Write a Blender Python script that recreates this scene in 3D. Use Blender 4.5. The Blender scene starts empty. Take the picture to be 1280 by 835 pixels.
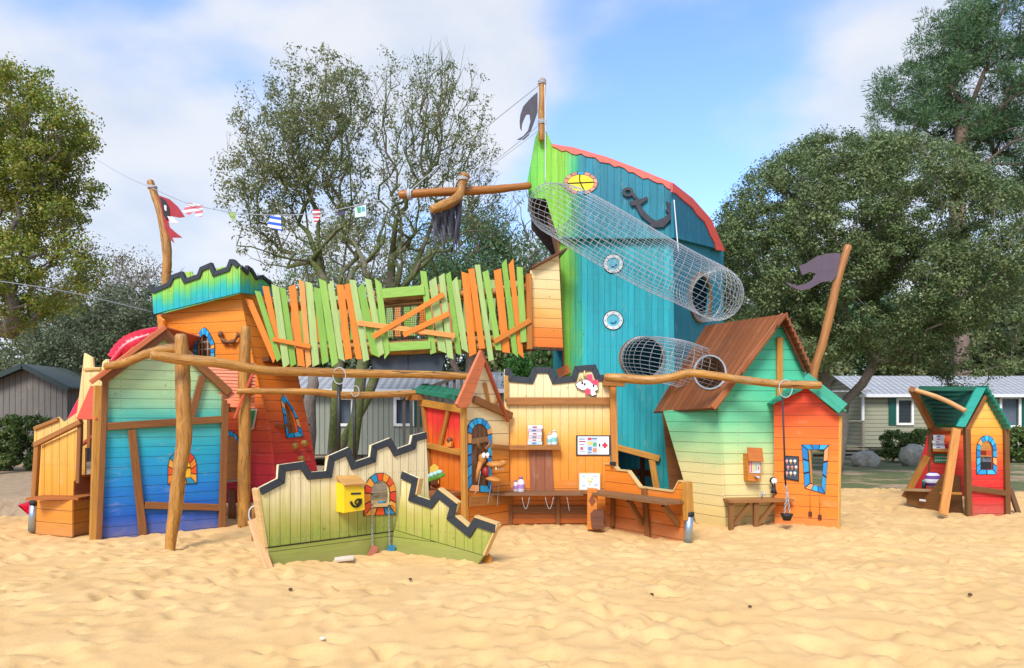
import bpy, bmesh, math, random
import numpy as np
from mathutils import Vector as V, Matrix
from mathutils.geometry import delaunay_2d_cdt

random.seed(7); rng = np.random.default_rng(7)
SC = bpy.context.scene
COL = SC.collection
F, CX, HY, CH = 924.0, 640.0, 519.0, 1.6      # focal length in photo pixels, principal column, horizon row, eye height

# ------------------------------------------------------------------ places
def W(px, py, Y):
    return V(((px - CX) * Y / F, Y, CH + (HY - py) * Y / F))
EYE = V((0, 0, CH))

class Plane:
    def __init__(s, o, u, n):
        s.o = V(o); s.n = V(n).normalized()
        if s.n.dot(EYE - s.o) < 0: s.n = -s.n
        s.u = (V(u) - s.n * V(u).dot(s.n)).normalized()
        s.v = s.n.cross(s.u).normalized()
    def hit(s, px, py):
        d = W(px, py, 1.0) - EYE
        t = (s.o - EYE).dot(s.n) / d.dot(s.n)
        return EYE + d * t
    def to(s, p): return ((p - s.o).dot(s.u), (p - s.o).dot(s.v))
    def at(s, u, v, off=0.0): return s.o + s.u * u + s.v * v + s.n * off
    def px(s, pts): return [s.to(s.hit(*p)) for p in pts]

def vplane(xa, Ya, xb, Yb):
    a = W(xa, HY, Ya); b = W(xb, HY, Yb); a.z = b.z = 0
    u = (b - a).normalized()
    return Plane(a, u, u.cross(V((0, 0, 1))))

def plane3(A, B, C):
    A, B, C = V(A), V(B), V(C)
    n = (B - A).cross(C - A)
    p = Plane(A, B - A, n)
    # horizontal u axis so that v points uphill
    h = V((0, 0, 1)).cross(p.n)
    if h.length > 1e-3:
        h.normalize()
        if h.x < 0: h = -h
        p.u = h; p.v = p.n.cross(p.u)
        if p.v.z < 0: p.v = -p.v
        if p.v.z > .2: p.o = p.o - p.v*(p.o.z/p.v.z)      # v counts up from the ground
    return p

# ------------------------------------------------------------------ materials
def lin(h, k=1.0):
    h = h.lstrip('#'); out = []
    for i in (0, 2, 4):
        c = int(h[i:i+2], 16) / 255
        c = c / 12.92 if c <= .04045 else ((c + .055) / 1.055) ** 2.4
        out.append(min(.92, c * k))
    return (*out, 1)

class NT:
    def __init__(s, name):
        s.m = bpy.data.materials.new(name); s.m.use_nodes = True
        s.t = s.m.node_tree; s.t.nodes.clear()
        s.out = s.n('ShaderNodeOutputMaterial'); s.b = s.n('ShaderNodeBsdfPrincipled')
        s.l(s.b.outputs[0], s.out.inputs[0])
    def n(s, kind, **kw):
        x = s.t.nodes.new(kind)
        for k, v in kw.items(): setattr(x, k, v)
        return x
    def l(s, a, b): s.t.links.new(a, b)
    def inp(s, sock, v):
        if isinstance(v, bpy.types.NodeSocket): s.l(v, sock)
        elif v is not None: sock.default_value = v
    def math(s, op, a, b=None, c=None, clamp=False):
        x = s.n('ShaderNodeMath', operation=op, use_clamp=clamp)
        s.inp(x.inputs[0], a)
        if b is not None: s.inp(x.inputs[1], b)
        if c is not None: s.inp(x.inputs[2], c)
        return x.outputs[0]
    def mr(s, v, a, b, c=0., d=1., smooth=False):
        x = s.n('ShaderNodeMapRange')
        if smooth: x.interpolation_type = 'SMOOTHSTEP'
        s.inp(x.inputs[0], v); x.inputs[1].default_value = a; x.inputs[2].default_value = b
        x.inputs[3].default_value = c; x.inputs[4].default_value = d
        return x.outputs[0]
    def comb(s, x, y, z=0.):
        c = s.n('ShaderNodeCombineXYZ'); s.inp(c.inputs[0], x); s.inp(c.inputs[1], y); s.inp(c.inputs[2], z); return c.outputs[0]
    def noise(s, vec, scale, detail=4, rough=.55, dist=0.):
        x = s.n('ShaderNodeTexNoise'); s.l(vec, x.inputs['Vector'])
        x.inputs['Scale'].default_value = scale; x.inputs['Detail'].default_value = detail
        x.inputs['Roughness'].default_value = rough; x.inputs['Distortion'].default_value = dist
        return x.outputs[0]
    def ramp(s, v, stops):
        x = s.n('ShaderNodeValToRGB'); e = x.color_ramp.elements
        stops = sorted(stops, key=lambda q: q[0])
        e[0].position = stops[0][0]; e[0].color = stops[0][1]
        e[1].position = stops[-1][0]; e[1].color = stops[-1][1]
        for p, c in stops[1:-1]:
            q = e.new(p); q.color = c
        s.l(v, x.inputs[0]); return x.outputs[0]
    def mix(s, f, a, b, mode='MIX'):
        x = s.n('ShaderNodeMix', data_type='RGBA', blend_type=mode)
        s.inp(x.inputs[0], f); s.inp(x.inputs[6], a); s.inp(x.inputs[7], b); return x.outputs[2]
    def bump(s, h, strength=.4, dist=.01):
        x = s.n('ShaderNodeBump'); x.inputs['Strength'].default_value = strength; x.inputs['Distance'].default_value = dist
        s.l(h, x.inputs['Height']); s.l(x.outputs[0], s.b.inputs['Normal'])
    def col(s, c): s.inp(s.b.inputs['Base Color'], c)
    def rough(s, r): s.inp(s.b.inputs['Roughness'], r)
    def uv(s):
        x = s.n('ShaderNodeUVMap'); q = s.n('ShaderNodeSeparateXYZ'); s.l(x.outputs[0], q.inputs[0])
        return x.outputs[0], q.outputs[0], q.outputs[1]
    def obj(s): return s.n('ShaderNodeTexCoord').outputs['Object']

def gray(v): return (v, v, v, 1)
KA = .95
def planks(name, stops, w=.13, vert=False, ustops=None, usplit=None, gap=.038, grain=.5, wear=.35, rough=.55, slope=0., vary=0.):
    """painted boards. stops: [(height in metres, hex)] - the painter's ombre on the wall; ustops the same along the wall"""
    m = NT(name); uvv, u, v = m.uv()
    a = u if vert else v; b = v if vert else u
    p = m.math('DIVIDE', a, w); idx = m.math('FLOOR', p); fr = m.math('FRACT', p)
    edge = m.math('MINIMUM', fr, m.math('SUBTRACT', 1., fr))
    wn = m.n('ShaderNodeTexWhiteNoise', noise_dimensions='1D'); m.l(idx, wn.inputs['W'])
    r = wn.outputs['Value']
    big = m.noise(uvv, 1.7, 3)
    vj = m.math('ADD', m.math('SUBTRACT', v, m.math('MULTIPLY', u, slope)) if slope else v, m.math('ADD', m.math('MULTIPLY', m.math('SUBTRACT', r, .5), .12), m.math('MULTIPLY', m.math('SUBTRACT', big, .5), .3)))
    zs = [q[0] for q in stops]; lo, hi = min(zs), max(zs) + 1e-4
    c = m.ramp(m.mr(vj, lo, hi), [((q[0]-lo)/(hi-lo), lin(q[1], KA)) for q in stops]) if len(stops) > 1 else lin(stops[0][1], KA)
    if ustops:
        us = [q[0] for q in ustops]; lo, hi = min(us), max(us)
        uj = m.math('ADD', u, m.math('MULTIPLY', m.math('SUBTRACT', m.noise(m.comb(m.math('MULTIPLY', u, 3.), m.math('MULTIPLY', v, .6)), 2.), .5), .35))
        cu = m.ramp(m.mr(uj, lo, hi), [((q[0]-lo)/(hi-lo), lin(q[1], KA)) for q in ustops])
        c = m.mix(m.mr(uj, usplit[0], usplit[1], 0, 1, True), cu, c)
    # grain: long thin streaks along each board
    ga = m.math('ADD', m.math('MULTIPLY', a, 38.), m.math('MULTIPLY', r, 97.))
    g = m.noise(m.comb(ga, m.math('MULTIPLY', b, 1.6)), 1., 5, .6, .8)
    g2 = m.noise(m.comb(m.math('MULTIPLY', ga, .35), m.math('MULTIPLY', b, 1.1), m.math('MULTIPLY', r, 9.)), 1., 3)
    c = m.mix(m.mr(g, .35, .8, 0, grain), c, m.mix(1., c, (.66, .56, .47, 1), 'MULTIPLY'))
    c = m.mix(m.mr(g2, .55, .8, 0, wear * .55), c, m.mix(1., c, (1.25, 1.22, 1.12, 1), 'MULTIPLY'))
    vo = m.n('ShaderNodeTexVoronoi'); m.l(uvv, vo.inputs['Vector']); vo.inputs['Scale'].default_value = 3.1
    knot = m.mr(vo.outputs['Distance'], .03, .07, .55, 0)
    c = m.mix(knot, c, m.mix(1., c, (.35, .26, .2, 1), 'MULTIPLY'))
    c = m.mix(m.mr(r, 0, 1, 0, .32), c, m.mix(1., c, (.84, .83, .82, 1), 'MULTIPLY'))
    sc = m.noise(m.comb(m.math('MULTIPLY', a, 9.), m.math('MULTIPLY', b, 2.4), 3.3), 1., 6, .68, .5)
    c = m.mix(m.mr(sc, .58, .72, 0, .42), c, m.mix(.55, c, (.62, .50, .34, 1)))
    c = m.mix(m.mr(m.noise(uvv, 3.3, 6, .7), .56, .72, 0, .4), c, m.mix(1., c, (.70, .64, .58, 1), 'MULTIPLY'))
    nb = m.math('MULTIPLY', m.math('SUBTRACT', m.math('FRACT', m.math('DIVIDE', b, .62)), .5), .62); na = m.math('MULTIPLY', m.math('SUBTRACT', edge, .22), w)
    nail = m.mr(m.math('SQRT', m.math('ADD', m.math('POWER', nb, 2.), m.math('POWER', na, 2.))), .005, .010, .42, 0)
    c = m.mix(nail, c, (.10, .085, .07, 1))
    if vary: c = m.mix(m.mr(r, 0, 1, 0, vary), c, m.mix(1., c, (.5, .44, .40, 1), 'MULTIPLY'))
    dirt = m.math('MULTIPLY', m.mr(v, .0, .25, .6, 0), m.noise(uvv, 6., 4))
    c = m.mix(dirt, c, (.36, .27, .16, 1))
    gm = m.mr(edge, gap * .3, gap, 1, 0)
    c = m.mix(m.math('MULTIPLY', gm, .8), c, m.mix(1., c, (.16, .11, .08, 1), 'MULTIPLY'))
    m.col(c); m.rough(m.mr(g, 0, 1, rough - .1, rough + .2))
    h = m.math('ADD', m.math('MULTIPLY', g, .25), m.math('MULTIPLY', m.math('SUBTRACT', 1., gm), 1.))
    m.bump(h, .5, .006)
    return m.m

_wd = {}
def wood(hexc, grain=.7, rough=.5, scale=1.0):
    """single board, grain along U"""
    key = (hexc, grain, rough, scale)
    if key in _wd: return _wd[key]
    m = NT('wood_' + hexc); uvv, u, v = m.uv()
    oi = m.n('ShaderNodeObjectInfo').outputs['Random']
    isl = m.n('ShaderNodeNewGeometry').outputs['Random Per Island']
    rr = m.math('ADD', m.math('MULTIPLY', oi, 31.), m.math('MULTIPLY', isl, 17.))
    g = m.noise(m.comb(m.math('MULTIPLY', u, 2.2 * scale), m.math('MULTIPLY', v, 45. * scale), rr), 1., 5, .62, 1.2)
    g2 = m.noise(m.comb(m.math('MULTIPLY', u, 1.2), m.math('MULTIPLY', v, 9.), rr), 1., 3, .5, .6)
    c = lin(hexc, KA)
    c = m.mix(m.mr(g, .38, .7, 0, grain), c, m.mix(1., c, (.48, .38, .3, 1), 'MULTIPLY'))
    c = m.mix(m.mr(g2, .5, .8, 0, .5), c, m.mix(1., c, (1.35, 1.3, 1.2, 1), 'MULTIPLY'))
    c = m.mix(m.mr(isl, 0, 1, 0, .35), c, m.mix(1., c, (.72, .68, .66, 1), 'MULTIPLY'))
    m.col(c); m.rough(m.mr(g, 0, 1, rough - .08, rough + .22)); m.bump(g, .35, .004)
    _wd[key] = m.m; return m.m

def logmat(name, base, dark, light):
    m = NT(name); uvv, u, v = m.uv()      # u along, v around (metres)
    oi = m.n('ShaderNodeObjectInfo').outputs['Random']; r = m.math('MULTIPLY', oi, 40.)
    ob = m.obj()
    g = m.noise(m.comb(m.math('MULTIPLY', u, 2.), m.math('MULTIPLY', v, 26.), r), 1., 6, .65, 1.5)
    b = m.noise(m.comb(m.math('MULTIPLY', u, 2.6), m.math('MULTIPLY', v, 5.), r), 1., 4, .6, .8)
    c = m.mix(m.mr(b, .35, .68), lin(base, KA), lin(light, KA))
    c = m.mix(m.mr(g, .48, .68, 0, .85), c, lin(dark, KA))
    ck = m.noise(m.comb(m.math('MULTIPLY', u, 1.1), m.math('MULTIPLY', v, 34.), m.math('ADD', r, 5.)), 1., 3, .5, .4)
    c = m.mix(m.mr(ck, .64, .69, 0, .9), c, lin('#2e1b0c', 1)); gp_ = m.noise(ob, 3., 5, .6); c = m.mix(m.mr(gp_, .55, .7, 0, .45), c, lin('#9a8a68', KA))
    vo = m.n('ShaderNodeTexVoronoi'); m.l(m.comb(u, m.math('MULTIPLY', v, 1.5), r), vo.inputs['Vector']); vo.inputs['Scale'].default_value = 3.6
    c = m.mix(m.mr(vo.outputs['Distance'], .05, .13, .8, 0), c, lin(dark, .5))
    m.col(c); m.rough(m.mr(g, 0, 1, .32, .62)); m.bump(m.math('ADD', g, m.math('MULTIPLY', b, 1.5)), .6, .012)
    return m.m

_fl = {}
def flat(hexc, rough=.5, metal=0., noise=.25, k=KA):
    key = (hexc, rough, metal, noise)
    if key in _fl: return _fl[key]
    m = NT('paint_' + hexc); ob = m.obj(); g = m.noise(ob, 9., 5, .6); f = m.noise(ob, 70., 3)
    c = lin(hexc, k)
    c = m.mix(m.mr(g, .35, .75, 0, noise), c, m.mix(1., c, (.62, .6, .58, 1), 'MULTIPLY'))
    m.col(c); m.rough(m.mr(g, .2, .8, rough - .08, rough + .15)); m.b.inputs['Metallic'].default_value = metal
    m.bump(f, .12, .003)
    _fl[key] = m.m; return m.m

# ------------------------------------------------------------------ objects
WLOC = {}
def tag(o, label=None, cat=None, group=None, kind=None):
    if label: o['label'] = label
    if cat: o['category'] = cat
    if group: o['group'] = group
    if kind: o['kind'] = kind
    return o

def thing(name, loc, label, cat, group=None):
    o = bpy.data.objects.new(name, None); COL.objects.link(o)
    o.location = loc; o.empty_display_size = .2; WLOC[o.name] = V(loc)
    return tag(o, label, cat, group)

class MB:
    def __init__(s): s.v = []; s.f = []; s.uv = []; s.mi = []; s.sm = []
    def face(s, idx, uvs=None, mi=0, smooth=False):
        s.f.append(tuple(idx)); s.uv.append(uvs or [(0, 0)] * len(idx)); s.mi.append(mi); s.sm.append(smooth)
    def add(s, pts):
        k = len(s.v); s.v.extend([tuple(p) for p in pts]); return k
    def build(s, name, mats, parent=None, bevel=0., base=None):
        me = bpy.data.meshes.new(name)
        pts = np.array(s.v, dtype=float)
        if base is None:
            lo, hi = pts.min(0), pts.max(0)
            base = V(((lo[0]+hi[0])/2, (lo[1]+hi[1])/2, lo[2]))
        base = V(base)
        me.from_pydata([tuple(p) for p in (pts - np.array(base))], [], s.f)
        ul = me.uv_layers.new(name='UVMap')
        flat_uv = [c for fu in s.uv for q in fu for c in q]
        ul.data.foreach_set('uv', flat_uv)
        for m in (mats if isinstance(mats, (list, tuple)) else [mats]): me.materials.append(m)
        me.polygons.foreach_set('material_index', s.mi)
        me.polygons.foreach_set('use_smooth', s.sm)
        me.validate(); me.update()
        o = bpy.data.objects.new(name, me); COL.objects.link(o)
        if parent is not None:
            o.parent = parent; o.location = base - WLOC[parent.name]
        else: o.location = base
        WLOC[o.name] = base
        if bevel > 0:
            b = o.modifiers.new('bevel', 'BEVEL'); b.width = bevel; b.segments = 1; b.limit_method = 'ANGLE'; b.angle_limit = .9
        return o

    # slab lying in a plane: outer outline with holes, in plane (u,v) metres
    def slab(s, pl, outer, t, holes=(), off=0., mi=0, wavy=0.):
        loops = [list(outer)] + [list(h) for h in holes]
        vs, es = [], []
        for lp in loops:
            k = len(vs); vs += [V(p) for p in lp]
            es += [(k + i, k + (i + 1) % len(lp)) for i in range(len(lp))]
        ov, oe, of, *_ = delaunay_2d_cdt(vs, es, [], 0, 1e-5)
        def inside(p):
            c = False
            for lp in loops:
                j = len(lp) - 1
                for i in range(len(lp)):
                    a, b = lp[i], lp[j]
                    if (a[1] > p[1]) != (b[1] > p[1]) and p[0] < (b[0]-a[0]) * (p[1]-a[1]) / (b[1]-a[1]) + a[0]: c = not c
                    j = i
            return c
        k = s.add([pl.at(p[0], p[1], off) for p in ov]); n = len(ov)
        k2 = s.add([pl.at(p[0], p[1], off - t) for p in ov])
        edges = {}
        for f in of:
            cen = ((ov[f[0]][0] + ov[f[1]][0] + ov[f[2]][0]) / 3, (ov[f[0]][1] + ov[f[1]][1] + ov[f[2]][1]) / 3)
            if not inside(cen): continue
            a, b, c = [ov[i] for i in f]
            ar = (b[0]-a[0])*(c[1]-a[1]) - (b[1]-a[1])*(c[0]-a[0])
            if abs(ar) < 1e-10: continue
            f = list(f)
            if ar < 0: f.reverse()
            # u x v = n or -n
            g = f if pl.u.cross(pl.v).dot(pl.n) > 0 else f[::-1]
            s.face([k + i for i in g], [tuple(ov[i]) for i in g], mi)
            s.face([k2 + i for i in g[::-1]], [tuple(ov[i]) for i in g[::-1]], mi)
            for i in range(3):
                e = (g[i], g[(i+1) % 3])
                if (e[1], e[0]) in edges: del edges[(e[1], e[0])]
                else: edges[e] = 1
        for a, b in edges:
            s.face([k + b, k + a, k2 + a, k2 + b], [tuple(ov[b]), tuple(ov[a]), (ov[a][0], ov[a][1] - .01), (ov[b][0], ov[b][1] - .01)], mi)
        return s

    # oriented board from A to B; side = width direction, w width, t thickness (along n)
    def board(s, A, B, w, t, n, mi=0, skew=0., w2=None):
        A, B, n = V(A), V(B), V(n).normalized()
        d = (B - A); L = d.length; d.normalize(); sd = n.cross(d).normalized(); n = d.cross(sd)
        w2 = w if w2 is None else w2
        P = []
        for (q, ww, k) in ((A, w, 1), (B, w2, 1)):
            for a, b in ((-1, -1), (1, -1), (1, 1), (-1, 1)):
                P.append(q + sd * a * ww / 2 + n * b * t / 2 + d * (skew * a * (-1 if q is A else 1) * ww / 2 if skew else 0))
        k = s.add(P); r0 = random.random() * 5
        for fa, dim in (((0, 1, 5, 4), w), ((1, 2, 6, 5), t), ((2, 3, 7, 6), w), ((3, 0, 4, 7), t)):
            s.face([k + i for i in fa], [(r0, 0), (r0, dim), (r0 + L, dim), (r0 + L, 0)], mi)
        s.face([k + 3, k + 2, k + 1, k], [(0, 0), (0, w), (t * .2, w), (t * .2, 0)], mi)
        s.face([k + 4, k + 5, k + 6, k + 7], [(0, 0), (0, w), (t * .2, w), (t * .2, 0)], mi)
        return s

    def box(s, c, dx, dy, dz, mi=0, rz=0.):
        c = V(c); R = Matrix.Rotation(rz, 3, 'Z')
        return s.board(c - R @ V((dx/2, 0, 0)), c + R @ V((dx/2, 0, 0)), dy, dz, (0, 0, 1), mi)

    def tube(s, pts, rad, sides=8, mi=0, cap=True, jitter=0., closed=False, capmi=None, smooth=True):
        pts = [V(p) for p in pts]; n = len(pts)
        rad = rad if isinstance(rad, (list, tuple)) else [rad] * n
        rings = []; up = V((0, 0, 1)); L = 0; prev = None; nx = None
        for i, p in enumerate(pts):
            if closed: d = pts[(i+1) % n] - pts[i-1]
            else: d = pts[min(i+1, n-1)] - pts[max(i-1, 0)]
            if d.length < 1e-9: d = V((0, 0, 1))
            d.normalize()
            if nx is None:
                nx = d.cross(up if abs(d.z) < .9 else V((1, 0, 0))).normalized()
            else:
                nx = (nx - d * nx.dot(d)).normalized()
            ny = d.cross(nx)
            if prev is not None: L += (p - prev).length
            prev = p
            k = s.add([p + (nx * math.cos(2*math.pi*j/sides) + ny * math.sin(2*math.pi*j/sides)) * rad[i] * (1 + jitter * random.uniform(-1, 1)) for j in range(sides)])
            rings.append((k, L, rad[i]))
        m = n if closed else n - 1
        for i in range(m):
            (a, la, ra), (b, lb, rb) = rings[i], rings[(i+1) % n]
            if closed and i == n-1: lb = la + .1
            for j in range(sides):
                j2 = (j + 1) % sides
                v0, v1 = 2*math.pi*j/sides*ra, 2*math.pi*(j+1)/sides*ra
                s.face([a+j, a+j2, b+j2, b+j], [(la, v0), (la, v1), (lb, v1), (lb, v0)], mi, smooth)
        if cap and not closed:
            a = rings[0][0]; b = rings[-1][0]; cm = mi if capmi is None else capmi
            uvc = [(.05*math.cos(2*math.pi*j/sides), .05*math.sin(2*math.pi*j/sides)) for j in range(sides)]
            s.face([a + j for j in range(sides)][::-1], uvc, cm); s.face([b + j for j in range(sides)], uvc, cm)
        return s

    def ellipsoid(s, c, rx, ry, rz, mi=0, seg=14, rings=9, noise=0., rot=None):
        c = V(c); R = rot or Matrix.Identity(3); rows = []
        for i in range(rings + 1):
            th = math.pi * i / rings
            if i in (0, rings): rows.append([s.add([c + R @ V((0, 0, rz * math.cos(th)))])]); continue
            q = []
            for j in range(seg):
                ph = 2*math.pi*j/seg; k = 1 + noise * random.uniform(-1, 1)
                q.append(V((rx*math.sin(th)*math.cos(ph)*k, ry*math.sin(th)*math.sin(ph)*k, rz*math.cos(th)*k)))
            a = s.add([c + R @ p for p in q]); rows.append([a + j for j in range(seg)])
        for i in range(rings):
            A, B = rows[i], rows[i+1]
            for j in range(seg):
                j2 = (j+1) % seg
                if len(A) == 1: s.face([A[0], B[j], B[j2]], None, mi, True)
                elif len(B) == 1: s.face([A[j], B[0], A[j2]], None, mi, True)
                else: s.face([A[j], B[j], B[j2], A[j2]], [(j/seg, i/rings), (j/seg, (i+1)/rings), ((j+1)/seg, (i+1)/rings), ((j+1)/seg, i/rings)], mi, True)
        return s

def panel(name, pl, pts, mat, parent=None, t=.03, holes=(), off=0., bevel=.004, raw=False):
    f = (lambda q: q) if raw else pl.px
    return MB().slab(pl, f(pts), t, [f(h) for h in holes], off).build(name, mat, parent, bevel)

def beam(name, pl, a, b, wpx, mat, parent=None, t=.04, off=.03, skew=0., w2=None):
    """board fixed on a wall plane between two photo points; width given in photo pixels"""
    A, B = pl.hit(*a), pl.hit(*b); k = (A.y + B.y) / 2 / F
    A = A + pl.n * (off + 0.0); B = B + pl.n * off
    return MB().board(A, B, wpx * k, t, pl.n, 0, skew, None if w2 is None else w2 * k).build(name, mat, parent, .005)

def spline(P, n=6):
    """Catmull-Rom through points given as tuples (any length)"""
    P = [np.array(p, float) for p in P]; out = []
    Q = [2*P[0]-P[1]] + P + [2*P[-1]-P[-2]]
    for i in range(1, len(Q)-2):
        for k in range(n):
            t = k / n
            out.append(.5*((2*Q[i]) + (-Q[i-1]+Q[i+1])*t + (2*Q[i-1]-5*Q[i]+4*Q[i+1]-Q[i+2])*t*t + (-Q[i-1]+3*Q[i]-3*Q[i+1]+Q[i+2])*t**3))
    out.append(P[-1]); return out

def log(name, ctrl, mats, parent=None, n=7, sides=14, wob=.04):
    """ctrl: (px, py, Y, radius in px)"""
    S = spline(ctrl, n); pts = [W(q[0], q[1], q[2]) for q in S]
    rad = [q[3] * q[2] / F * (1 + random.uniform(-wob, wob)) for q in S]
    # rounded ends
    d0 = (pts[0]-pts[1]).normalized(); d1 = (pts[-1]-pts[-2]).normalized()
    pts = [pts[0] + d0*rad[0]*.35] + pts + [pts[-1] + d1*rad[-1]*.35]; rad = [rad[0]*.78] + rad + [rad[-1]*.78]
    return MB().tube(pts, rad, sides, 0, True, .012, capmi=1 if len(mats) > 1 else 0).build(name, mats, parent)

def wire(name, pts, r, mat, parent=None, sides=5):
    return MB().tube(pts, r, sides).build(name, mat, parent)

def chain_pts(A, B, sag=0., n=10):
    A, B = V(A), V(B)
    return [A.lerp(B, i/n) - V((0, 0, sag * 4 * (i/n) * (1-i/n))) for i in range(n+1)]

def chain(mb, A, B, sag=0., link=.03, r=.0035, mi=0):
    """small interlocked rings from A to B"""
    A, B = V(A), V(B); L = (B-A).length + sag; n = max(3, int(L / (link*.8)))
    P = chain_pts(A, B, sag, n)
    for i in range(n):
        a, b = P[i], P[i+1]; d = (b-a).normalized(); s1 = d.cross(V((0, 1, 0)) if abs(d.y) < .9 else V((1, 0, 0))).normalized()
        if i % 2: s1 = d.cross(s1)
        c = (a+b)/2
        mb.tube([c + d*math.cos(t)*link*.6 + s1*math.sin(t)*link*.32 for t in [k*math.pi/3 for k in range(6)]], r, 4, mi, closed=True)
    return mb

# stained-glass style frames -------------------------------------------------
def arch_outline(x0, x1, yt, ys, yb, kind='round', k1=3, k2=8, k3=2, shear=0.):
    """outline in photo pixels, from bottom-left up, over the arch and down, back along the bottom"""
    P = []; cx = (x0+x1)/2; hw = (x1-x0)/2
    for i in range(k1): P.append((x0, yb + (ys-yb)*i/k1))
    for i in range(k2+1):
        t = -1 + 2*i/k2
        if kind == 'round': th = math.pi*(1-i/k2); P.append((cx + hw*math.cos(th), ys - (ys-yt)*math.sin(th)))
        else: P.append((cx + hw*t, ys - (ys-yt)*(1-abs(t)**1.6)))
    for i in range(1, k1+1): P.append((x1, ys + (yb-ys)*i/k1))
    for i in range(1, k3): P.append((x1 + (x0-x1)*i/k3, yb))
    return [(x, y + shear*(x-cx)) for x, y in P]

def stained(name, pl, outer, inner, cols, parent, off=.006, t=.012, black='#15191c', shrink=.86):
    o = panel(name, pl, outer, flat(black, .5), parent, t, [inner], off + t, 0)
    O = pl.px(outer); I = pl.px(inner); n = len(O)
    names = sorted(set(cols)); mb = MB()
    for i in range(n):
        q = [O[i], O[(i+1) % n], I[(i+1) % n], I[i]]
        c = (sum(p[0] for p in q)/4, sum(p[1] for p in q)/4)
        q = [(c[0] + (p[0]-c[0])*shrink, c[1] + (p[1]-c[1])*shrink) for p in q]
        mb.slab(pl, q, .006, (), off + t + .004, names.index(cols[i % len(cols)]))
    mb.build('glass_tile', [flat(c, .3, 0, .35) for c in names], o, 0)
    return o
BL = ['#1fa0dd', '#38b8ea', '#1587cc', '#2aa8e0', '#f2a96a', '#1b93d4', '#45c0e8']
OR = ['#ef5a2a', '#f4912f', '#e8402a', '#f5a13a', '#2b94bb', '#ee5526', '#f7a035']
# ================================================================== SETTING
# ---- ground heights: where the photograph shows each base meeting the sand
CTRL = [(118,674,9.6),(200,664,10.1),(278,655,10.6),(40,662,10.4),(105,666,9.9),(213,688,9.0),(305,652,11.0),(337,713,7.6),(410,701,8.1),(489,691,8.64),
        (540,697,8.3),(590,707,7.95),(600,655,10.5),(680,656,10.9),(735,656,10.9),(760,659,10.6),(860,679,9.3),(905,657,10.5),(967,650,10.6),
        (1046,661,10.2),(1210,642,12),(1258,641,12),(1133,622,13.9),(880,649,11.4),(640,740,6.2),(100,745,6.0),(1150,745,6.0)]
CT = np.array([[(a-CX)*Y/F, Y, CH + (HY-b)*Y/F] for a, b, Y in CTRL])
def hgt(x, y):
    x = np.asarray(x, float); y = np.asarray(y, float)
    num = np.zeros(np.broadcast(x, y).shape); den = np.full_like(num, .12)
    for cx, cy, cz in CT:
        w = np.exp(-((x-cx)**2 + (y-cy)**2) / (2*.9**2)); num += w*cz; den += w
    return num/den
def H(x, y): return float(hgt(x, y))

def vnoise(x, y, s, seed):
    r = np.random.default_rng(seed); n = 64; g = r.random((n, n)); x = x/s + 1000.3; y = y/s + 1000.7
    i = np.floor(x).astype(int); j = np.floor(y).astype(int); fx = x-i; fy = y-j; fx = fx*fx*(3-2*fx); fy = fy*fy*(3-2*fy)
    a, b, c, d = g[i % n, j % n], g[(i+1) % n, j % n], g[i % n, (j+1) % n], g[(i+1) % n, (j+1) % n]
    return (a*(1-fx)+b*fx)*(1-fy) + (c*(1-fx)+d*fx)*fy - .5

def grid_mesh(name, xs, ys, Z, mat, smooth=True, keep=None):
    nx, ny = len(xs), len(ys); X, Y = np.meshgrid(xs, ys)
    co = np.stack([X, Y, Z], -1).reshape(-1, 3)
    i = np.arange((ny-1)*(nx-1)); r, c = i // (nx-1), i % (nx-1); a = r*nx + c
    q = np.stack([a, a+1, a+nx+1, a+nx], -1)
    if keep is not None: q = q[keep(X, Y, Z).reshape(-1)[a]]
    me = bpy.data.meshes.new(name); me.vertices.add(len(co)); me.vertices.foreach_set('co', co.ravel())
    me.loops.add(q.size); me.loops.foreach_set('vertex_index', q.ravel()); me.polygons.add(len(q))
    me.polygons.foreach_set('loop_start', np.arange(len(q))*4)
    me.polygons.foreach_set('use_smooth', np.ones(len(q), bool))
    me.update(calc_edges=True); me.materials.append(mat)
    o = bpy.data.objects.new(name, me); COL.objects.link(o); return o

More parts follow.
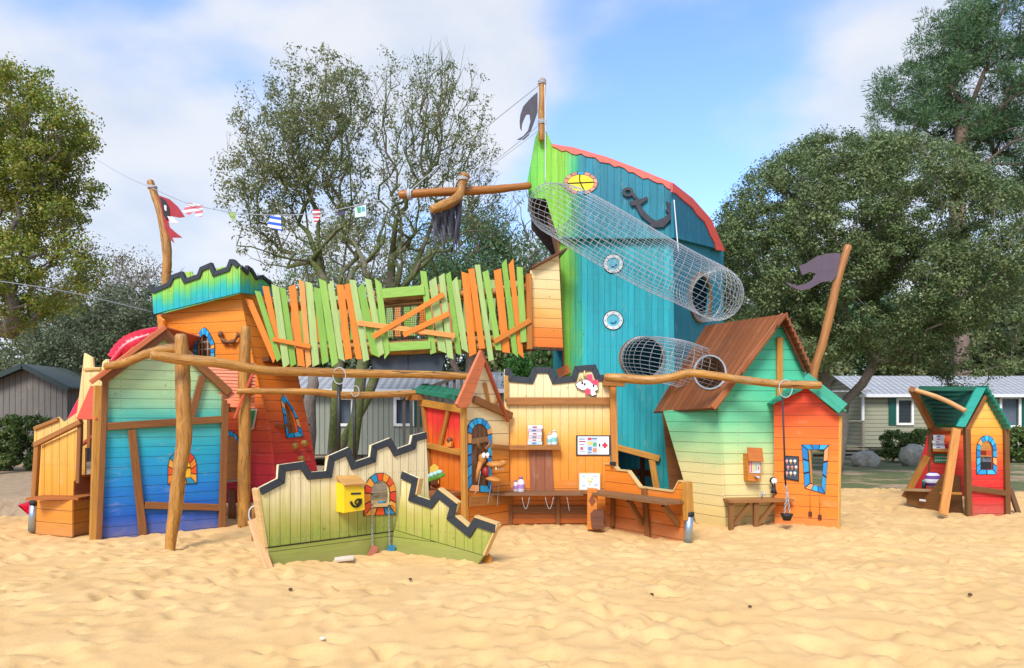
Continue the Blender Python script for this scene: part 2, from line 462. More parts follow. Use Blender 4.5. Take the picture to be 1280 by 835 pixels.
def make_sand():
    xs = np.arange(-10.5, 13.0, .042); ys = np.concatenate([np.arange(3.2, 9.6, .038), np.arange(9.6, 17.5, .075)])
    X, Y = np.meshgrid(xs, ys)
    Z = hgt(X, Y) + .10*vnoise(X, Y, 2.3, 1) + .03*vnoise(X, Y, .75, 2)
    # trampled sand: thousands of footprints
    Fp = np.zeros_like(Z); r = np.random.default_rng(5)
    for k in range(7600):
        px, py = r.uniform(-10.5, 13), r.uniform(3.2, 17); a = r.uniform(0, math.pi); L = r.uniform(.07, .155); w = L*r.uniform(.5, .85); d = r.uniform(.012, .038)
        i0, i1 = np.searchsorted(xs, [px-.42, px+.42]); j0, j1 = np.searchsorted(ys, [py-.42, py+.42])
        if i1 <= i0 or j1 <= j0: continue
        x, y = X[j0:j1, i0:i1]-px, Y[j0:j1, i0:i1]-py
        u = x*math.cos(a)+y*math.sin(a); v = -x*math.sin(a)+y*math.cos(a); q = (u/L)**2 + (v/w)**2
        Fp[j0:j1, i0:i1] += -d*np.exp(-q**1.35) + d*.62*np.exp(-((np.sqrt(q)-1.45)/.38)**2)*(1+.5*np.cos(3*np.arctan2(v, u)+a))*.6
    Z += np.clip(Fp, -.075, .06) + .012*vnoise(X, Y, .13, 3)
    # banked towards the front bays, thins out into the surrounding ground at the back and left
    e = 15.3 + 1.1*vnoise(X, Y*0, 3., 9)*2 + np.where(X < -4.2, -(np.clip(-4.2-X, 0, 2.2))*2.0, 0)
    Z -= np.clip((Y-e)/1.2, 0, 3)*.13
    m = NT('sand'); ob = m.obj()
    n1 = m.noise(ob, 1.1, 5); n2 = m.noise(ob, 9., 6, .65); n3 = m.noise(ob, 160., 3, .7); n4 = m.noise(ob, 38., 5, .7)
    c = m.mix(m.mr(n1, .35, .7), (.70, .425, .165, 1), (.78, .50, .215, 1))
    c = m.mix(m.mr(n2, .45, .75, 0, .4), c, (.58, .355, .14, 1))
    c = m.mix(m.mr(n3, .3, .75, 0, .35), c, (.52, .35, .17, 1))
    vo = m.n('ShaderNodeTexVoronoi'); m.l(ob, vo.inputs['Vector']); vo.inputs['Scale'].default_value = 7.
    c = m.mix(m.math('MULTIPLY', m.mr(vo.outputs['Distance'], .02, .06, .7, 0), m.mr(n1, .5, .6)), c, (.2, .13, .07, 1))
    m.col(c); m.rough(.92); m.b.inputs['Specular IOR Level'].default_value = .15
    m.bump(m.math('ADD', m.math('MULTIPLY', n4, 1.), m.math('MULTIPLY', n3, .35)), .5, .012)
    o = grid_mesh('sand', xs, ys, Z, m.m); tag(o, kind='structure')
    return xs, ys, Z
SX, SY, SZ = make_sand()
def sandz(x, y):
    i = int(np.clip(np.searchsorted(SX, x), 0, len(SX)-1)); j = int(np.clip(np.searchsorted(SY, y), 0, len(SY)-1)); return float(SZ[j, i])

def gz(x, y): return .02*math.sin(x*.6)*math.cos(y*.4)
def make_ground():
    a = np.concatenate([-np.geomspace(900, 15, 26), np.arange(-14, 15, .5), np.geomspace(15, 900, 26)])
    b = np.concatenate([np.array([-60, -20, 0]), np.arange(2, 34, .5), np.geomspace(35, 1200, 26)])
    X, Y = np.meshgrid(a, b)
    inside = (X > -10.3) & (X < 12.8) & (Y > 3.5) & (Y < 14.2)
    Z = -.02 + .05*vnoise(X, Y, 1.7, 21) - np.where(inside, .45, 0) 
    m = NT('ground'); ob = m.obj(); n1 = m.noise(ob, .55, 5, .6); n2 = m.noise(ob, 6., 6, .7); n3 = m.noise(ob, 60., 3, .7)
    q = m.n('ShaderNodeSeparateXYZ'); m.l(ob, q.inputs[0])
    dirt = m.mix(m.mr(n2, .35, .7), (.36, .235, .13, 1), (.56, .40, .235, 1))
    grass = m.mix(m.mr(n2, .35, .7), (.10, .125, .035, 1), (.19, .20, .07, 1))
    f = m.math('ADD', m.mr(q.outputs[0], -6, 6, -.25, .45), m.mr(n1, .3, .7, -.5, .75), clamp=True)
    c = m.mix(m.mr(f, .35, .6), dirt, grass)
    c = m.mix(m.mr(n3, .3, .8, 0, .5), c, m.mix(1., c, (.55, .52, .5, 1), 'MULTIPLY'))
    m.col(c); m.rough(.95); m.bump(m.math('ADD', n2, n3), .7, .03)
    tag(grid_mesh('ground', a, b, Z, m.m), kind='structure')
make_ground()

# low hill behind the left hedge
def make_hill():
    xs = np.linspace(-85, 85, 120); ys = np.linspace(52, 150, 50); X, Y = np.meshgrid(xs, ys)
    Z = -1 + 11*np.exp(-((X+45)/30)**2 - ((Y-95)/26)**2) + 6*np.exp(-((X-10)/50)**2-((Y-110)/25)**2) + 1.6*vnoise(X, Y, 9, 31) + .5*vnoise(X, Y, 2.4, 32)
    m = NT('hillside'); ob = m.obj(); n = m.noise(ob, .35, 6, .7); n2 = m.noise(ob, 2.5, 5, .7)
    c = m.mix(m.mr(n, .4, .62), (.24, .20, .12, 1), (.10, .125, .055, 1)); c = m.mix(m.mr(n2, .4, .8, 0, .6), c, (.33, .28, .2, 1))
    m.col(c); m.rough(.95); m.bump(n2, 1., .5)
    tag(grid_mesh('hill', xs, ys, Z, m.m), kind='structure')
make_hill()

# ---- leaves
def leafmat(name, a, b, c3, trans=.35):
    m = NT(name); isl = m.n('ShaderNodeNewGeometry').outputs['Random Per Island']
    n = m.noise(m.obj(), .8, 3)
    c = m.ramp(isl, [(0, (*a, 1)), (.55, (*b, 1)), (1, (*c3, 1))])
    c = m.mix(m.mr(n, .4, .7, 0, .35), c, (*c3, 1))
    m.col(c); m.rough(.55); m.b.inputs['Specular IOR Level'].default_value = .35
    tr = m.n('ShaderNodeBsdfTranslucent'); m.l(c, tr.inputs[0]); mx = m.n('ShaderNodeMixShader'); mx.inputs[0].default_value = trans
    m.l(m.b.outputs[0], mx.inputs[1]); m.l(tr.outputs[0], mx.inputs[2]); m.l(mx.outputs[0], m.out.inputs[0])
    return m.m

def leaves(name, centers, rads, per, size, mat, parent, elong=1.6, seed=1, up=.25, needle=False, shell=.0):
    """clumps of small leaf-shaped faces; centers Nx3, rads N, per = leaves per clump"""
    r = np.random.default_rng(seed); C = np.asarray(centers, float); n = len(C)
    R = np.broadcast_to(np.asarray(rads, float), (n,))
    idx = np.repeat(np.arange(n), per); N = len(idx)
    d = r.normal(size=(N, 3)); d /= np.linalg.norm(d, axis=1)[:, None]
    rr = r.random(N)**(1/2.2) if not shell else (shell + (1-shell)*r.random(N))
    P = C[idx] + d*(R[idx]*rr)[:, None]*np.array([1, 1, .8])
    if needle: t = d + r.normal(size=(N, 3))*.35
    else:
        q = d + r.normal(size=(N, 3))*.55; q[:, 2] += up; q /= np.linalg.norm(q, axis=1)[:, None]; t = np.cross(q, r.normal(size=(N, 3)))
    if needle: t[:, 2] += up
    t /= np.linalg.norm(t, axis=1)[:, None]
    s = np.cross(t, r.normal(size=(N, 3)) if needle else q); s /= np.linalg.norm(s, axis=1)[:, None]
    L = (size*r.uniform(.65, 1.35, N))[:, None]; w = L/elong
    co = np.stack([P, P + t*L*.5 + s*w*.5, P + t*L, P + t*L*.5 - s*w*.5], 1).reshape(-1, 3)
    base = np.array(WLOC[parent.name]) if parent is not None else np.zeros(3)
    me = bpy.data.meshes.new(name); me.vertices.add(len(co)); me.vertices.foreach_set('co', (co-base).ravel())
    me.loops.add(N*4); me.loops.foreach_set('vertex_index', np.arange(N*4)); me.polygons.add(N)
    me.polygons.foreach_set('loop_start', np.arange(N)*4); me.update(calc_edges=True); me.materials.append(mat)
    o = bpy.data.objects.new(name, me); COL.objects.link(o)
    if parent is not None: o.parent = parent
    WLOC[o.name] = V(base); return o

def barkmat(name, a, b, moss=0.):
    m = NT(name); uvv, u, v = m.uv(); ob = m.obj(); n = m.noise(ob, 7., 6, .7, 1.); n2 = m.noise(ob, 2., 4)
    g = m.noise(m.comb(m.math('MULTIPLY', u, 6.), m.math('MULTIPLY', v, 30.)), 1., 5, .65)
    c = m.mix(m.mr(g, .35, .7), (*a, 1), (*b, 1))
    c = m.mix(m.mr(n, .55, .7, 0, .5), c, (.36, .36, .33, 1))
    if moss: c = m.mix(m.mr(n2, .62-moss*.25, .72-moss*.2, 0, .95), c, m.mix(m.mr(n, .4, .7), (.07, .10, .02, 1), (.17, .19, .04, 1)))
    m.col(c); m.rough(.9); m.bump(m.math('ADD', g, n), .9, .03); return m.m

class Tree:
    """skeleton grown towards target tips; branch thickness follows from what it carries"""
    def __init__(s, trunk, seed=1):
        s.P = []; s.par = []; s.r = random.Random(seed); s.fix = {}
        last = -1
        for t in trunk: last = s.node(V(t), last)
        s.last = last
    def node(s, p, par): s.P.append(V(p)); s.par.append(par); return len(s.P)-1
    def limb(s, start, pts):
        k = start
        for p in pts: k = s.node(p, k)
        return k
    def grow(s, tips, step=.35, first=1, bend=.18, back=.0):
        root = s.P[0]; base = s.P[min(first, len(s.P)-1)]
        tips = sorted([V(t) for t in tips], key=lambda t: (t-base).length)
        ends = []; arr = np.zeros((len(tips)*60 + len(s.P) + 10, 3)); n = len(s.P); arr[:n] = [tuple(p) for p in s.P]
        db = np.linalg.norm(arr - np.array(base), axis=1)
        for t in tips:
            tv = np.array(t); dt = (t-base).length
            d = np.linalg.norm(arr[first:n] - tv, axis=1) + np.maximum(0, db[first:n] - dt*.93)*3.
            # prefer parents below / inside, so twigs rise and spread
            d = d + np.maximum(0, arr[first:n, 2] - tv[2] + .1)*.6
            k = int(np.argmin(d)) + first; a = s.P[k]; L = (t-a).length; m = max(1, int(L/step))
            off = V((s.r.uniform(-1, 1), s.r.uniform(-1, 1), s.r.uniform(-.3, .9)))*bend*L
            for i in range(1, m+1):
                f = i/m; p = a.lerp(t, f) + off*(math.sin(math.pi*f)) + V((s.r.gauss(0, 1), s.r.gauss(0, 1), s.r.gauss(0, 1)))*.03
                if i == m: p = t
                k = s.node(p, k); arr[n] = tuple(p); db[n] = (p-base).length; n += 1
            ends.append(k)
        s.ends = ends; return s
    def mesh(s, name, mat, parent, tip=.006, ex=2.3, rmax=None, rmin_draw=0., trunk_k=1.):
        n = len(s.P); w = [0.]*n; kids = [[] for _ in range(n)]
        for i in range(n-1, 0, -1):
            if s.par[i] >= 0: kids[s.par[i]].append(i)
        rad = [0.]*n
        for i in range(n-1, -1, -1):
            rad[i] = max(tip, sum(rad[c]**ex for c in kids[i])**(1/ex)) if kids[i] else tip
            if kids[i]: rad[i] *= 1.004
        if rmax: 
            k = rmax/rad[0]; rad = [max(tip*.6, min(r*k if r > tip*1.5 else r, rmax)) for r in rad]
        mb = MB(); seen = set()
        # chains: from each node follow the thickest child
        start = [(0, -1)] if s.par[0] < 0 else []
        stack = [(0, None)]
        while stack:
            i, frm = stack.pop()
            ch = [] if frm is None else [frm]
            k = i
            while True:
                ch.append(k)
                if not kids[k]: break
                b = max(kids[k], key=lambda c: rad[c])
                for c in kids[k]:
                    if c != b: stack.append((c, k))
                k = b
            if len(ch) > 1:
                R = [rad[c] for c in ch]
                if frm is not None: R[0] = min(R[0], R[1]*1.3)
                R[-1] *= .4
                big = max(R); sides = 12 if big > .09 else 7 if big > .03 else 4 if big > .012 else 3
                mb.tube([s.P[c] for c in ch], R, sides, 0, big > .03, .05 if sides > 6 else 0)
        return mb.build(name, mat, parent, base=WLOC[parent.name])

def lobe_pts(lobes, n, seed, inner=.0):
    """random points in a set of ellipsoids given by photo position: (px,py,Y, rx_px, ry_px, depth m)"""
    r = np.random.default_rng(seed); out = []; wts = np.array([(a[3]*a[4]) for a in lobes], float); wts /= wts.sum()
    for k in r.choice(len(lobes), n, p=wts):
        a = lobes[k]; d = r.normal(size=3); d /= np.linalg.norm(d); q = (inner + (1-inner)*r.random())**(1/2.4) if inner < 1 else 1
        s = a[2]/F; c = W(a[0], a[1], a[2])
        out.append((c.x + d[0]*q*a[3]*s, c.y + d[1]*q*a[5], c.z + d[2]*q*a[4]*s))
    return out

M_bark = barkmat('bark_grey', (.12, .09, .065), (.23, .19, .15))
M_barkmoss = barkmat('bark_mossy', (.13, .10, .07), (.26, .21, .16), 1.)
M_twig = barkmat('bark_twig', (.17, .135, .11), (.30, .25, .21))
M_pinebark = barkmat('bark_pine', (.14, .085, .06), (.28, .20, .15))
L_oak = leafmat('leaf_oak', (.055, .11, .035), (.12, .19, .06), (.31, .35, .15))
L_yel = leafmat('leaf_autumn', (.12, .20, .02), (.23, .30, .04), (.40, .32, .06))
L_pop = leafmat('leaf_evergreen', (.095, .14, .055), (.17, .21, .08), (.32, .30, .12))
L_pine = leafmat('needle_pine', (.035, .105, .045), (.08, .165, .065), (.18, .26, .10), .25)
L_dark = leafmat('leaf_dark', (.07, .11, .055), (.13, .17, .085), (.24, .26, .15))
L_bush = leafmat('leaf_brownish', (.10, .10, .055), (.18, .17, .09), (.30, .27, .18))
L_hedge = leafmat('leaf_hedge', (.05, .10, .02), (.10, .17, .035), (.22, .27, .08))
L_shrub = leafmat('leaf_shrub', (.02, .09, .015), (.04, .16, .025), (.11, .27, .05))

def tree(name, label, base, trunk, lobes, ntips, per, lsize, lrad, lmat, bmat, seed, rtrunk, cat='tree', group=None, leafy=1., needle=False, first=1, step=.4, tip=.007, inner=.25, elong=1.6, extra_limbs=None, up=.25):
    t = thing(name, base, label, cat, group)
    T = Tree([W(*p) if len(p) == 3 else p for p in trunk], seed)
    if extra_limbs:
        for k, pts in extra_limbs: T.limb(k, [W(*p) for p in pts])
    tips = lobe_pts(lobes, ntips, seed, inner); T.grow(tips, step, first)
    T.mesh('trunk', bmat, t, tip, 2.0, rmax=rtrunk)
    r = random.Random(seed)
    cz = [T.P[k] for k in T.ends]; mid = sum((q for q in cz), V((0, 0, 0)))/max(1, len(cz)); far = max((q-mid).length for q in cz)
    ends = [tuple(T.P[k]) for k in T.ends if r.random() < (leafy if leafy == 1 else leafy*1.7*(1.15-((T.P[k]-mid).length/far)))]
    if ends and per:
        rads = [lrad*r.uniform(.6, 1.25) for _ in ends]
        leaves('crown', ends, rads, per, lsize, lmat, t, elong, seed, up, needle)
    return t

def gp(px, Y): return V(((px-CX)*Y/F, Y, gz(0, Y)))
def make_trees():
    # autumn tree, far left
    tree('broadleaf_tree', 'big yellow green leafy tree at the left edge, its crown against the sky', gp(-20, 20),
         [(-20, 600, 20), (-22, 500, 20), (-15, 400, 20), (-8, 330, 20.3)],
         [(20, 170, 20, 85, 88, 2.0), (-30, 250, 20, 120, 115, 2.4), (66, 240, 20, 52, 66, 1.7), (30, 335, 19.6, 92, 62, 1.9), (-10, 375, 19.4, 70, 40, 1.6), (70, 172, 20, 36, 36, 1), (0, 115, 20, 50, 42, 1)],
         760, 100, .080, .36, L_yel, M_twig, 11, .26, elong=1.5)
    # the two tall thin crowned trees in the middle, mossy stems
    tree('tall_tree', 'tall tree with leafy left crown rising behind the slat bridge and left bunting', gp(415, 17),
         [(412, 615, 17), (416, 560, 17), (420, 500, 17), (424, 455, 17), (416, 400, 17.2), (406, 350, 17.3), (398, 300, 17.4)],
         [(345, 190, 17.6, 62, 85, 1.5), (400, 165, 17.3, 70, 100, 1.8), (320, 240, 17.2, 48, 60, 1.2), (425, 125, 17.8, 45, 60, 1.2), (345, 300, 17.0, 58, 36, 1.2), (450, 270, 17.2, 40, 40, 1.)],
         1000, 40, .075, .24, L_pop, M_barkmoss, 21, .12, extra_limbs=[(4, [(384, 365, 17), (360, 315, 17.1), (342, 260, 17.2), (332, 200, 17.4)]), (4, [(428, 340, 17.4), (440, 260, 17.5), (436, 180, 17.6)]), (5, [(385, 290, 17.3), (378, 220, 17.4)])], first=4, step=.3, leafy=.62, tip=.0045, inner=.1, elong=2.2)
    tree('tall_tree', 'tall tree with sparse twiggy crown left of the boom, leaning mossy stem', gp(400, 17.8),
         [(395, 618, 17.8), (425, 560, 17.8), (458, 500, 17.8), (480, 440, 17.9), (487, 380, 18), (490, 320, 18), (496, 270, 18)],
         [(510, 155, 18, 68, 92, 1.5), (560, 170, 18.2, 62, 100, 1.6), (590, 220, 18, 50, 80, 1.3), (500, 240, 17.7, 50, 60, 1.2), (560, 90, 18, 46, 46, .8), (610, 255, 18, 45, 45, 1), (545, 285, 18, 60, 35, 1)],
         1050, 30, .07, .21, L_pop, M_barkmoss, 33, .12, extra_limbs=[(4, [(515, 345, 18), (540, 280, 18.1), (556, 210, 18.2), (566, 140, 18.2)]), (4, [(468, 330, 17.9), (470, 250, 17.8)]), (5, [(520, 290, 18), (590, 260, 18.1), (612, 220, 18.2)])], first=4, step=.3, leafy=.34, tip=.005, inner=.02, elong=2.2)
    # a third stem and the sawn one
    t = thing('tree_stump', gp(383, 16), 'pale sawn off tree trunk standing behind the crenellated wall', 'stump')
    S = [W(x, y, 16) for x, y in ((385, 625), (384, 580), (388, 540), (387, 500), (392, 480), (391, 466))]
    MB().tube(S, [.16, .14, .13, .13, .12, .09], 12, 0, True, .06).build('trunk', M_twig, t)
    tree('young_tree', 'slender mossy stemmed tree just right of the stump', gp(440, 16.6),
         [(430, 615, 16.6), (441, 560, 16.6), (447, 510, 16.6), (452, 462, 16.6), (462, 400, 16.7)],
         [(470, 340, 16.8, 50, 45, 1), (500, 300, 17, 60, 50, 1.2), (430, 320, 16.8, 40, 40, 1)], 90, 12, .08, .22, L_pop, M_barkmoss, 8, .13, first=2, leafy=.5, elong=2.2)
    # pines and evergreens just behind the bridge
    for k, (lab, px, Y, lobes, lm, sd) in enumerate([
        ('dark olive pine behind the bridge, below the two tall trees', 480, 27, [(470, 350, 27, 110, 75, 2.4), (400, 370, 27, 80, 70, 2), (540, 370, 27, 90, 70, 2), (460, 290, 27, 60, 35, 1.4)], L_pop, 41),
        ('rounded dark pine behind the boom with the tattered black sail', 590, 25, [(585, 330, 25, 62, 62, 2), (640, 360, 25, 70, 62, 2), (560, 380, 25, 60, 60, 1.8), (610, 285, 25, 40, 30, 1)], L_pine, 42)]):
        tree('pine_tree', lab, gp(px, Y), [(px, 590, Y), (px-3, 500, Y), (px, 420, Y), (px+2, 360, Y)], lobes, 260, 90, .13, .55, lm, M_pinebark, sd, .2, needle=True, elong=3.2, inner=.4)
    # holm oak at right
    tree('evergreen_oak', 'broad dark evergreen oak with rounded crown behind the black flag', gp(1042, 20),
         [(1040, 604, 20), (1046, 575, 20), (1050, 548, 20), (1052, 520, 20), (1058, 500, 20)],
         [(1010, 290, 19.6, 108, 95, 2.6), (1105, 265, 19.6, 110, 85, 2.6), (1175, 318, 19.5, 88, 100, 2.6), (950, 340, 19.6, 62, 90, 2), (1100, 368, 19.3, 110, 70, 2.4), (1218, 405, 19.2, 36, 92, 1.6),
          (1040, 215, 20, 80, 40, 1.8), (990, 420, 19.6, 70, 45, 1.8), (1130, 430, 19.2, 40, 26, 1.2)],
         1850, 135, .07, .30, L_oak, M_bark, 51, .19, first=4, elong=1.8, inner=.80, step=.3, up=.5,
         extra_limbs=[(4, [(1078, 480, 19.8), (1096, 450, 19.6), (1112, 415, 19.6), (1130, 370, 19.6)]), (3, [(1034, 500, 20), (1030, 470, 20), (1026, 430, 20), (1020, 380, 20)])])
    # maritime pine, upper right
    tree('maritime_pine', 'tall maritime pine reaching out of the upper right corner', gp(1200, 34),
         [(1204, 590, 34), (1202, 450, 34), (1199, 330, 34), (1197, 240, 34), (1203, 160, 34), (1230, 90, 34), (1250, 20, 34)],
         [(1150, 110, 34, 55, 38, 2.24), (1120, 160, 33.8, 48, 40, 2.1), (1190, 60, 34, 50, 52, 2.24), (1235, 110, 34, 60, 60, 2.8), (1260, 30, 34, 60, 50, 2.8), (1180, 170, 33.8, 58, 42, 2.24), (1260, 190, 34, 50, 50, 2.8), (1290, 120, 34, 50, 90, 2.8), (1205, 20, 34.4, 30, 26, 1.4), (1275, 260, 34, 30, 50, 1.68)],
         680, 150, .19, .43, L_pine, M_pinebark, 61, .33, first=4, needle=True, elong=5.5, inner=.25, step=.6,
         extra_limbs=[(4, [(1235, 190, 33.6), (1270, 172, 33.4), (1320, 158, 33)]), (3, [(1230, 205, 33.6), (1265, 178, 33.2), (1300, 150, 33)]), (5, [(1260, 88, 34), (1290, 78, 34)])])
    # dark bushes at left between autumn tree and tower
    tree('dark_bush', 'dense dark green bush behind the grey cabin and the red slide', gp(120, 29), [(120, 590, 29), (120, 530, 29), (118, 480, 29), (120, 440, 29)],
         [(100, 430, 29, 62, 58, 2.4), (150, 420, 29, 58, 60, 2.4), (190, 400, 29, 46, 50, 2), (110, 470, 28.6, 70, 45, 2.2), (60, 450, 29, 40, 45, 2)], 300, 130, .11, .6, L_dark, M_bark, 71, .2, cat='bush')
    tree('brown_bush', 'tall brownish half bare bush against the sky left of the tower', gp(100, 33), [(110, 590, 33), (112, 500, 33), (110, 420, 33)],
         [(85, 372, 33, 50, 38, 2.2), (130, 345, 33, 52, 42, 2.2), (60, 400, 33, 55, 40, 2), (170, 370, 33, 45, 45, 2), (125, 400, 33, 60, 45, 2)], 300, 55, .10, .6, L_bush, M_twig, 72, .2, cat='bush')
    tree('bare_tree', 'bare branched leafless tree showing beside the left flagpole', gp(190, 31), [(190, 590, 31), (188, 480, 31), (186, 420, 31), (188, 390, 31)],
         [(180, 350, 31, 45, 38, 1.6), (220, 360, 31, 38, 36, 1.4), (160, 380, 31, 40, 40, 1.4), (240, 380, 31, 30, 30, 1.2)], 240, 0, .1, .3, L_bush, M_twig, 73, .13, first=2, tip=.012, inner=0)
    tree('bare_tree', 'bare branched leafless tree seen between the boom and the ship', gp(650, 26), [(640, 590, 26), (645, 480, 26), (650, 400, 26), (654, 360, 26)],
         [(655, 280, 26, 42, 55, 1.5), (625, 300, 26, 35, 48, 1.4), (675, 330, 26, 30, 40, 1.2)], 240, 0, .1, .3, L_bush, M_twig, 74, .12, first=2, tip=.010, inner=0)
    # shrub under the cabin on the bridge
    tree('green_shrub', 'fresh green leafy shrub seen under the small yellow cabin', gp(676, 16), [(674, 612, 16), (675, 540, 16), (676, 480, 16)],
         [(668, 470, 16, 34, 32, .9), (700, 470, 16, 30, 34, .9), (680, 520, 16, 50, 45, 1.)], 120, 110, .07, .28, L_shrub, M_bark, 75, .07, cat='shrub')
    # copies of one background tree: woodland edge
    def wood_tree(nm, lab, lm, sd, kind):
        Y = 40; px = 640
        if kind == 'round': lb = [(640, 455, Y, 58, 48, 2.6), (600, 480, Y, 45, 40, 2), (680, 478, Y, 48, 42, 2), (640, 500, Y, 70, 40, 2.4)]
        else: lb = [(640, 420, Y, 30, 30, 1.5), (625, 450, Y, 42, 28, 2), (660, 460, Y, 45, 30, 2), (640, 490, Y, 40, 28, 2)]
        return tree(nm, lab, gp(px, Y), [(640, 555, Y), (640, 520, Y), (641, 480, Y), (640, 450, Y)], lb, 150, 110, .19, .85, lm, M_bark, sd, .2, group='woodland trees behind the mobile homes', elong=1.7 if kind == 'round' else 3, inner=.4, needle=kind != 'round')
    A = wood_tree('woodland_tree', '', L_dark, 81, 'round'); B = wood_tree('woodland_tree', '', L_pop, 82, 'round'); Cc = wood_tree('woodland_pine', '', L_pine, 83, 'tall')
    labs = ['woodland tree behind the grey cabin at the far left edge', 'woodland tree above the hedge, left of the yellow climbing entrance', 'woodland tree hidden mostly by the red tower',
            'woodland tree seen through the slats at the left of the bridge', 'woodland tree behind the middle mobile home roof, left half', 'woodland tree behind the middle mobile home roof, right half',
            'woodland tree behind the small yellow bridge cabin', 'woodland tree just right of the teal ship, behind the brown roof', 'woodland tree between brown roof and bent flag pole',
            'woodland pine right of the bent flag pole over the right mobile home', 'woodland tree above the right mobile home, middle', 'woodland pine above the small kiosk hut roof', 'woodland tree at the far right edge above the mobile home',
            'tall woodland tree behind the green gable', 'woodland pine behind the centre of the bridge', 'woodland tree far right behind the oak crown']
    spec = [(-60, 41, 1.1, 0), (95, 44, 1.35, 1), (230, 45, 1.3, 0), (330, 42, 1.35, 1), (400, 40, 1.25, 2), (520, 42, 1.4, 0), (690, 41, 1.5, 1), (900, 40, 1.3, 0), (985, 37, 1.1, 1), (1075, 40, 1.35, 2), (1150, 38, 1.15, 1), (1215, 42, 1.6, 2), (1275, 39, 1.45, 0), (940, 46, 1.9, 0), (600, 46, 1.8, 2), (1330, 40, 1.7, 1)]
    protos = [A, B, Cc]; used = [False]*3
    for k, ((px, Y, sc, w), lb) in enumerate(zip(spec, labs)):
        pr = protos[w]
        if used[w]:
            o = pr.copy(); COL.objects.link(o)
            for ch in pr.children:
                c = ch.copy(); COL.objects.link(c); c.parent = o
        else: o = pr; used[w] = True
        o['label'] = lb; o.location = gp(px, Y); o.scale = (sc*random.uniform(.9, 1.1), sc, sc*random.uniform(.92, 1.08)); o.rotation_euler = (0, 0, random.uniform(0, 6.28))
make_trees()

def hedge(name, label, pl, x0, x1, Y, h, d, seed, mat):
    a = (x0-CX)*Y/F; b = (x1-CX)*Y/F; t = thing(name, V(((a+b)/2, Y, 0)), label, 'hedge')
    r = np.random.default_rng(seed); n = int((b-a)*h*75); pts = np.stack([r.uniform(a, b, n), Y + r.uniform(-d/2, d/2, n), r.uniform(.08, h, n)], -1)
    leaves('foliage', pts, r.uniform(.08, .17, n), 70, .078, mat, t, 1.5, seed)
    mb = MB()
    for x in np.arange(a+.2, b, .45):
        S = [V((x + random.uniform(-.06, .06), Y + random.uniform(-.1, .1), z)) for z in (-.1, .3, .7, h*.85)]
        mb.tube(S, [.03, .025, .02, .01], 5)
    mb.build('stem', M_bark, t)
hedge('clipped_hedge', 'long clipped dark green hedge in front of the grey wooden cabin', 0, -150, 62, 21.5, 1.55, .8, 1, L_hedge)
hedge('clipped_hedge', 'low leafy hedge between the window of the mobile home and the kiosk hut', 0, 1108, 1162, 25.5, 1.12, .9, 2, L_hedge)
hedge('clipped_hedge', 'low leafy hedge at the right edge behind the kiosk hut', 0, 1240, 1345, 25.5, 1.15, .9, 3, L_hedge)

def rock(label, px, Y, w, h, seed):
    random.seed(seed); mb = MB().ellipsoid((0, 0, 0), w, w*.7, h, 0, 11, 7, .13)
    m = NT('rock'); n = m.noise(m.obj(), 3., 6, .7); n2 = m.noise(m.obj(), 14., 4)
    c = m.mix(m.mr(n, .4, .65), (.30, .27, .20, 1), (.56, .52, .42, 1)); c = m.mix(m.mr(n2, .55, .75, 0, .7), c, (.13, .15, .06, 1)); m.col(c); m.rough(.9); m.bump(n, 1., .08)
    o = mb.build('rock', m.m); o.location = gp(px, Y) + V((0, 0, -h*.35)); tag(o, label, 'rock')
rock('big pale boulder on the grass under the mobile home window', 1082, 23, .46, .30, 3)
rock('grey boulder beside the kiosk hut, partly hidden by it', 1143, 23.5, .45, .42, 4)

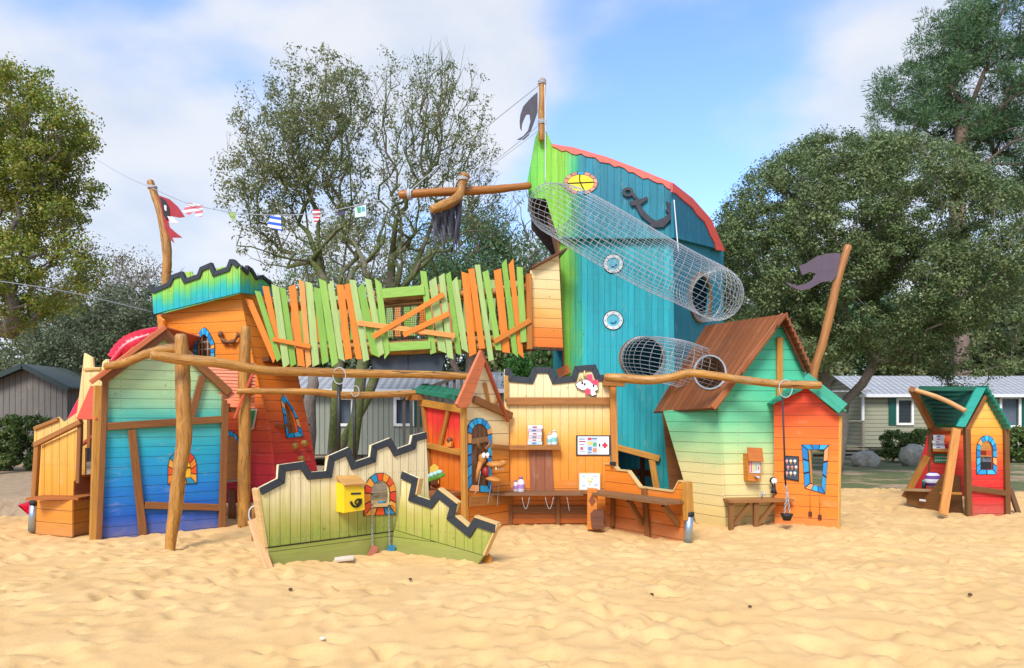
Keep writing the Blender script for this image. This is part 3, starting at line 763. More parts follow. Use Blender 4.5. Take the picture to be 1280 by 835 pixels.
# ---- mobile homes and cabins
def tileroof():
    m = NT('tile_sheet_roof'); uvv, u, v = m.uv(); ob = m.obj()
    a = m.math('SINE', m.math('MULTIPLY', u, 2*math.pi/.24)); fr = m.math('FRACT', m.math('DIVIDE', v, .33))
    c = m.mix(m.noise(ob, 2., 4), (.31, .315, .32, 1), (.47, .475, .48, 1)); c = m.mix(m.mr(fr, 0, .14, .75, 0), c, (.08, .085, .09, 1))
    c = m.mix(m.mr(a, -1, -.3, .45, 0), c, (.12, .125, .13, 1)); m.col(c); m.rough(.45)
    m.bump(m.math('ADD', m.math('MULTIPLY', a, .5), fr), .9, .05); return m.m
M_tile = tileroof()
def mobile_home(label, px0, px1, Y, depth, eave, ridge, side_mat, wins, vert, shut='#0b5a4a', door=None):
    a, b = (px0-CX)*Y/F, (px1-CX)*Y/F; t = thing('mobile_home', V(((a+b)/2, Y, 0)), label, 'mobile home')
    fl = .35
    pl = Plane((0, Y, 0), (1, 0, 0), (0, -1, 0))
    holes = []; 
    for (x0, y0, x1, y1, *_) in wins: holes.append([(x0, y0), (x1, y0), (x1, y1), (x0, y1)])
    f = lambda p: pl.px([p])[0]
    MB().slab(pl, [(a, fl), (b, fl), (b, eave), (a, eave)], .06, [[f(p) for p in h] for h in holes]).build('front_wall', side_mat, t)
    for nm, x in (('side_wall', a+.02), ('side_wall', b-.02)):
        ps = Plane((x, Y, 0), (0, 1, 0), (-1, 0, 0)); ps.n = V((-1, 0, 0)) if x < 0 else V((-1, 0, 0)); ps.u = V((0, 1, 0)); ps.v = V((0, 0, 1))
        MB().slab(ps, [(.06, fl), (depth, fl), (depth, eave), (depth/2, ridge-.05), (.06, eave)], .06).build(nm, side_mat, t)
    pb = Plane((0, Y+depth, 0), (1, 0, 0), (0, -1, 0)); MB().slab(pb, [(a, fl), (b, fl), (b, eave), (a, eave)], .06).build('back_wall', side_mat, t)
    MB().box(((a+b)/2, Y+depth/2, fl-.02), b-a, depth-.2, .04).build('floor', flat('#3a3835'), t)
    R = MB()
    for s in (0, 1):
        y0 = Y-.3 if s == 0 else Y+depth+.3; A, B, C_, D = V((a-.25, y0, eave-.03)), V((b+.25, y0, eave-.03)), V((b+.25, Y+depth/2, ridge)), V((a-.25, Y+depth/2, ridge))
        L = (D-A).length; n = (B-A).cross(D-A).normalized(); n = n if n.z > 0 else -n
        for off, rev in ((0, False), (-.05, True)):
            k = R.add([p + n*off for p in (A, B, C_, D)]); R.face([k, k+1, k+2, k+3] if not rev else [k+3, k+2, k+1, k], [(0, 0), (b-a+.5, 0), (b-a+.5, L), (0, L)])
        k = R.add([A, B, B-n*.05, A-n*.05]); R.face([k, k+1, k+2, k+3])
    R.build('roof', M_tile, t)
    MB().board(V((a-.25, Y-.33, eave-.06)), V((b+.25, Y-.33, eave-.06)), .12, .05, (0, -1, 0)).build('gutter', flat('#e6e6e2', .4), t)
    for x in (a+.04, b-.04): MB().board(V((x, Y-.015, fl)), V((x, Y-.015, eave)), .12, .05, (0, -1, 0)).build('corner_board', flat('#b3a98f'), t)
    for (x0, y0, x1, y1, *sh) in wins:
        k = Y/F; w = (x1-x0)*k; h = (y1-y0)*k; c = W((x0+x1)/2, (y0+y1)/2, Y); fr = MB()
        for sx in (-1, 1): fr.board(c + V((sx*(w/2), -.03, -h/2-.04)), c + V((sx*(w/2), -.03, h/2+.04)), .09, .07, (0, -1, 0))
        for sz in (-1, 1): fr.board(c + V((-w/2+.045, -.028, sz*h/2)), c + V((w/2-.045, -.028, sz*h/2)), .09, .066, (0, -1, 0))
        wf = fr.build('window', flat('#f2efe6', .35), t)
        g = NT('window_glass'); g.col((.05, .07, .08, 1)); g.rough(.06); g.b.inputs['Alpha'].default_value = .35
        MB().slab(Plane((0, Y+.0, 0), (1, 0, 0), (0, -1, 0)), [(c.x-w/2, c.z-h/2), (c.x+w/2, c.z-h/2), (c.x+w/2, c.z+h/2), (c.x-w/2, c.z+h/2)], .01).build('pane', g.m, wf)
        cu = NT('curtain'); cu.col((.45, .55, .68, 1)); cu.rough(.9); cm = MB(); pts = 26
        k0 = cm.add([(c.x - w/2 + w*i/(pts-1), Y+.16+.03*math.sin(i*1.5), c.z-h/2) for i in range(pts)] + [(c.x - w/2 + w*i/(pts-1), Y+.16+.03*math.sin(i*1.5), c.z+h/2) for i in range(pts)])
        for i in range(pts-1):
            if sh and sh[0] == 'open' and pts*.1 < i < pts*.9: continue
            cm.face([k0+i, k0+i+1, k0+pts+i+1, k0+pts+i], None, 0, True)
        cm.build('curtain', cu.m, wf)
        for s in ([-1] if not sh or sh[-1] != 'right' else [1]):
            shp = MB(); sc = c + V((s*(w/2+.05+w*.24), -.03, 0)); shp.board(sc - V((0, 0, h/2+.04)), sc + V((0, 0, h/2+.04)), w*.46, .03, (0, -1, 0))
            for q in range(12): zz = -h/2+.03 + (h-.06)*q/11; shp.board(sc + V((-w*.2, -.022, zz)), sc + V((w*.2, -.022, zz)), .03, .014, (0, -1, 0))
            shp.build('shutter', flat(shut, .45), t)
    n = int((b-a)/2.2)
    for i in range(n+1):
        x = a + .3 + (b-a-.6)*i/n; MB().box((x, Y+.4, .15), .3, .3, .38).build('support_block', flat('#77736c'), t)
    return t, a, b
def siding(name, hexc, w, vert):
    return planks(name, [(0, hexc)], w, vert, None, None, .1, .35, .4, .6)
M_side1 = siding('siding_beige', '#a8a78d', .16, False); M_side2 = siding('siding_greygreen', '#8f9585', .17, True)
home, ha, hb = mobile_home('long beige mobile home with wavy grey roof behind the kiosk hut at right', 1077, 1360, 29, 4., 2.42, 3.25, M_side1,
            [(1121, 499, 1140, 530, 'open', 'left'), (1250, 497, 1274, 533, 'shut', 'right')], False)
# veranda at its left end
d = thing('veranda', V(((1060-CX)*29/F, 29, 0)), 'small wooden veranda with railing at the left end of the beige mobile home', 'veranda')
mw = wood('#a49a86', .6, .7)
x0, x1 = (1010-CX)*29/F, (1076-CX)*29/F
mb = MB()
for i in range(12): mb.board(V((x0, 28.7+i*.16, .38)), V((x1, 28.7+i*.16, .38)), .15, .03, (0, 0, 1))
mb.build('deck_board', mw, d)
for x in (x0, (x0+x1)/2, x1-.05): MB().board(V((x, 28.7, -.1)), V((x, 28.7, 1.35)), .09, .09, (0, -1, 0)).build('railing_post', mw, d)
MB().board(V((x0, 28.7, 1.38)), V((x1, 28.7, 1.38)), .09, .04, (0, 0, 1)).build('handrail', mw, d)
MB().board(V((x0, 28.72, .5)), V(((x0+x1)/2, 28.72, 1.3)), .07, .03, (0, -1, 0)).build('cross_rail', mw, d)
MB().board(V((x0, 28.74, 1.3)), V(((x0+x1)/2, 28.74, .5)), .07, .03, (0, -1, 0)).build('cross_rail', mw, d)
for i in range(3): MB().box(((x0+x1)/2+.4, 28.3-i*.26, .3-i*.13), 1.1, .28, .05).build('step', mw, d)
for x in (x0, x1-.04): MB().board(V((x, 28.75, 1.35)), V((x, 28.75, 2.45)), .09, .09, (0, -1, 0)).build('roof_post', flat('#e6e6e2'), d)
MB().board(V((x0-.3, 28.6, 2.52)), V((x1, 28.6, 2.52)), .9, .06, (0, 0, 1)).build('canopy', M_tile, d)

mobile_home('grey green mobile home with vertical boards seen under the slat bridge', 340, 640, 23.5, 4., 2.42, 3.1, M_side2,
            [(424, 498, 441, 531, 'shut', 'right'), (494, 498, 516, 531, 'shut', 'right')], True)
# fence between (behind the red stall)
f = thing('picket_railing', V(((540-CX)*20/F, 20, 0)), 'dark sloping wooden railing under the slat bridge, right of the mossy stems', 'railing')
MB().board(W(500, 498, 20), W(585, 466, 20), .09, .06, (0, -1, 0)).build('handrail', wood('#6d6558'), f)
for i in range(9):
    x = 505 + i*9; MB().board(V(((x-CX)*20/F, 20.05, -.1)), W(x, 497-i*3.3, 20.05), .08, .03, (0, -1, 0)).build('paling', wood('#6d6558'), f)

def cabin(label, px0, px1, pxr, Y, depth, ye, yr, hexc, roofm, x_in=None):
    a, b, c = [(p-CX)*Y/F for p in (px0, px1, pxr)]; ze, zr = [CH + (HY-y)*Y/F for y in (ye, yr)]
    t = thing('wooden_cabin', V(((a+b)/2, Y, 0)), label, 'cabin'); pl = Plane((0, Y, 0), (1, 0, 0), (0, -1, 0))
    mat = planks('cabin_'+hexc, [(0, hexc)], .2, True, None, None, .09, .8, .6, .7)
    MB().slab(pl, [(a, -.1), (b, -.1), (b, ze), (c, zr), (a, ze)], .08).build('gable_wall', mat, t)
    for x in (a+.04, b-.04):
        ps = Plane((x, Y, 0), (0, 1, 0), (-1, 0, 0)); ps.n = V((-1, 0, 0)); ps.u = V((0, 1, 0)); ps.v = V((0, 0, 1))
        MB().slab(ps, [(.09, -.1), (depth, -.1), (depth, ze), (.09, ze)], .06).build('side_wall', mat, t)
    for s, (x, y_) in enumerate(((a-.25, ze-.06), (b+.25, ze-.06))):
        A, D = V((x, Y-.3, y_)), V((c, Y-.3, zr+.05)); B, E = A + V((0, depth+.5, 0)), D + V((0, depth+.5, 0)); mb = MB()
        n = (B-A).cross(D-A).normalized(); n = n if n.z > 0 else -n; L = (D-A).length
        MB().board((A+D)/2 + n*.02, (B+E)/2 + n*.02, L, .07, n).build('roof', roofm, t)
        MB().board(A - V((0, .04, .02)), D - V((0, .04, .02)), .16, .04, (0, -1, 0)).build('barge_board', flat('#2d3b38', .5), t)
    return t
cabin('weathered grey plank cabin with low gable behind the left hedge', -24, 84, 36, 25, 6, 484, 459, '#7d776f', flat('#5a625f', .6))
c2 = cabin('small brown cabin with pale metal roof right of the grey cabin', 78, 130, 104, 27, 4, 493, 486, '#9a6332', flat('#c9cfd6', .4))
MB().board(W(95, 500, 26.9), W(95, 520, 26.9), .35, .05, (0, -1, 0)).build('window', flat('#dfe7ee', .2), c2)
# overhead cable on the left
def cable(name, label, pts, r=.012):
    S = [W(*q) for q in spline(pts, 8)]; o = wire(name, S, r, flat('#8f9499', .5)); tag(o, label, 'cable')
cable('overhead_cable', 'pale overhead cable sloping across the tree at the left edge', [(-60, 345, 17), (10, 353, 17.3), (95, 367, 18), (190, 390, 19)], .014)
# ================================================================== PLAY VILLAGE, LEFT HALF
BR = '#96602c'; BR2 = '#b07434'; HON = '#b9772b'; TER = '#d67f4c'
M_br = wood(BR); M_br2 = wood(BR2); M_hon = wood('#cf943c'); M_ter = wood('#dd7c4a', .5); M_cutedge = wood('#e2bd7c', .4)
M_log = logmat('log_varnished', '#a8722e', '#5f3a17', '#c9903f'); M_logend = wood('#c79a58', .8)
LOG = [M_log, M_logend]
M_strip = flat('#30363c', .55, 0, .5); M_dark = flat('#1b1712', .8); M_wire = flat('#bcbfc0', .35, .35, .15); M_rope = flat('#c8cdd2', .8)
M_steel = flat('#a9bccb', .35, .8, .3); M_rubber = flat('#191b1d', .6)
def gpt(px, Y): x = (px-CX)*Y/F; return V((x, Y, H(x, Y)))

# ---------------------------------------------------------------- blue half-timbered playhouse
P = vplane(118, 9.6, 280, 10.6)
bh = thing('playhouse', gpt(198, 10.1), 'blue half timbered playhouse front fading to pale green under its gable', 'playhouse')
m = planks('blue_boards', [(0, '#1450b4'), (.35, '#1266c6'), (.75, '#1590d6'), (1.15, '#1fb2cc'), (1.55, '#5ccbb4'), (2.0, '#b9dfa2'), (2.7, '#d3e8ae')], .13, False, grain=.55)
win_o = arch_outline(209.5, 245.5, 562, 582, 605, k1=2, k2=6, k3=3, shear=-.04); win_i = arch_outline(218, 238, 573, 587, 597, k1=2, k2=6, k3=3, shear=-.04)
panel('front_wall', P, [(117, 684), (129, 479), (204, 420), (283, 491), (277, 666)], m, bh, .03)
w = stained('window', P, win_o, win_i, ['#f28a2c', '#ef5a2a', '#f6a63c', '#2f93b5', '#f5912f', '#ee5a28', '#e8452a'], bh, .002)
panel('pane', P, win_i, flat('#f7bf2f', .3, 0, .3), w, .008, off=.012, bevel=0)
for a, b in (((228, 574), (228, 597)), ((218, 585), (238, 584))): beam('glazing_bar', P, a, b, 1.4, M_dark, w, .01, .022)
beam('post', P, (122, 686), (131, 478), 7, M_br, bh, .06, .034); beam('post', P, (116, 690), (122, 482), 8.5, M_hon, bh, .10, .012)
beam('post', P, (276, 670), (281, 492), 8, M_br, bh, .06, .034)
beam('cross_beam', P, (133, 533), (278, 524), 9, M_br, bh, .05, .036); beam('cross_beam', P, (180, 631), (275, 634), 8.5, M_br, bh, .05, .036)
beam('brace', P, (164, 537), (179, 676), 9, M_br, bh, .045, .033); beam('brace', P, (252, 470), (238, 522), 8, M_br, bh, .045, .033)
beam('gable_board', P, (126, 477), (206, 417), 10, M_br, bh, .05, .062); beam('gable_board', P, (203, 416), (285, 491), 10, M_br, bh, .05, .064)
# roof: overhanging boards, left orange red slope, right salmon weatherboards
P2 = vplane(118, 9.45, 280, 10.45)
beam('barge_board', P2, (113, 478), (206, 409), 6, M_ter, bh, .05, .02)
A, B, C_, D = P2.hit(120, 474), P2.hit(205, 410), V((P2.hit(205, 410).x-.25, 11.8, P2.hit(205, 410).z+.05)), V((P2.hit(120, 474).x-.15, 11.8, P2.hit(120, 474).z))
R = MB()
for i in range(7):
    f0, f1 = i/7, (i+1)/7; a0, a1 = A.lerp(B, f0), A.lerp(B, f1); d0, d1 = D.lerp(C_, f0), D.lerp(C_, f1)
    n = (a1-a0).cross(d0-a0).normalized(); n = n if n.z > 0 else -n
    R.board((a0+a1)/2 + n*(.02+.012*(i % 2)), (d0+d1)/2 + n*(.02+.012*(i % 2)), (a1-a0).length*1.05, .025, n)
R.build('roof_boards', wood('#c9603a', .5), bh)
# red flared skirt of the left slope
P3 = plane3(W(96, 524, 9.9), W(118, 524, 9.55), W(126, 468, 9.7))
panel('roof_skirt', P3, [(95, 524), (119, 524), (119, 486), (113, 482)], wood('#de5330', .4), bh, .03)
# right slope: salmon lapped boards running back towards the tower
S = MB(); 
for i in range(13):
    y0 = 455 + i*4.3; x0 = 240 + i*4.0
    A = W(x0, y0, 10.55); B = W(318, y0 + 1.5, 10.75 + .0*i)
    S.board(A + V((0, .06*(12-i)/12, 0)), B + V((0, .06*(12-i)/12, 0)), .062, .02, V((.1, -.85, .45)))
S.build('lapped_roof', wood('#e88a5e', .35, .45), bh)
k = plane3(W(242, 452, 10.66), W(318, 455, 10.86), W(286, 509, 10.75)); panel('roof_underlay', k, [(242, 454), (318, 456), (316, 508), (288, 508)], wood('#b5633f'), bh, .03, off=-.03)
beam('ridge_trim', vplane(300, 10.6, 330, 10.75), (292, 523), (318, 460), 3, wood('#d85a35', .4), bh, .03, .05)
beam('cross_beam', vplane(280, 10.65, 330, 10.8), (284, 512), (306, 512), 7, M_br, bh, .04, .02)
panel('back_wall', vplane(118, 11.3, 280, 11.6), [(136, 668), (144, 500), (205, 440), (262, 500), (262, 668)], wood('#a8703a'), bh, .03)
for a in ((282, 10.65), (255, 11.6)): pass

# ---------------------------------------------------------------- yellow climbing entrance at far left
P = vplane(36, 10.9, 132, 10.55)
en = thing('climbing_entrance', gpt(75, 10.4), 'yellow boarded climbing entrance with battlement back wall and box step, far left', 'play entrance')
my = planks('yellow_boards', [(.1, '#e29a2c'), (.9, '#e8ae4e'), (1.6, '#eac276'), (2.4, '#f2d795')], .14, True, grain=.45)
panel('back_wall', P, [(36.5, 668), (43, 533), (73, 521), (79, 528), (96, 516), (105, 441), (115.5, 447), (116.5, 459), (127, 459), (128, 452), (132, 449), (136, 449), (136, 560), (106, 560), (106, 668)], my, en, .035, holes=[[(99, 594), (100, 545), (116-14, 545), (102, 594)]][:0])
beam('cap_board', P, (44, 536), (74, 524), 4.5, M_br2, en, .05, .01)
beam('rail', P, (106, 462), (127, 461), 3.5, wood('#e0b46a'), en, .03, .012)
Q = vplane(46, 10.1, 108, 9.95)
panel('side_panel', Q, [(50, 662), (52, 557), (98, 536), (99, 596), (92, 602), (90, 662)], planks('amber_boards', [(0, '#e0922a'), (.7, '#e6a032'), (1.5, '#ecb658')], .12, True, grain=.6), en, .03)
beam('post', Q, (42, 664), (48.5, 554), 6.5, M_br2, en, .06, .02)
beam('handrail', Q, (46, 556), (104, 527), 6, M_br2, en, .07, .03)
beam('post', Q, (98, 604), (100.5, 530), 5.5, M_br, en, .05, .0)
beam('post', vplane(90, 10.6, 125, 10.5), (112, 560), (112, 500), 5, M_br, en, .05, .0)
beam('brace', vplane(90, 10.6, 125, 10.5), (103, 556), (116, 545), 4, wood('#b5482c'), en, .04, .0)
# box step
bx = MB(); c0 = [W(56, 626, 9.9), W(90, 625, 9.75), W(112, 623, 10.0)]
mbx = planks('box_boards', [(0, '#de8a24'), (.6, '#e89a38')], .17, False, grain=.7)
PL = plane3(V((c0[0].x, 9.9, 0)), V((c0[1].x, 9.7, 0)), V((c0[0].x, 9.9, 1))); PR = plane3(V((c0[1].x, 9.7, 0)), V((c0[2].x, 10.15, 0)), V((c0[1].x, 9.7, 1)))
stp = panel('box_step', PL, [(44, 626), (90, 625), (90, 672), (44, 669)], mbx, en, .03)
panel('box_side', PR, [(90.4, 625), (113, 624), (113, 668), (90.4, 672)], mbx, stp, .03, off=.0)
z = c0[1].z + .02; t4 = MB(); 
for i in range(4):
    a = W(45, 625, 9.9); MB
    t4.board(V((a.x + .0, 9.76 + i*.17, z)), V((c0[2].x+.02, 9.76 + i*.17 + .02, z)), .165, .03, (0, 0, 1))
t4.build('box_lid', wood('#b86a2a'), stp)
panel('riser', vplane(90, 10.5, 120, 10.5), [(92, 627), (93, 595), (114, 594), (114, 627)], wood('#b5622a'), en, .03)
b = MB(); b.board(W(92, 596, 10.4), W(114, 594, 10.4), .3, .03, (0, 0, 1)); b.build('upper_step', wood('#c4742f'), en)
# steel sleeve on the end post
MB().tube([W(40, 664, 9.98), W(42.5, 628, 9.98)], .05, 12).build('steel_sleeve', M_steel, en)
MB().tube([W(42.4, 631, 9.98), W(42.8, 626, 9.98)], .057, 12).build('rubber_cap', M_rubber, en)

# ---------------------------------------------------------------- red plastic slide behind
sl = thing('slide', gpt(100, 12.6), 'glossy red plastic slide showing above the blue playhouse roof, its foot at far left', 'slide')
M_red = flat('#d8142e', .25, 0, .15)
ctrl = [(192, 428, 12.6), (170, 436, 12.5), (150, 452, 12.4), (120, 490, 12.2), (85, 570, 11.9), (68, 622, 11.7), (58, 636, 11.6), (52, 641, 11.5)]
S = [W(*q) for q in spline(ctrl, 6)]; mb = MB(); prev = None
for i, p in enumerate(S):
    d = (S[min(i+1, len(S)-1)] - S[max(i-1, 0)]).normalized(); sd = d.cross(V((0, 0, 1))).normalized(); up = sd.cross(d)
    prof = [sd*math.cos(a)*.27*(1.15 if k in (0, 8) else 1) + up*(-math.sin(a)*.22 + .12) for k, a in enumerate([math.pi*j/8 for j in range(9)])]
    prof = prof + [q*1.14 - up*.012 for q in reversed(prof)]
    k = mb.add([p + q for q in prof])
    if prev is not None:
        n = len(prof)
        for j in range(n): mb.face([prev+j, prev+(j+1) % n, k+(j+1) % n, k+j], None, 0, True)
    prev = k
mb.build('chute', M_red, sl)
mb = MB()
hp = spline([(146, 452, 12.3), (158, 439, 12.35), (172, 431, 12.4), (186, 427, 12.5), (203, 424, 12.7)], 8); mb.tube([W(*q) for q in hp], [(13 + 3.5*min(1, i/12) + .55*math.sin(i*2.2))*12.4/F for i in range(len(hp))], 20)
mb.build('hood', M_red, sl)
MB().tube([S[14] - V((0, 0, .1)), V((S[14].x, S[14].y, -.1))], .05, 10).build('support_post', M_br, sl)

# ---------------------------------------------------------------- orange red tower
PF = vplane(195, 11.9, 345, 11.3)
A3 = PF.hit(300, 367); B3 = PF.hit(346, 630); C3 = W(400, 600, 12.4); PR = plane3(A3, B3, C3)
tw = thing('castle_tower', gpt(290, 11.8), 'leaning orange to crimson tower with green battlement crown, left end of the slat bridge', 'play tower')
mt = planks('tower_boards', [(0, '#b8163a'), (.45, '#cc2040'), (.95, '#dc3a34'), (1.5, '#ea5f26'), (2.1, '#f28322'), (3.3, '#f7941f')], .17, False, grain=.4)
g_o = arch_outline(242.5, 269, 409, 430, 446, 'gothic', 3, 8, 2, -.0); g_i = arch_outline(247.5, 264, 418, 432, 446, 'gothic', 3, 8, 2)
arch = arch_outline(276, 300.5, 545, 566, 600, 'round', 3, 8, 2)
panel('front_wall', PF, [(216, 630), (206, 470), (195.5, 394), (300, 367), (318, 459), (338, 544), (347.5, 628)], mt, tw, .04, holes=[g_i, arch])
stained('arched_window_frame', PF, g_o, g_i, BL, tw, .002)
wp = panel('window_shutter', PF, [(246, 448), (246, 416), (266, 416), (266, 448)], planks('shutter_boards', [(0, '#8a5a34')], .09, True, gap=.12), tw, .02, off=-.05)
for a, b in (((252, 418), (252, 446)), ((259, 418), (259, 446)), ((247, 428), (265, 427)), ((247, 437), (265, 436))): beam('lattice_bar', PF, a, b, .9, flat('#c9c2b2'), wp, .01, -.01)
ar_o = arch_outline(270, 303, 538, 566, 600, 'round', 3, 8, 2)
stained('doorway_frame', PF, ar_o, arch, BL, tw, .002)
h_o = arch_outline(350, 381, 0, 0, 0)
so = [(352, 503), (350, 497), (354, 492.5), (360, 503), (368, 516), (374, 530), (378.5, 546), (368, 547), (357, 549), (355, 534), (353.5, 520), (352.5, 511)]
so = [(350.5, 500), (353.5, 493), (359, 500), (366, 511), (372, 523), (376, 536), (378.5, 545.5), (368, 546.8), (357.5, 548), (355.5, 532), (353.5, 518), (351.5, 508)]
ce = (363.5, 526); si = [((x-ce[0])*.62+ce[0]-.3, (y-ce[1])*.74+ce[1]-.3) for x, y in so]
panel('side_wall', PR, [(300.4, 367), (322, 352), (338, 362), (373, 470), (397, 588), (404, 628), (348, 630), (338.3, 544), (318.3, 459)], mt, tw, .04, holes=[si])
stained('side_window_frame', PR, so, si, BL, tw, .002)
rv = panel('window_reveal', PR, [(x+2.5, y) for x, y in si], M_br2, tw, .02, holes=[[((x-ce[0])*.62+ce[0], (y-ce[1])*.8+ce[1]) for x, y in si]], off=-.045, bevel=0)
# back side so the inside stays dark
panel('back_wall', vplane(195, 13.4, 400, 13.6), [(210, 620), (203, 400), (320, 380), (385, 600), (385, 620)], M_br, tw, .04)
panel('left_wall', plane3(PF.hit(196, 395), PF.hit(216, 630), W(206, 600, 13.3)), [(196, 394), (203, 400), (213, 620), (216, 628)], mt, tw, .04)
b = MB(); b.slab(Plane((0, 0, 3.05), (1, 0, 0), (0, 0, 1)), [(-5.4, 11.7), (-4.1, 11.3), (-4.0, 13.2), (-5.3, 13.2)], .04); b.build('platform', M_br, tw)
b = MB(); b.slab(Plane((0, 0, 1.45), (1, 0, 0), (0, 0, 1)), [(-5.1, 11.8), (-3.6, 11.6), (-3.6, 13.2), (-5.1, 13.2)], .04); b.build('floor', M_br, tw)
for x, Y in ((235, 11.9), (290, 11.5), (343, 11.5), (392, 12.5)): MB().tube([V(((x-CX)*Y/F, Y, -.2)), V(((x-CX)*Y/F, Y, .45))], .06, 8).build('foot_post', M_br, tw)
MB().board(W(286, 601, 11.45), W(300, 600, 11.45), .25, .03, (0, 0, 1)).build('sill', wood('#b9a58c'), tw)
# crown
mc = planks('crown_boards', [(3.2, '#14aebc'), (3.34, '#2ab9a4'), (3.46, '#6ec862'), (3.56, '#98d04e'), (3.8, '#aed85a')], .11, True, grain=.45, gap=.035, slope=.165)
mc2_ = planks('crown_side_boards', [(3.44, '#14aebc'), (3.56, '#2ab9a4'), (3.66, '#6ec862'), (3.74, '#98d04e'), (4, '#aed85a')], .11, True, grain=.45, gap=.035, slope=.06)
PC = vplane(190, 11.75, 300, 11.25)
top = [(190.5, 358), (195, 363), (212, 355), (216, 346), (229.5, 341), (234, 350), (248.5, 345), (252, 336), (266, 330), (270.5, 341), (285, 336), (289, 326), (294, 326), (301, 333)]
panel('crown_front', PC, [(301, 366), (193, 393)] + top, mc, tw, .04, off=.02)
def strip(name, pl, top, wpx, parent, off, t=.02, seg=1):
    mb = MB(); Q = pl.px(top); wm = wpx*pl.hit(*top[0]).y/F; n = len(Q)
    def nrm(a, b):
        d = np.array(b)-np.array(a); d /= np.linalg.norm(d); return np.array([d[1], -d[0]])
    low = []
    for i in range(n):
        if i == 0: o = nrm(Q[0], Q[1])
        elif i == n-1: o = nrm(Q[-2], Q[-1])
        else:
            a, b = nrm(Q[i-1], Q[i]), nrm(Q[i], Q[i+1]); o = (a+b)/max(.45, 1+a.dot(b))
        low.append((Q[i][0]+o[0]*wm, Q[i][1]+o[1]*wm))
    for i in range(n-1):
        q = [Q[i], Q[i+1], low[i+1], low[i]]; c = (sum(p[0] for p in q)/4, sum(p[1] for p in q)/4)
        mb.slab(pl, [(c[0]+(p[0]-c[0])*.985, c[1]+(p[1]-c[1])*.99) for p in q], t, (), off)
    return mb.build(name, M_strip, parent, .003)
strip('crown_cap', PC, [(189.5, 356), (194.5, 361)] + [(x, y-1.5) for x, y in top[2:]], 5.5, tw, .045, .06)
PC2 = plane3(PC.hit(301, 366), PC.hit(301, 333), W(340.5, 370, 12.0))
top2 = [(301, 333), (307, 339), (308, 333), (314, 337), (320, 347), (327, 345), (335, 351), (341, 358)]
panel('crown_side', PC2, [(301.3, 366), (341, 371)] + top2[::-1], mc2_, tw, .04, off=.0)
strip('crown_cap', PC2, [(x, y-1.5) for x, y in top2], 4.5, tw, .03, .06)
panel('crown_back', vplane(190, 13.1, 345, 13.3), [(203, 392), (203, 352), (222, 350), (226, 341), (240, 339), (243, 348), (262, 345), (266, 336), (281, 333), (284, 343), (330, 352), (332, 388)], mc, tw, .04)
# small things on the tower
mb = MB(); S = spline([(303-24.5, 415), (280, 424), (287, 428), (295, 427), (302, 418)], 5)
hd = MB().tube([PF.hit(x, y) + PF.n*.06 for x, y in S], [.03 + .012*math.sin(i) for i in range(len(S))], 8, 0, True, .12).build('carved_handle', wood('#80522c'), tw)
for x, y in ((367, 558), (379, 554.5), (375, 574), (384, 606)):
    c = PR.hit(x, y); mb = MB(); n = PR.n
    mb.tube([c - n*.0, c + n*.05, c + n*.075], [.062, .058, .035], 6, 0, True, .06, smooth=False); mb.build('climbing_knob', wood('#b08a3c'), tw)
beam('bridge_ledge', PR, (328, 450), (352, 455), 6, wood('#6b4226'), tw, .14, .05)
# green shield sign
gs = thing('shield_sign', PF.hit(309, 540), 'small green shield shaped sign with pale emblem between tower doorway and log post', 'sign')
panel('sign_board', PF, [(299, 512), (323, 511), (318, 536), (309, 541), (300, 538)], flat('#d9dccb'), gs, .012, off=.03, bevel=0)
panel('sign_face', PF, [(301, 514), (321, 513), (316.5, 534.5), (309, 538.5), (302, 536)], flat('#2c8a48', .4), gs, .006, off=.04, bevel=0)
MB().tube([PF.hit(x, y) + PF.n*.045 for x, y in ((313, 517), (307, 522), (314, 526), (308, 533))], .012, 5).build('emblem', flat('#e8d34a'), gs)

# ---------------------------------------------------------------- log frames and swings
lf = thing('log_frame', gpt(213, 9.0), 'rustic log frame of two crooked posts and long beams across the front left', 'log frame')
log('post', [(212, 700, 8.95, 6), (214, 672, 8.97, 6.8), (220, 630, 9.0, 8.6), (224, 590, 9.0, 8.4), (230, 550, 9.05, 9.4), (229, 500, 9.05, 9.2), (228, 460, 9.1, 8.8), (226, 420, 9.1, 7)], LOG, lf)
log('post', [(305, 662, 10.7, 7.6), (305, 600, 10.7, 7.8), (306, 540, 10.7, 7.5), (305, 480, 10.7, 7.2), (306, 440, 10.7, 7), (307, 410, 10.7, 5.6)], LOG, lf)
log('long_beam', [(190, 444, 8.7, 5.6), (225, 449, 8.85, 6.8), (270, 453, 9.0, 6.6), (330, 463, 9.3, 5.8), (390, 465, 9.6, 5.6), (450, 467, 9.9, 5.6), (520, 468, 10.2, 5), (594, 471, 10.45, 4.4)], LOG, lf)
log('short_beam', [(133, 458, 9.3, 4.6), (160, 452, 9.25, 5.2), (185, 442, 9.2, 5.8), (212, 436, 9.15, 6), (232, 434.5, 9.1, 5)], LOG, lf)
log('back_beam', [(297, 489, 10.55, 3.6), (340, 489, 10.7, 4), (395, 490, 10.9, 4.2), (430, 494, 11.1, 4.6), (480, 493, 11.3, 4), (524, 491, 11.5, 4)], LOG, lf)
def rope_loop(x, y, Y, parent, r=.16):
    c = W(x, y, Y); mb = MB(); mb.tube([c + V((math.cos(a)*r*.75, -.06, math.sin(a)*r)) for a in [k*math.pi/8 for k in range(16)]], .0055, 5, closed=True)
    return mb.build('rope_loop', M_rope, parent)
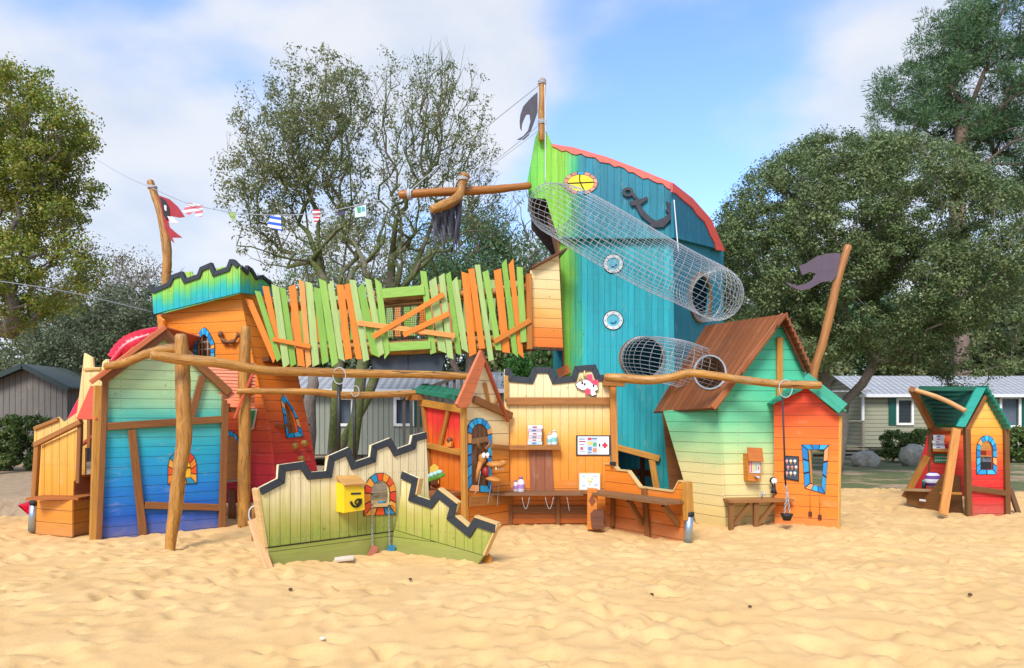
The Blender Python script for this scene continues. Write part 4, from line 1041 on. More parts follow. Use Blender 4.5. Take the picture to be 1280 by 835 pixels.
for k, (x, y0, y1, Y, lab) in enumerate(((423.5, 484, 566, 9.75, 'dark hanging pole on a rope loop, left one under the long log beam'), (443, 503, 578, 11.15, 'dark hanging pole on a rope loop, right one under the back log beam'))):
    h = thing('hanging_pole', W(x, y1, Y), lab, 'hanging pole', 'poles hanging from the log beams')
    rope_loop(x+2, y0-14, Y, h, .11 if k == 0 else .08)
    MB().tube([W(x, y0-4, Y-.02), W(x, y1, Y-.02)], .024, 8).build('pole', flat('#2b2d30', .5), h)

# ---------------------------------------------------------------- front crenellated wall
PA = vplane(337, 7.62, 489, 8.62); PB = vplane(489, 8.6, 591, 7.92)
cw = thing('castle_wall', gpt(430, 8.2), 'low cream and green castle wall in two angled wings with dark zigzag capping, in front', 'play wall')
mcw = planks('castle_boards', [(.3, '#98a544'), (.46, '#b4b254'), (.66, '#d9cf88'), (.85, '#f3e3ae'), (1.6, '#f8ebc0')], .115, True, grain=.7, gap=.035, wear=.9)
mcl = planks('castle_low_boards', [(-.05, '#86963a'), (.3, '#a3ad4c')], .19, False, grain=.45, gap=.03)
tA = [(323, 610), (346.5, 598), (348, 581), (380, 576.5), (388.5, 590), (407, 588.5), (410, 570), (436.5, 558.5), (443.5, 577), (462, 571), (464, 556.5), (488, 547), (495.5, 561), (512.5, 555), (515, 544), (532, 540)]
wo = arch_outline(454, 494, 590.5, 615, 644, 'round', 2, 7, 3, -.06); wi = arch_outline(463, 486.5, 601, 616, 634, 'round', 2, 7, 3, -.06)
panel('left_wing', PA, [(331, 684.5), (323, 610)] + tA[1:] + [(534.5, 575), (537.5, 652), (492.5, 663.5)], mcw, cw, .035, holes=[wi])
panel('left_skirt', PA, [(336, 722), (330.5, 685), (492.5, 664), (488.5, 700)], mcl, cw, .035, off=.006)
strip('capping', PA, tA, 10, cw, .022, .02)
panel('left_edge_post', PA, [(320, 612), (324, 610), (339.5, 716), (335, 718)], M_cutedge, cw, .12, off=.01)
tB = [(503.5, 589), (524, 598), (520, 619), (538, 625), (548, 611.5), (572.5, 630), (568.5, 645), (586, 659), (593.5, 647), (621, 656)]
panel('right_wing', PB, [(493.5, 662.5), (498.5, 638), (503.5, 589)] + tB[1:] + [(604.5, 694.5)], planks('castle_boards_right', [(.2, '#9fab46'), (.5, '#c2bb60'), (.72, '#ecdc9c'), (1.3, '#f8ebc0')], .12, True, grain=.75, gap=.035, wear=.6), cw, .035)
panel('right_skirt', PB, [(489, 701), (493.3, 663), (604.3, 695), (591, 716)], mcl, cw, .035, off=.006)
strip('capping', PB, tB, 9.5, cw, .022, .02)
beam('skirt_rail', PA, (331, 685), (492, 664), 1.2, M_dark, cw, .004, .009)
# thick pale sawn edges on the battlements
def edges(name, pl, segs, parent, wpx=2.6):
    for a, b in segs:
        A, B = pl.hit(*a), pl.hit(*b); MB().board(A - pl.n*.02, B - pl.n*.02, .07, .02, (pl.v if abs((B-A).normalized().dot(pl.v)) < .8 else pl.u)).build(name, M_cutedge, parent)
edges('sawn_edge', PA, [((409.3, 587), (410.8, 570)), ((464.6, 571), (465.4, 556)), ((515, 556), (516.2, 544)), ((349, 594), (349.6, 581))], cw)
edges('sawn_edge', PB, [((524.8, 598), (520.8, 618)), ((549, 610.6), (573, 629)), ((571, 645), (586.5, 658)), ((594, 645.5), (622, 655)), ((605, 694), (622, 656))], cw)
st = stained('arched_window_frame', PA, wo, wi, OR, cw, .002)
MB().board(PA.hit(464, 631), PA.hit(487, 629), .12, .02, (0, 0, 1)).build('sill', M_cutedge, st)
log_ = MB().tube([PA.hit(472, 628)+PA.n*.02, PA.hit(481, 627)+PA.n*.02], .014, 8).build('blue_peg', flat('#3f86a8'), st)
MB().board(W(315, 650, 7.75), W(337.5, 716, 7.5), .09, .03, V((.3, -1, 0))).build('prop_plank', wood('#d29a5c'), cw)
MB().board(W(318.5, 630, 8.0), W(318, 676, 8.0), .05, .05, (0, -1, 0)).build('back_post', M_br2, cw)
MB().tube([W(318, 643, 7.9)+V((.06*math.cos(a), 0, .09*math.sin(a))) for a in [k*math.pi/6 for k in range(12)]], .01, 5, closed=True).build('rope_loop', M_rope, cw)
panel('back_board', PB, [(589, 711), (601, 693), (607, 698), (606, 706)], wood('#dd9a45'), cw, .03, off=-.1)
# chains from the window with little wooden blocks in the sand
for (x, y, xe, ye, colr, lab) in ((463.5, 630, 463, 683, '#b8705a', 'reddish wooden block chained under the castle window'), (484, 632, 484.5, 682, '#2f85ad', 'blue wooden block chained under the castle window')):
    h = thing('chained_block', PA.hit(xe, ye+6), lab, 'play block', 'blocks chained under the castle window')
    chain(MB(), PA.hit(x, y)+PA.n*.03, PA.hit(xe, ye)+PA.n*.04, 0, .032, .0036).build('chain', M_wire, h)
    c = PA.hit(xe, ye+5)+PA.n*.06; MB().board(c+V((-.03, 0, -.065)), c+V((.03, 0, .055)), .085, .05, V((.3, -1, .2))).build('block', wood(colr, .5), h, .006)
# post box
mbx = thing('post_box', PA.hit(442, 640), 'yellow post box with wooden lid and black horn emblem on the castle wall', 'post box')
PBx = Plane(PA.o + PA.n*.16, PA.u, PA.n)
c = PA.hit(441.5, 622)
yb = flat('#f2cf1b', .35, 0, .2)
B0 = MB(); B0.slab(PBx, PBx.px([(429.5, 641.5), (429, 604), (455.5, 609), (456, 637.5)]), .16); B0.build('box', yb, mbx, .004)
PT = plane3(PBx.hit(427, 603)+PA.n*.03, PBx.hit(458, 609)+PA.n*.03, PA.hit(429, 600.5)+PA.n*.02+V((0, 0, .02)))
L = MB(); a, b_ = PBx.hit(429, 612.5)+PA.n*.03+V((0, 0, .05)), PBx.hit(456.5, 611)+PA.n*.03+V((0, 0, .05)); up = V((0, 0, .085)) - PA.n*.2
L.board((a + a + up)/2, (b_ + b_ + up)/2, .22, .025, (PA.u.cross(up)).normalized()); L.build('lid', wood('#dba55a'), mbx, .003)
MB().slab(PBx, PBx.px([(438.5, 618.5), (438.8, 616), (451, 615.5), (451, 618)]), .006, (), .004).build('slot', flat('#4a4a48', .4, .6), mbx)
hc = [PBx.hit(x, y)+PBx.n*.008 for x, y in ((438, 627), (441, 632), (446, 633), (450.5, 629), (450, 624.5), (446, 624.5), (443.5, 628), (446.5, 630.5), (449.5, 625), (452, 623.5))]
MB().tube([V(q) for q in spline([tuple(p) for p in hc], 4)], [.014-.008*i/36 for i in range(37)], 6).build('horn_emblem', M_dark, mbx)

# ---------------------------------------------------------------- slat bridge
br = thing('slat_bridge', gpt(500, 12.2), 'high rope style bridge with crooked green and orange slats between tower and ship', 'play bridge')
PBr = vplane(311, 11.45, 661, 12.1); PBk = vplane(330, 12.7, 672, 13.3)
G1, G2, G3, O1, O2, O3 = '#8cbf48', '#b3cf7c', '#9ac955', '#f58a1e', '#f9a452', '#cf8428'
SL = [(311,374,344,450,8,O1),(322,364,349,450,7,G1),(332,358,346,424,8,O1),(344,357,358,458,9,G2),(353,360,367,457,8,G1),(365,357,377,458,9,O1),(377,351,386,458,7,O2),(386,353,395,457,9,G2),(396,360,407,454,9,G1),
 (403,350,419,456,9,G3),(413,353,427,450,8,G2),(425,356,436,449,9,O1),(434,355,449,449,8,O1),(440.5,350,458,451,8,G2),(450,357,469.5,445,10,G1),(460,349,477,444,8,G2),(472.6,351,484,445,8,G3),
 (529,339,541.6,442,8,G3),(540.6,349,553,440,10,G2),(552,343.5,563,448,8,G2),(560,341.5,573.5,443,7,G1),(568,349,581.5,439,8,G2),(581.5,341,591,444,10,O1),(589,336,602.6,436,8,O1),(596.6,331,614,451,7,G2),
 (606.6,339,623.4,438,8,G3),(621.7,337,632.8,441,10,O1),(630,326.7,644,444,7,G1),(638.5,327,651,445,7,O1),(649.5,334,654.6,428,8,G3)]
for i, (x0, y0, x1, y1, w, c) in enumerate(SL):
    pl = Plane(PBr.o + PBr.n*(.02 + .028*(i % 2)), PBr.u, PBr.n); A, B = pl.hit(x0, y0), pl.hit(x1, y1); k = A.y/F; mb = MB()
    d = (B-A).normalized(); sd = pl.n.cross(d); cut = random.uniform(-.05, .05); ww = w*k*.96; t = .024
    q = [A + sd*ww/2 + d*cut, A - sd*ww/2 - d*cut, B - sd*ww/2 + d*cut, B + sd*ww/2 - d*cut]; K = mb.add([p + pl.n*t/2 for p in q] + [p - pl.n*t/2 for p in q]); L = (B-A).length
    uv = [(0, ww), (0, 0), (L, 0), (L, ww)]
    f = [K, K+1, K+2, K+3]; nn = (q[1]-q[0]).cross(q[2]-q[1])
    if nn.dot(pl.n) < 0: f = f[::-1]; uv = uv[::-1]
    mb.face(f, uv); mb.face([i_+4 for i_ in f[::-1]], uv[::-1])
    for j in range(4): a, b = f[j], f[(j+1) % 4]; mb.face([b, a, a+4, b+4], [(0, 0), (.3, 0), (.3, .02), (0, .02)])
    mb.build('slat', wood(c, .35, .45), br, .003)
beam('gate_board', PBr, (478, 368), (530.5, 363.5), 12, wood(G3, .35, .45), br, .024, .075); beam('gate_board', PBr, (487, 434.6), (538, 431.5), 10.5, wood(G3, .35, .45), br, .024, .075)
beam('crossed_board', PBr, (447, 404.5), (568.5, 420.6), 6.5, wood(O2, .35, .45), br, .02, .095); beam('crossed_board', PBr, (466.5, 422), (554.5, 369), 6.5, wood(O1, .35, .45), br, .02, .118)
beam('crossed_board', PBr, (504, 420), (561, 393), 6.5, wood(O1, .35, .45), br, .02, .121)
beam('crossed_board', PBr, (342, 424.5), (389, 434), 5.5, wood(O1, .35, .45), br, .02, .09); beam('crossed_board', PBr, (616.7, 428), (662, 401), 6.5, wood('#d4801f', .35, .45), br, .02, .09)
beam('end_post', PBr, (660.5, 343), (661.5, 437), 7, wood('#c67a22'), br, .1, .02)
def plog(nm, pts, Yf, mats=LOG): return log(nm, [(x, y, Yf(x), r) for x, y, r in pts], mats, br, 5, 10)
yf = lambda x: PBr.hit(x, 400).y + .09; yb = lambda x: PBk.hit(x, 400).y
plog('top_rail', [(330, 382, 4), (400, 381, 5), (470, 377, 6), (540, 370, 5.5), (610, 366, 5), (660, 362, 4.5)], yf); plog('bottom_rail', [(345, 446, 4.5), (400, 442, 5), (470, 440, 5), (540, 437, 5), (610, 433, 5), (662, 431, 4.5)], yf)
plog('top_rail', [(345, 386, 4), (470, 381, 5), (560, 374, 5), (668, 364, 4.5)], yb); plog('bottom_rail', [(345, 436, 4), (470, 432, 5), (560, 427, 5), (668, 420, 4.5)], yb)
bk = [G1, G2, O2, G3, G2, O1]
for i in range(30):
    x = 346 + i*10.8; y = 372 - i*.75
    beam('back_slat', PBk, (x, y+random.uniform(-7, 5)), (x+random.uniform(-3, 3), y+60), 8, wood(bk[(i*7) % 6] if not 18 <= i <= 20 else '#d98a5c', .35, .45), br, .02, .02)
dk = MB()
for i in range(60):
    f = (i+.5)/60; a = PBr.hit(345, 440).lerp(PBr.hit(662, 430), f) + V((0, .1, 0)); b = PBk.hit(350, 434).lerp(PBk.hit(668, 420), f); b.z = a.z
    dk.board(a, b, .10, .03, (0, 0, 1))
dk.build('deck', wood('#7b5534'), br)
# safety netting in the barred opening
nt = MB()
for i in range(22): nt.tube([PBr.hit(480+i*2.4, 374)-PBr.n*.02, PBr.hit(486+i*2.3, 432)-PBr.n*.02], .0035, 3)
for i in range(20): nt.tube([PBr.hit(479+i*.4, 376+i*2.8)-PBr.n*.02, PBr.hit(533+i*.4, 374+i*2.8)-PBr.n*.02], .0035, 3)
nt.build('safety_net', flat('#3a3a36', .7), br)
PK = Plane(PBr.o - PBr.n*.12, PBr.u, PBr.n)
rb = panel('rubber_curtain', PK, [(467, 470), (461, 441), (559, 438), (551, 468)], flat('#3f4750', .6, 0, .4), br, .02)
beam('seam', PK, (510, 440), (510, 468), .8, M_dark, rb, .004, .004)
# ================================================================== PLAY VILLAGE, RIGHT HALF
# ---------------------------------------------------------------- red stall between castle wall and gabled shop
PS = vplane(528, 11.5, 582, 10.45)
rs = thing('market_stall', gpt(552, 11.0), 'narrow red and orange stall with green roof edge left of the blue arched window', 'play stall')
panel('back_wall', PS, [(541, 650), (531, 505), (582, 513), (582, 655)], planks('stall_boards', [(0, '#e0761c'), (1.0, '#f07a1c'), (1.25, '#f2641f'), (1.5, '#ee3a30'), (2.2, '#f03a38')], .16, True, grain=.3), rs, .03)
beam('post', PS, (545, 640), (530, 498), 6, M_br2, rs, .05, .03); beam('cross_beam', PS, (528, 503), (582, 512), 9, M_hon, rs, .06, .036)
beam('shelf', PS, (536, 556), (581, 566), 6.5, M_hon, rs, .10, .04); beam('brace', PS, (563, 512), (553, 556), 5.5, M_hon, rs, .04, .033)
beam('base_board', PS, (545, 631), (582, 634), 16, wood('#c06a28'), rs, .04, .03); beam('counter', PS, (540, 611), (583, 617), 4.5, wood('#9a6238'), rs, .5, .2)
mb = MB()
for i in range(7):
    a = PS.hit(524+i*8.2, 487+i*1.6) ; b = a + V((0, .9, .12)); mb.board(a, b, .11, .03, V((0, -.1, 1)))
mb.build('roof', wood('#1f7a5c', .5), rs); beam('roof_edge', PS, (523, 488), (576, 497), 6, wood('#23876a', .5), rs, .03, .1)
beam('beam_end', PS, (519, 497), (533, 497), 7, M_br2, rs, .12, .1)
def prop(name, label, cat, pl, px, py, group=None): return thing(name, pl.hit(px, py), label, cat, group)
fr = prop('chips_cutout', 'yellow painted wooden cutout of chips in a cup inside the red stall', 'play food', PS, 546, 606)
mb = MB()
for i in range(6): mb.slab(PS, PS.px([(541.5+i*1.7, 604), (541+i*1.7, 580+abs(2.5-i)*1.5), (542.8+i*1.7, 579+abs(2.5-i)*1.5), (543.2+i*1.7, 604)]), .012, (), .05+.003*(i % 2))
mb.build('chips', flat('#f2cf55', .45), fr); panel('cup', PS, [(541, 605), (540.5, 596), (552, 597), (551, 606)], flat('#6b3d22'), fr, .02, off=.07, bevel=0)
cc = prop('cupcake_cutout', 'little cupcake cutout standing on the stall shelf', 'play food', PS, 568, 556)
panel('case', PS, [(565, 557), (564, 551), (571, 552), (570, 558)], flat('#e59a4a'), cc, .03, off=.09, bevel=0); MB().ellipsoid(PS.hit(567.6, 550)+PS.n*.075, .045, .03, .04).build('topping', flat('#6b3a22'), cc)
gc = prop('toy_crocodile', 'green toy seesaw tray with pale blue lumps on the stall counter', 'play tray', PS, 560, 606)
gc.name = 'seesaw_tray'; WLOC['seesaw_tray'] = WLOC.get('toy_crocodile')
a, b = PS.hit(541, 605)+PS.n*.3, PS.hit(576, 593)+PS.n*.3; d = (b-a).normalized()
MB().board(a, b, .1, .05, d.cross(V((0, 1, 0))).normalized()).build('tray', flat('#5f9a32'), gc, .01)
mb = MB()
for i in range(5): mb.ellipsoid(a.lerp(b, .35+i*.14)+V((0, 0, .06)), .045, .04, .035, 0, 8, 6)
mb.build('lump', flat('#a9d6d2'), gc); MB().board(a.lerp(b, .5)-V((0, 0, .12)), a.lerp(b, .5), .05, .08, (0, -1, 0)).build('pivot', M_dark, gc)

# ---------------------------------------------------------------- gabled shop front with blue arched window
PG = vplane(580, 10.15, 637, 10.9)
sh = thing('gabled_shopfront', gpt(605, 10.5), 'cream to orange shopfront with terracotta pointed gable and blue arched window', 'play shopfront')
mg = planks('shop_boards', [(0, '#dc7c1c'), (.75, '#f09028'), (1.0, '#f59c34'), (1.15, '#f5c77c'), (1.5, '#f6dda2'), (2.6, '#f8e6b4')], .19, False, grain=.3)
do = arch_outline(583, 614, 522, 541, 615, 'round', 5, 7, 2, .06); di = arch_outline(588.5, 608.5, 530, 543, 606, 'round', 5, 7, 2, .06)
panel('front_wall', PG, [(580, 668), (580, 510), (606, 450), (636, 520), (637, 662)], mg, sh, .03)
bw = panel('window_boards', PG, di, planks('brown_boards', [(0, '#6f4a30')], .09, True, gap=.1), sh, .006, off=.009, bevel=0)
fw = stained('arched_window_frame', PG, do, di, BL, sh, .004)
beam('window_bar', PG, (589, 552), (609, 549), 7, wood('#a3794a'), bw, .012, .02)
beam('corner_post', PG, (580, 666), (578, 508), 6, M_hon, sh, .08, .02)
beam('gable_beam', PG, (590, 499), (637, 520), 9, M_br, sh, .05, .04)
beam('gable_brace', PG, (604, 478), (609, 504), 4.5, M_br2, sh, .03, .032); beam('gable_brace', PG, (622, 497), (614, 509), 4.5, M_br2, sh, .03, .032)
beam('lower_rail', PG, (612, 558), (637, 560), 6, M_br2, sh, .05, .04); beam('lower_rail', PG, (583, 627), (637, 624), 12, M_br2, sh, .05, .04)
PG2 = Plane(PG.o + PG.n*.1, PG.u, PG.n)
panel('barge_board', PG2, [(571, 505), (601.5, 437), (608, 449), (586.5, 509), (575, 510)], M_ter, sh, .045)
beam('barge_board', PG2, (603, 439), (637, 527), 3.2, wood('#b5552f'), sh, .06, -.03)
# snapping animal head on the window: carved from wood
ah = prop('snapping_toy', 'carved orange toy animal head with open toothed jaws hanging on the blue arched window', 'carved head', PG, 600, 600)
o = PG.n*.10; h = MB(); K = 10.4/F; base = PG.hit(597, 575)+PG.n*.05
prof = [((596, 586, 0), 7.0), ((597, 572, .03), 5.6), ((598, 562, .05), 3.4)]
h.ellipsoid(PG.hit(598, 573)+PG.n*.07, .055, .05, .08); h.tube([PG.hit(594, 602)+PG.n*.02, PG.hit(594.5, 590)+PG.n*.04, PG.hit(597, 577)+PG.n*.06], [.02, .028, .04], 10)
h.ellipsoid(PG.hit(606, 580)+PG.n*.2, .13, .13, .052, 0, 16, 10, 0, Matrix.Rotation(-.45, 3, 'Z')); h.ellipsoid(PG.hit(611, 578)+PG.n*.26, .06, .06, .045)
h.ellipsoid(PG.hit(605, 598)+PG.n*.17, .125, .11, .038, 0, 16, 10, 0, Matrix.Rotation(-.45, 3, 'Z') @ Matrix.Rotation(.2, 3, 'Y'))
h.build('head', wood('#cf8a3e', .5), ah)
MB().ellipsoid(PG.hit(599, 589)+PG.n*.12, .05, .06, .07).build('mouth', flat('#9c2626'), ah)
for x in (596.5, 601):
    e = MB().ellipsoid(PG.hit(x, 569)+PG.n*.125, .028, .022, .042).build('eye', flat('#f2f2ea', .3), ah); MB().ellipsoid(PG.hit(x+.6, 570)+PG.n*.148, .01, .008, .014).build('pupil', M_dark, e)
for x in (602, 605, 608, 611): MB().tube([PG.hit(x, 583)+PG.n*.27, PG.hit(x, 587.5)+PG.n*.27], [.011, .004], 6).build('tooth', flat('#f2efdf'), ah)
for s in (-1, 1): MB().tube([PG.hit(598+s*3, 562)+PG.n*.08, PG.hit(598+s*7, 556)+PG.n*.1, PG.hit(598+s*7.5, 549)+PG.n*.1], [.03, .022, .008], 7).build('ear', wood('#8a5a2c'), ah)
for s in (((590, 588), (586, 616), .08), ((604, 600), (603, 630), 0), ((613, 599), (615, 632), 0)):
    MB().tube(chain_pts(PG.hit(*s[0])+PG.n*.16, PG.hit(*s[1])+PG.n*.1, s[2], 10), .004, 5).build('cord', M_wire, ah)

# ---------------------------------------------------------------- cream to orange counter wall
PM = vplane(637, 10.95, 768, 10.95)
mw_ = thing('counter_wall', gpt(690, 10.9), 'wide cream to orange boarded wall with dark battlements, shelf and long counter', 'play wall')
mm = planks('counter_boards', [(0, '#d67c1c'), (.7, '#f0922a'), (1.05, '#f59c32'), (1.3, '#f6b450'), (1.6, '#f6d08a'), (2.0, '#f8e3ae'), (2.5, '#f9e8b8')], .125, True, grain=.3, gap=.03)
tM = [(631, 461.5), (639, 462), (642.5, 471), (661, 472.5), (666.5, 459.5), (690, 460), (695.5, 473), (714, 471), (718, 458.5), (744.5, 456.5), (750, 469.5), (762, 469.5)]
panel('wall', PM, [(635.5, 602), (630, 540), (630, 461.5)] + tM[1:] + [(763, 625), (755, 625), (755, 602)], mm, mw_, .035)
strip('capping', PM, [(x, y-1) for x, y in tM], 8, mw_, .022, .02)
panel('lower_wall', PM, [(637, 664), (637, 600), (760, 600), (760, 664)], planks('counter_low', [(0, '#d2741e'), (.8, '#e88c28')], .17, False, grain=.5), mw_, .03, off=.005)
beam('cross_beam', PM, (633, 501.5), (762, 501.5), 9.5, M_br2, mw_, .06, .03)
beam('shelf', PM, (614, 559), (700, 559), 6, M_br2, mw_, .16, .07)
beam('end_post', PM, (633, 470), (633, 500), 5, M_hon, mw_, .08, .0)
panel('brown_panel', PM, [(663, 614), (661, 562), (690, 562), (692, 614)], planks('brown_panel_boards', [(0, '#96583a'), (2, '#a8643f')], .13, True, gap=.03), mw_, .02, off=.03)
beam('right_post', PM, (769, 620), (765, 474), 8, wood('#d08a36'), mw_, .1, .05); beam('post_cap', PM, (753, 479), (780, 480), 7, M_br2, mw_, .12, .06)
ct = MB(); 
for i in range(3): ct.board(V((PM.hit(614, 616).x, 10.85-.14*i, PM.hit(614, 614).z)), V((PM.hit(735, 616).x+.05, 10.85-.14*i, PM.hit(614, 614).z)), .135, .035, (0, 0, 1))
ct.build('counter', wood('#8d6440', .8, .6), mw_)
beam('lower_rail', PM, (637, 637), (735, 637), 10, M_br, mw_, .05, .03); beam('lower_rail', PM, (637, 651), (735, 650), 7, wood('#cc6c20'), mw_, .03, .02)
beam('leg', PM, (637.5, 662), (637.5, 612), 6, M_br, mw_, .06, .04); beam('leg', PM, (697, 660), (697, 616), 5, M_br, mw_, .06, .05)
for x0, x1 in ((652, 661), (680, 690), (706, 709)):
    MB().tube(chain_pts(PM.hit(x0, 617)+V((0, -.42, 0)), PM.hit(x1, 617 if x1 != 709 else 634)+V((0, -.42, 0)), .17 if x1 != 709 else 0, 12), .0045, 5).build('chain', M_wire, mw_)
# items
def bottle(pl, x, y, h, w, colr, cap, label, off=.1):
    K = pl.hit(x, y).y/F; o = thing('bottle', pl.hit(x, y)+pl.n*off, label, 'bottle', 'toy medicine bottles on the counter wall'); c = WLOC[o.name]
    rr = [(0, .95), (.02, 1), (.62, 1), (.74, .8), (.8, .42), (.9, .42)]
    MB().tube([c + V((0, 0, a*h*K)) for a, _ in rr], [b*w*K/2 for _, b in rr], 12).build('body', flat(colr, .3), o)
    MB().tube([c + V((0, 0, .88*h*K)), c + V((0, 0, h*K))], w*K*.27, 10).build('cap', flat(cap, .4), o)
    MB().tube([c + V((0, 0, .22*h*K)), c + V((0, 0, .5*h*K))], w*K/2+.002, 12, cap=False).build('sticker', flat('#7fc9c4' if cap != '#8a5fa0' else '#b58ac4', .5), o)
bottle(PM, 686.5, 555.5, 14, 6, '#dfe6ea', '#b9c2c8', 'short toy bottle with purple spot on the upper shelf, left of the pair'); bottle(PM, 691.5+1, 555.5, 18, 8, '#e3eeee', '#c7d4d6', 'taller toy bottle with teal sticker on the upper shelf, right of the pair')
bottle(PM, 644.5, 612.5, 14, 6, '#e6dbe2', '#8a5fa0', 'small lilac toy bottle on the long counter, left of its pair', .2); bottle(PM, 651, 612.5, 18, 9, '#e9dfe8', '#8a5fa0', 'bigger lilac toy bottle on the long counter, right of its pair', .22)
def bookstack(pl, x, y0, w, hs, cols, label, off=.09):
    o = thing('book_stack', pl.hit(x, y0)+pl.n*off, label, 'books'); K = pl.hit(x, y0).y/F; z = 0; c = WLOC[o.name]
    for i, (h, cc_) in enumerate(zip(hs, cols)):
        q = c + V((random.uniform(-.012, .012), 0, z + h*K/2)); ww = w*K*random.uniform(.88, 1)
        bk_ = MB().board(q - pl.u*ww/2, q + pl.u*ww/2, .12, h*K*.94, (0, 0, 1)).build('book', flat(cc_, .5), o, .002)
        MB().board(q - pl.u*ww*.2 + pl.n*.061, q + pl.u*ww*.1 + pl.n*.061, .002, h*K*.4, (0, 0, 1)).build('spine_mark', flat(['#2d6fb0', '#b8343a'][i % 2], .5), bk_)
        z += h*K
bookstack(PM, 668, 555.5, 18, [4, 3.6, 4, 4, 4, 4.4], ['#c9dcec', '#e8e3dc', '#d9c2c2', '#e6e9ef', '#cdb9c4', '#dfe8f2'], 'stack of pale books on the upper shelf of the counter wall')
def poster(label, pl, q, bg, marks, off=.02, frame=None):
    o = thing('poster', pl.hit(*q[0]), label, 'poster')
    if frame: cxx = sum(p[0] for p in q)/4; cyy = sum(p[1] for p in q)/4; panel('frame', pl, [(cxx+(p[0]-cxx)*1.1, cyy+(p[1]-cyy)*1.12) for p in q], flat(frame), o, .02, off=off-.004, bevel=0)
    s = panel('sheet', pl, q, flat(bg, .45, 0, .08), o, .008, off=off+.004, bevel=0)
    for i, (x0, y0, x1, y1, c) in enumerate(marks): panel('printed_mark', pl, [(x0, y1), (x0, y0), (x1, y0), (x1, y1)], flat(c, .5, 0, .1), s, .002, off=off+.0065+.0003*i, bevel=0)
    return o
poster('white noticeboard poster with red cross and coloured columns on the counter wall', PM, [(722, 568), (722, 545.5), (761, 545.5), (761, 568)], '#eef1f4',
       [(723.5, 548, 731, 549.3, '#5b7fb8'), (723.5, 551, 732, 552.5, '#c8404a'), (724, 555, 730, 556, '#7c8ca8'), (725, 558.5, 729, 562.5, '#c86a78'), (724, 564, 731, 565, '#8fa3bd'), (733.5, 546.3, 746.5, 567.2, '#c3cfd9'), (734.5, 547, 739, 550, '#d33c44'), (735, 552, 740, 556, '#e3c95a'), (741, 553, 745.5, 558, '#5fae78'), (735, 558.5, 739.5, 563, '#6b8fc0'), (741, 560, 745.5, 565, '#e08a4c'), (739.5, 547.5, 746, 549, '#5f7da8'), (734.5, 564.5, 739, 566, '#7b8ca0'),
        (748.2, 554.5, 750, 558, '#3a4252'), (752.5, 555, 759, 557.8, '#d8283c'), (754.4, 553, 757.1, 559.8, '#d8283c')], .02, '#20242c')
poster('small pale framed certificate standing on the long counter', PM, [(724, 611.5), (724, 591.5), (749, 591.5), (749, 611.5)], '#f3f3ec',
       [(727, 594, 731, 596, '#b9cfd8'), (741, 594, 746, 596, '#b9cfd8'), (733, 596.5, 736, 598.5, '#e6d98a'), (738, 597, 741, 599, '#dfd08a'), (734.5, 600, 739.5, 602.5, '#d8c87a'), (735.5, 603.5, 738, 606, '#d6d2a8'), (727, 605, 731, 607.5, '#b9cfd8'), (742, 604, 746.5, 607, '#b9cfd8'), (732, 608.5, 742, 609.5, '#cfc8b0')], .06, '#d6a35c')
# white painted animal cutout with red cross
ac = prop('animal_sign', 'white cartoon goat cutout with a pink cross by the battlements of the counter wall', 'cutout sign', PM, 735, 490)
sil = [(719.5, 480.5), (724, 477), (729, 474.5), (733, 475), (737, 477), (741, 481), (746, 482), (747, 487), (743, 489), (745, 493), (740, 495), (736.5, 491), (732, 488), (727, 487.5), (722, 485)]
panel('outline', PM, [(733.5+(x-733.5)*1.07, 482+(y-482)*1.08) for x, y in sil], M_dark, ac, .012, off=.036, bevel=0)
panel('body', PM, sil, flat('#f6f6f2', .4, 0, .05), ac, .01, off=.042, bevel=0)
cr = MB()
for q in ([(733.5, 480), (733.5, 468), (740, 468), (740, 480)], [(737, 483), (737, 475), (747.5, 475), (747.5, 483)]): cr.slab(PM, PM.px(q), .006, (), .034+.001*len(cr.f)/20)
cr.build('cross', flat('#e8506a', .4), ac)
MB().slab(PM, PM.px([(731, 493), (730.5, 487), (734, 485), (738, 487), (738, 493)]), .006, (), .046).build('heart', flat('#ea5068', .4), ac)
for s in (((727, 476), (723.5, 472), (724.5, 468)), ((732, 472), (730, 468), (730.5, 463.5))): MB().tube([PM.hit(*p)+PM.n*.045 for p in s], [.022, .02, .008], 7).build('horn', flat('#d9c27a'), ac)
for x, y in ((727.5, 479), (730.5, 480.5), (741.5, 482.5)): MB().ellipsoid(PM.hit(x, y)+PM.n*.044, .014, .004, .02).build('eye', M_dark, ac)

# ---------------------------------------------------------------- counter fence with steel footed post
PJ = vplane(757, 10.7, 862, 9.38)
jf = thing('counter_fence', gpt(810, 10.0), 'orange counter fence with dipped top edge and brown shelf, right of the long wall', 'play counter')
mj = planks('fence_boards', [(0, '#d4701e'), (.7, '#f28a24'), (1.2, '#f5922a')], .16, False, grain=.5)
panel('panel', PJ, [(757, 668), (755.5, 580.5), (765.5, 580.5), (772, 588), (785, 589.5), (799.5, 609), (842, 615), (849, 601.5), (859, 602.5), (858, 690)], mj, jf, .04)
edges('sawn_edge', PJ, [((756, 579.8), (765.5, 579.8)), ((765.5, 580), (772, 587)), ((772, 587.5), (785, 588.6)), ((785.4, 589), (799.6, 608.4)), ((799.6, 608.6), (842, 614.3)), ((842.2, 614), (849, 601)), ((849, 601), (859, 602))], jf)
sf = MB(); 
for i in range(3):
    A = PJ.hit(752, 613)+PJ.n*(.08+.13*i); B = PJ.hit(861, 627.5)+PJ.n*(.08+.13*i); A.z = B.z = (A.z+B.z)/2; sf.board(A, B, .125, .035, (0, 0, 1))
sf.build('shelf', wood('#94693f', .8, .6), jf)
zc = PJ.hit(800, 619).z
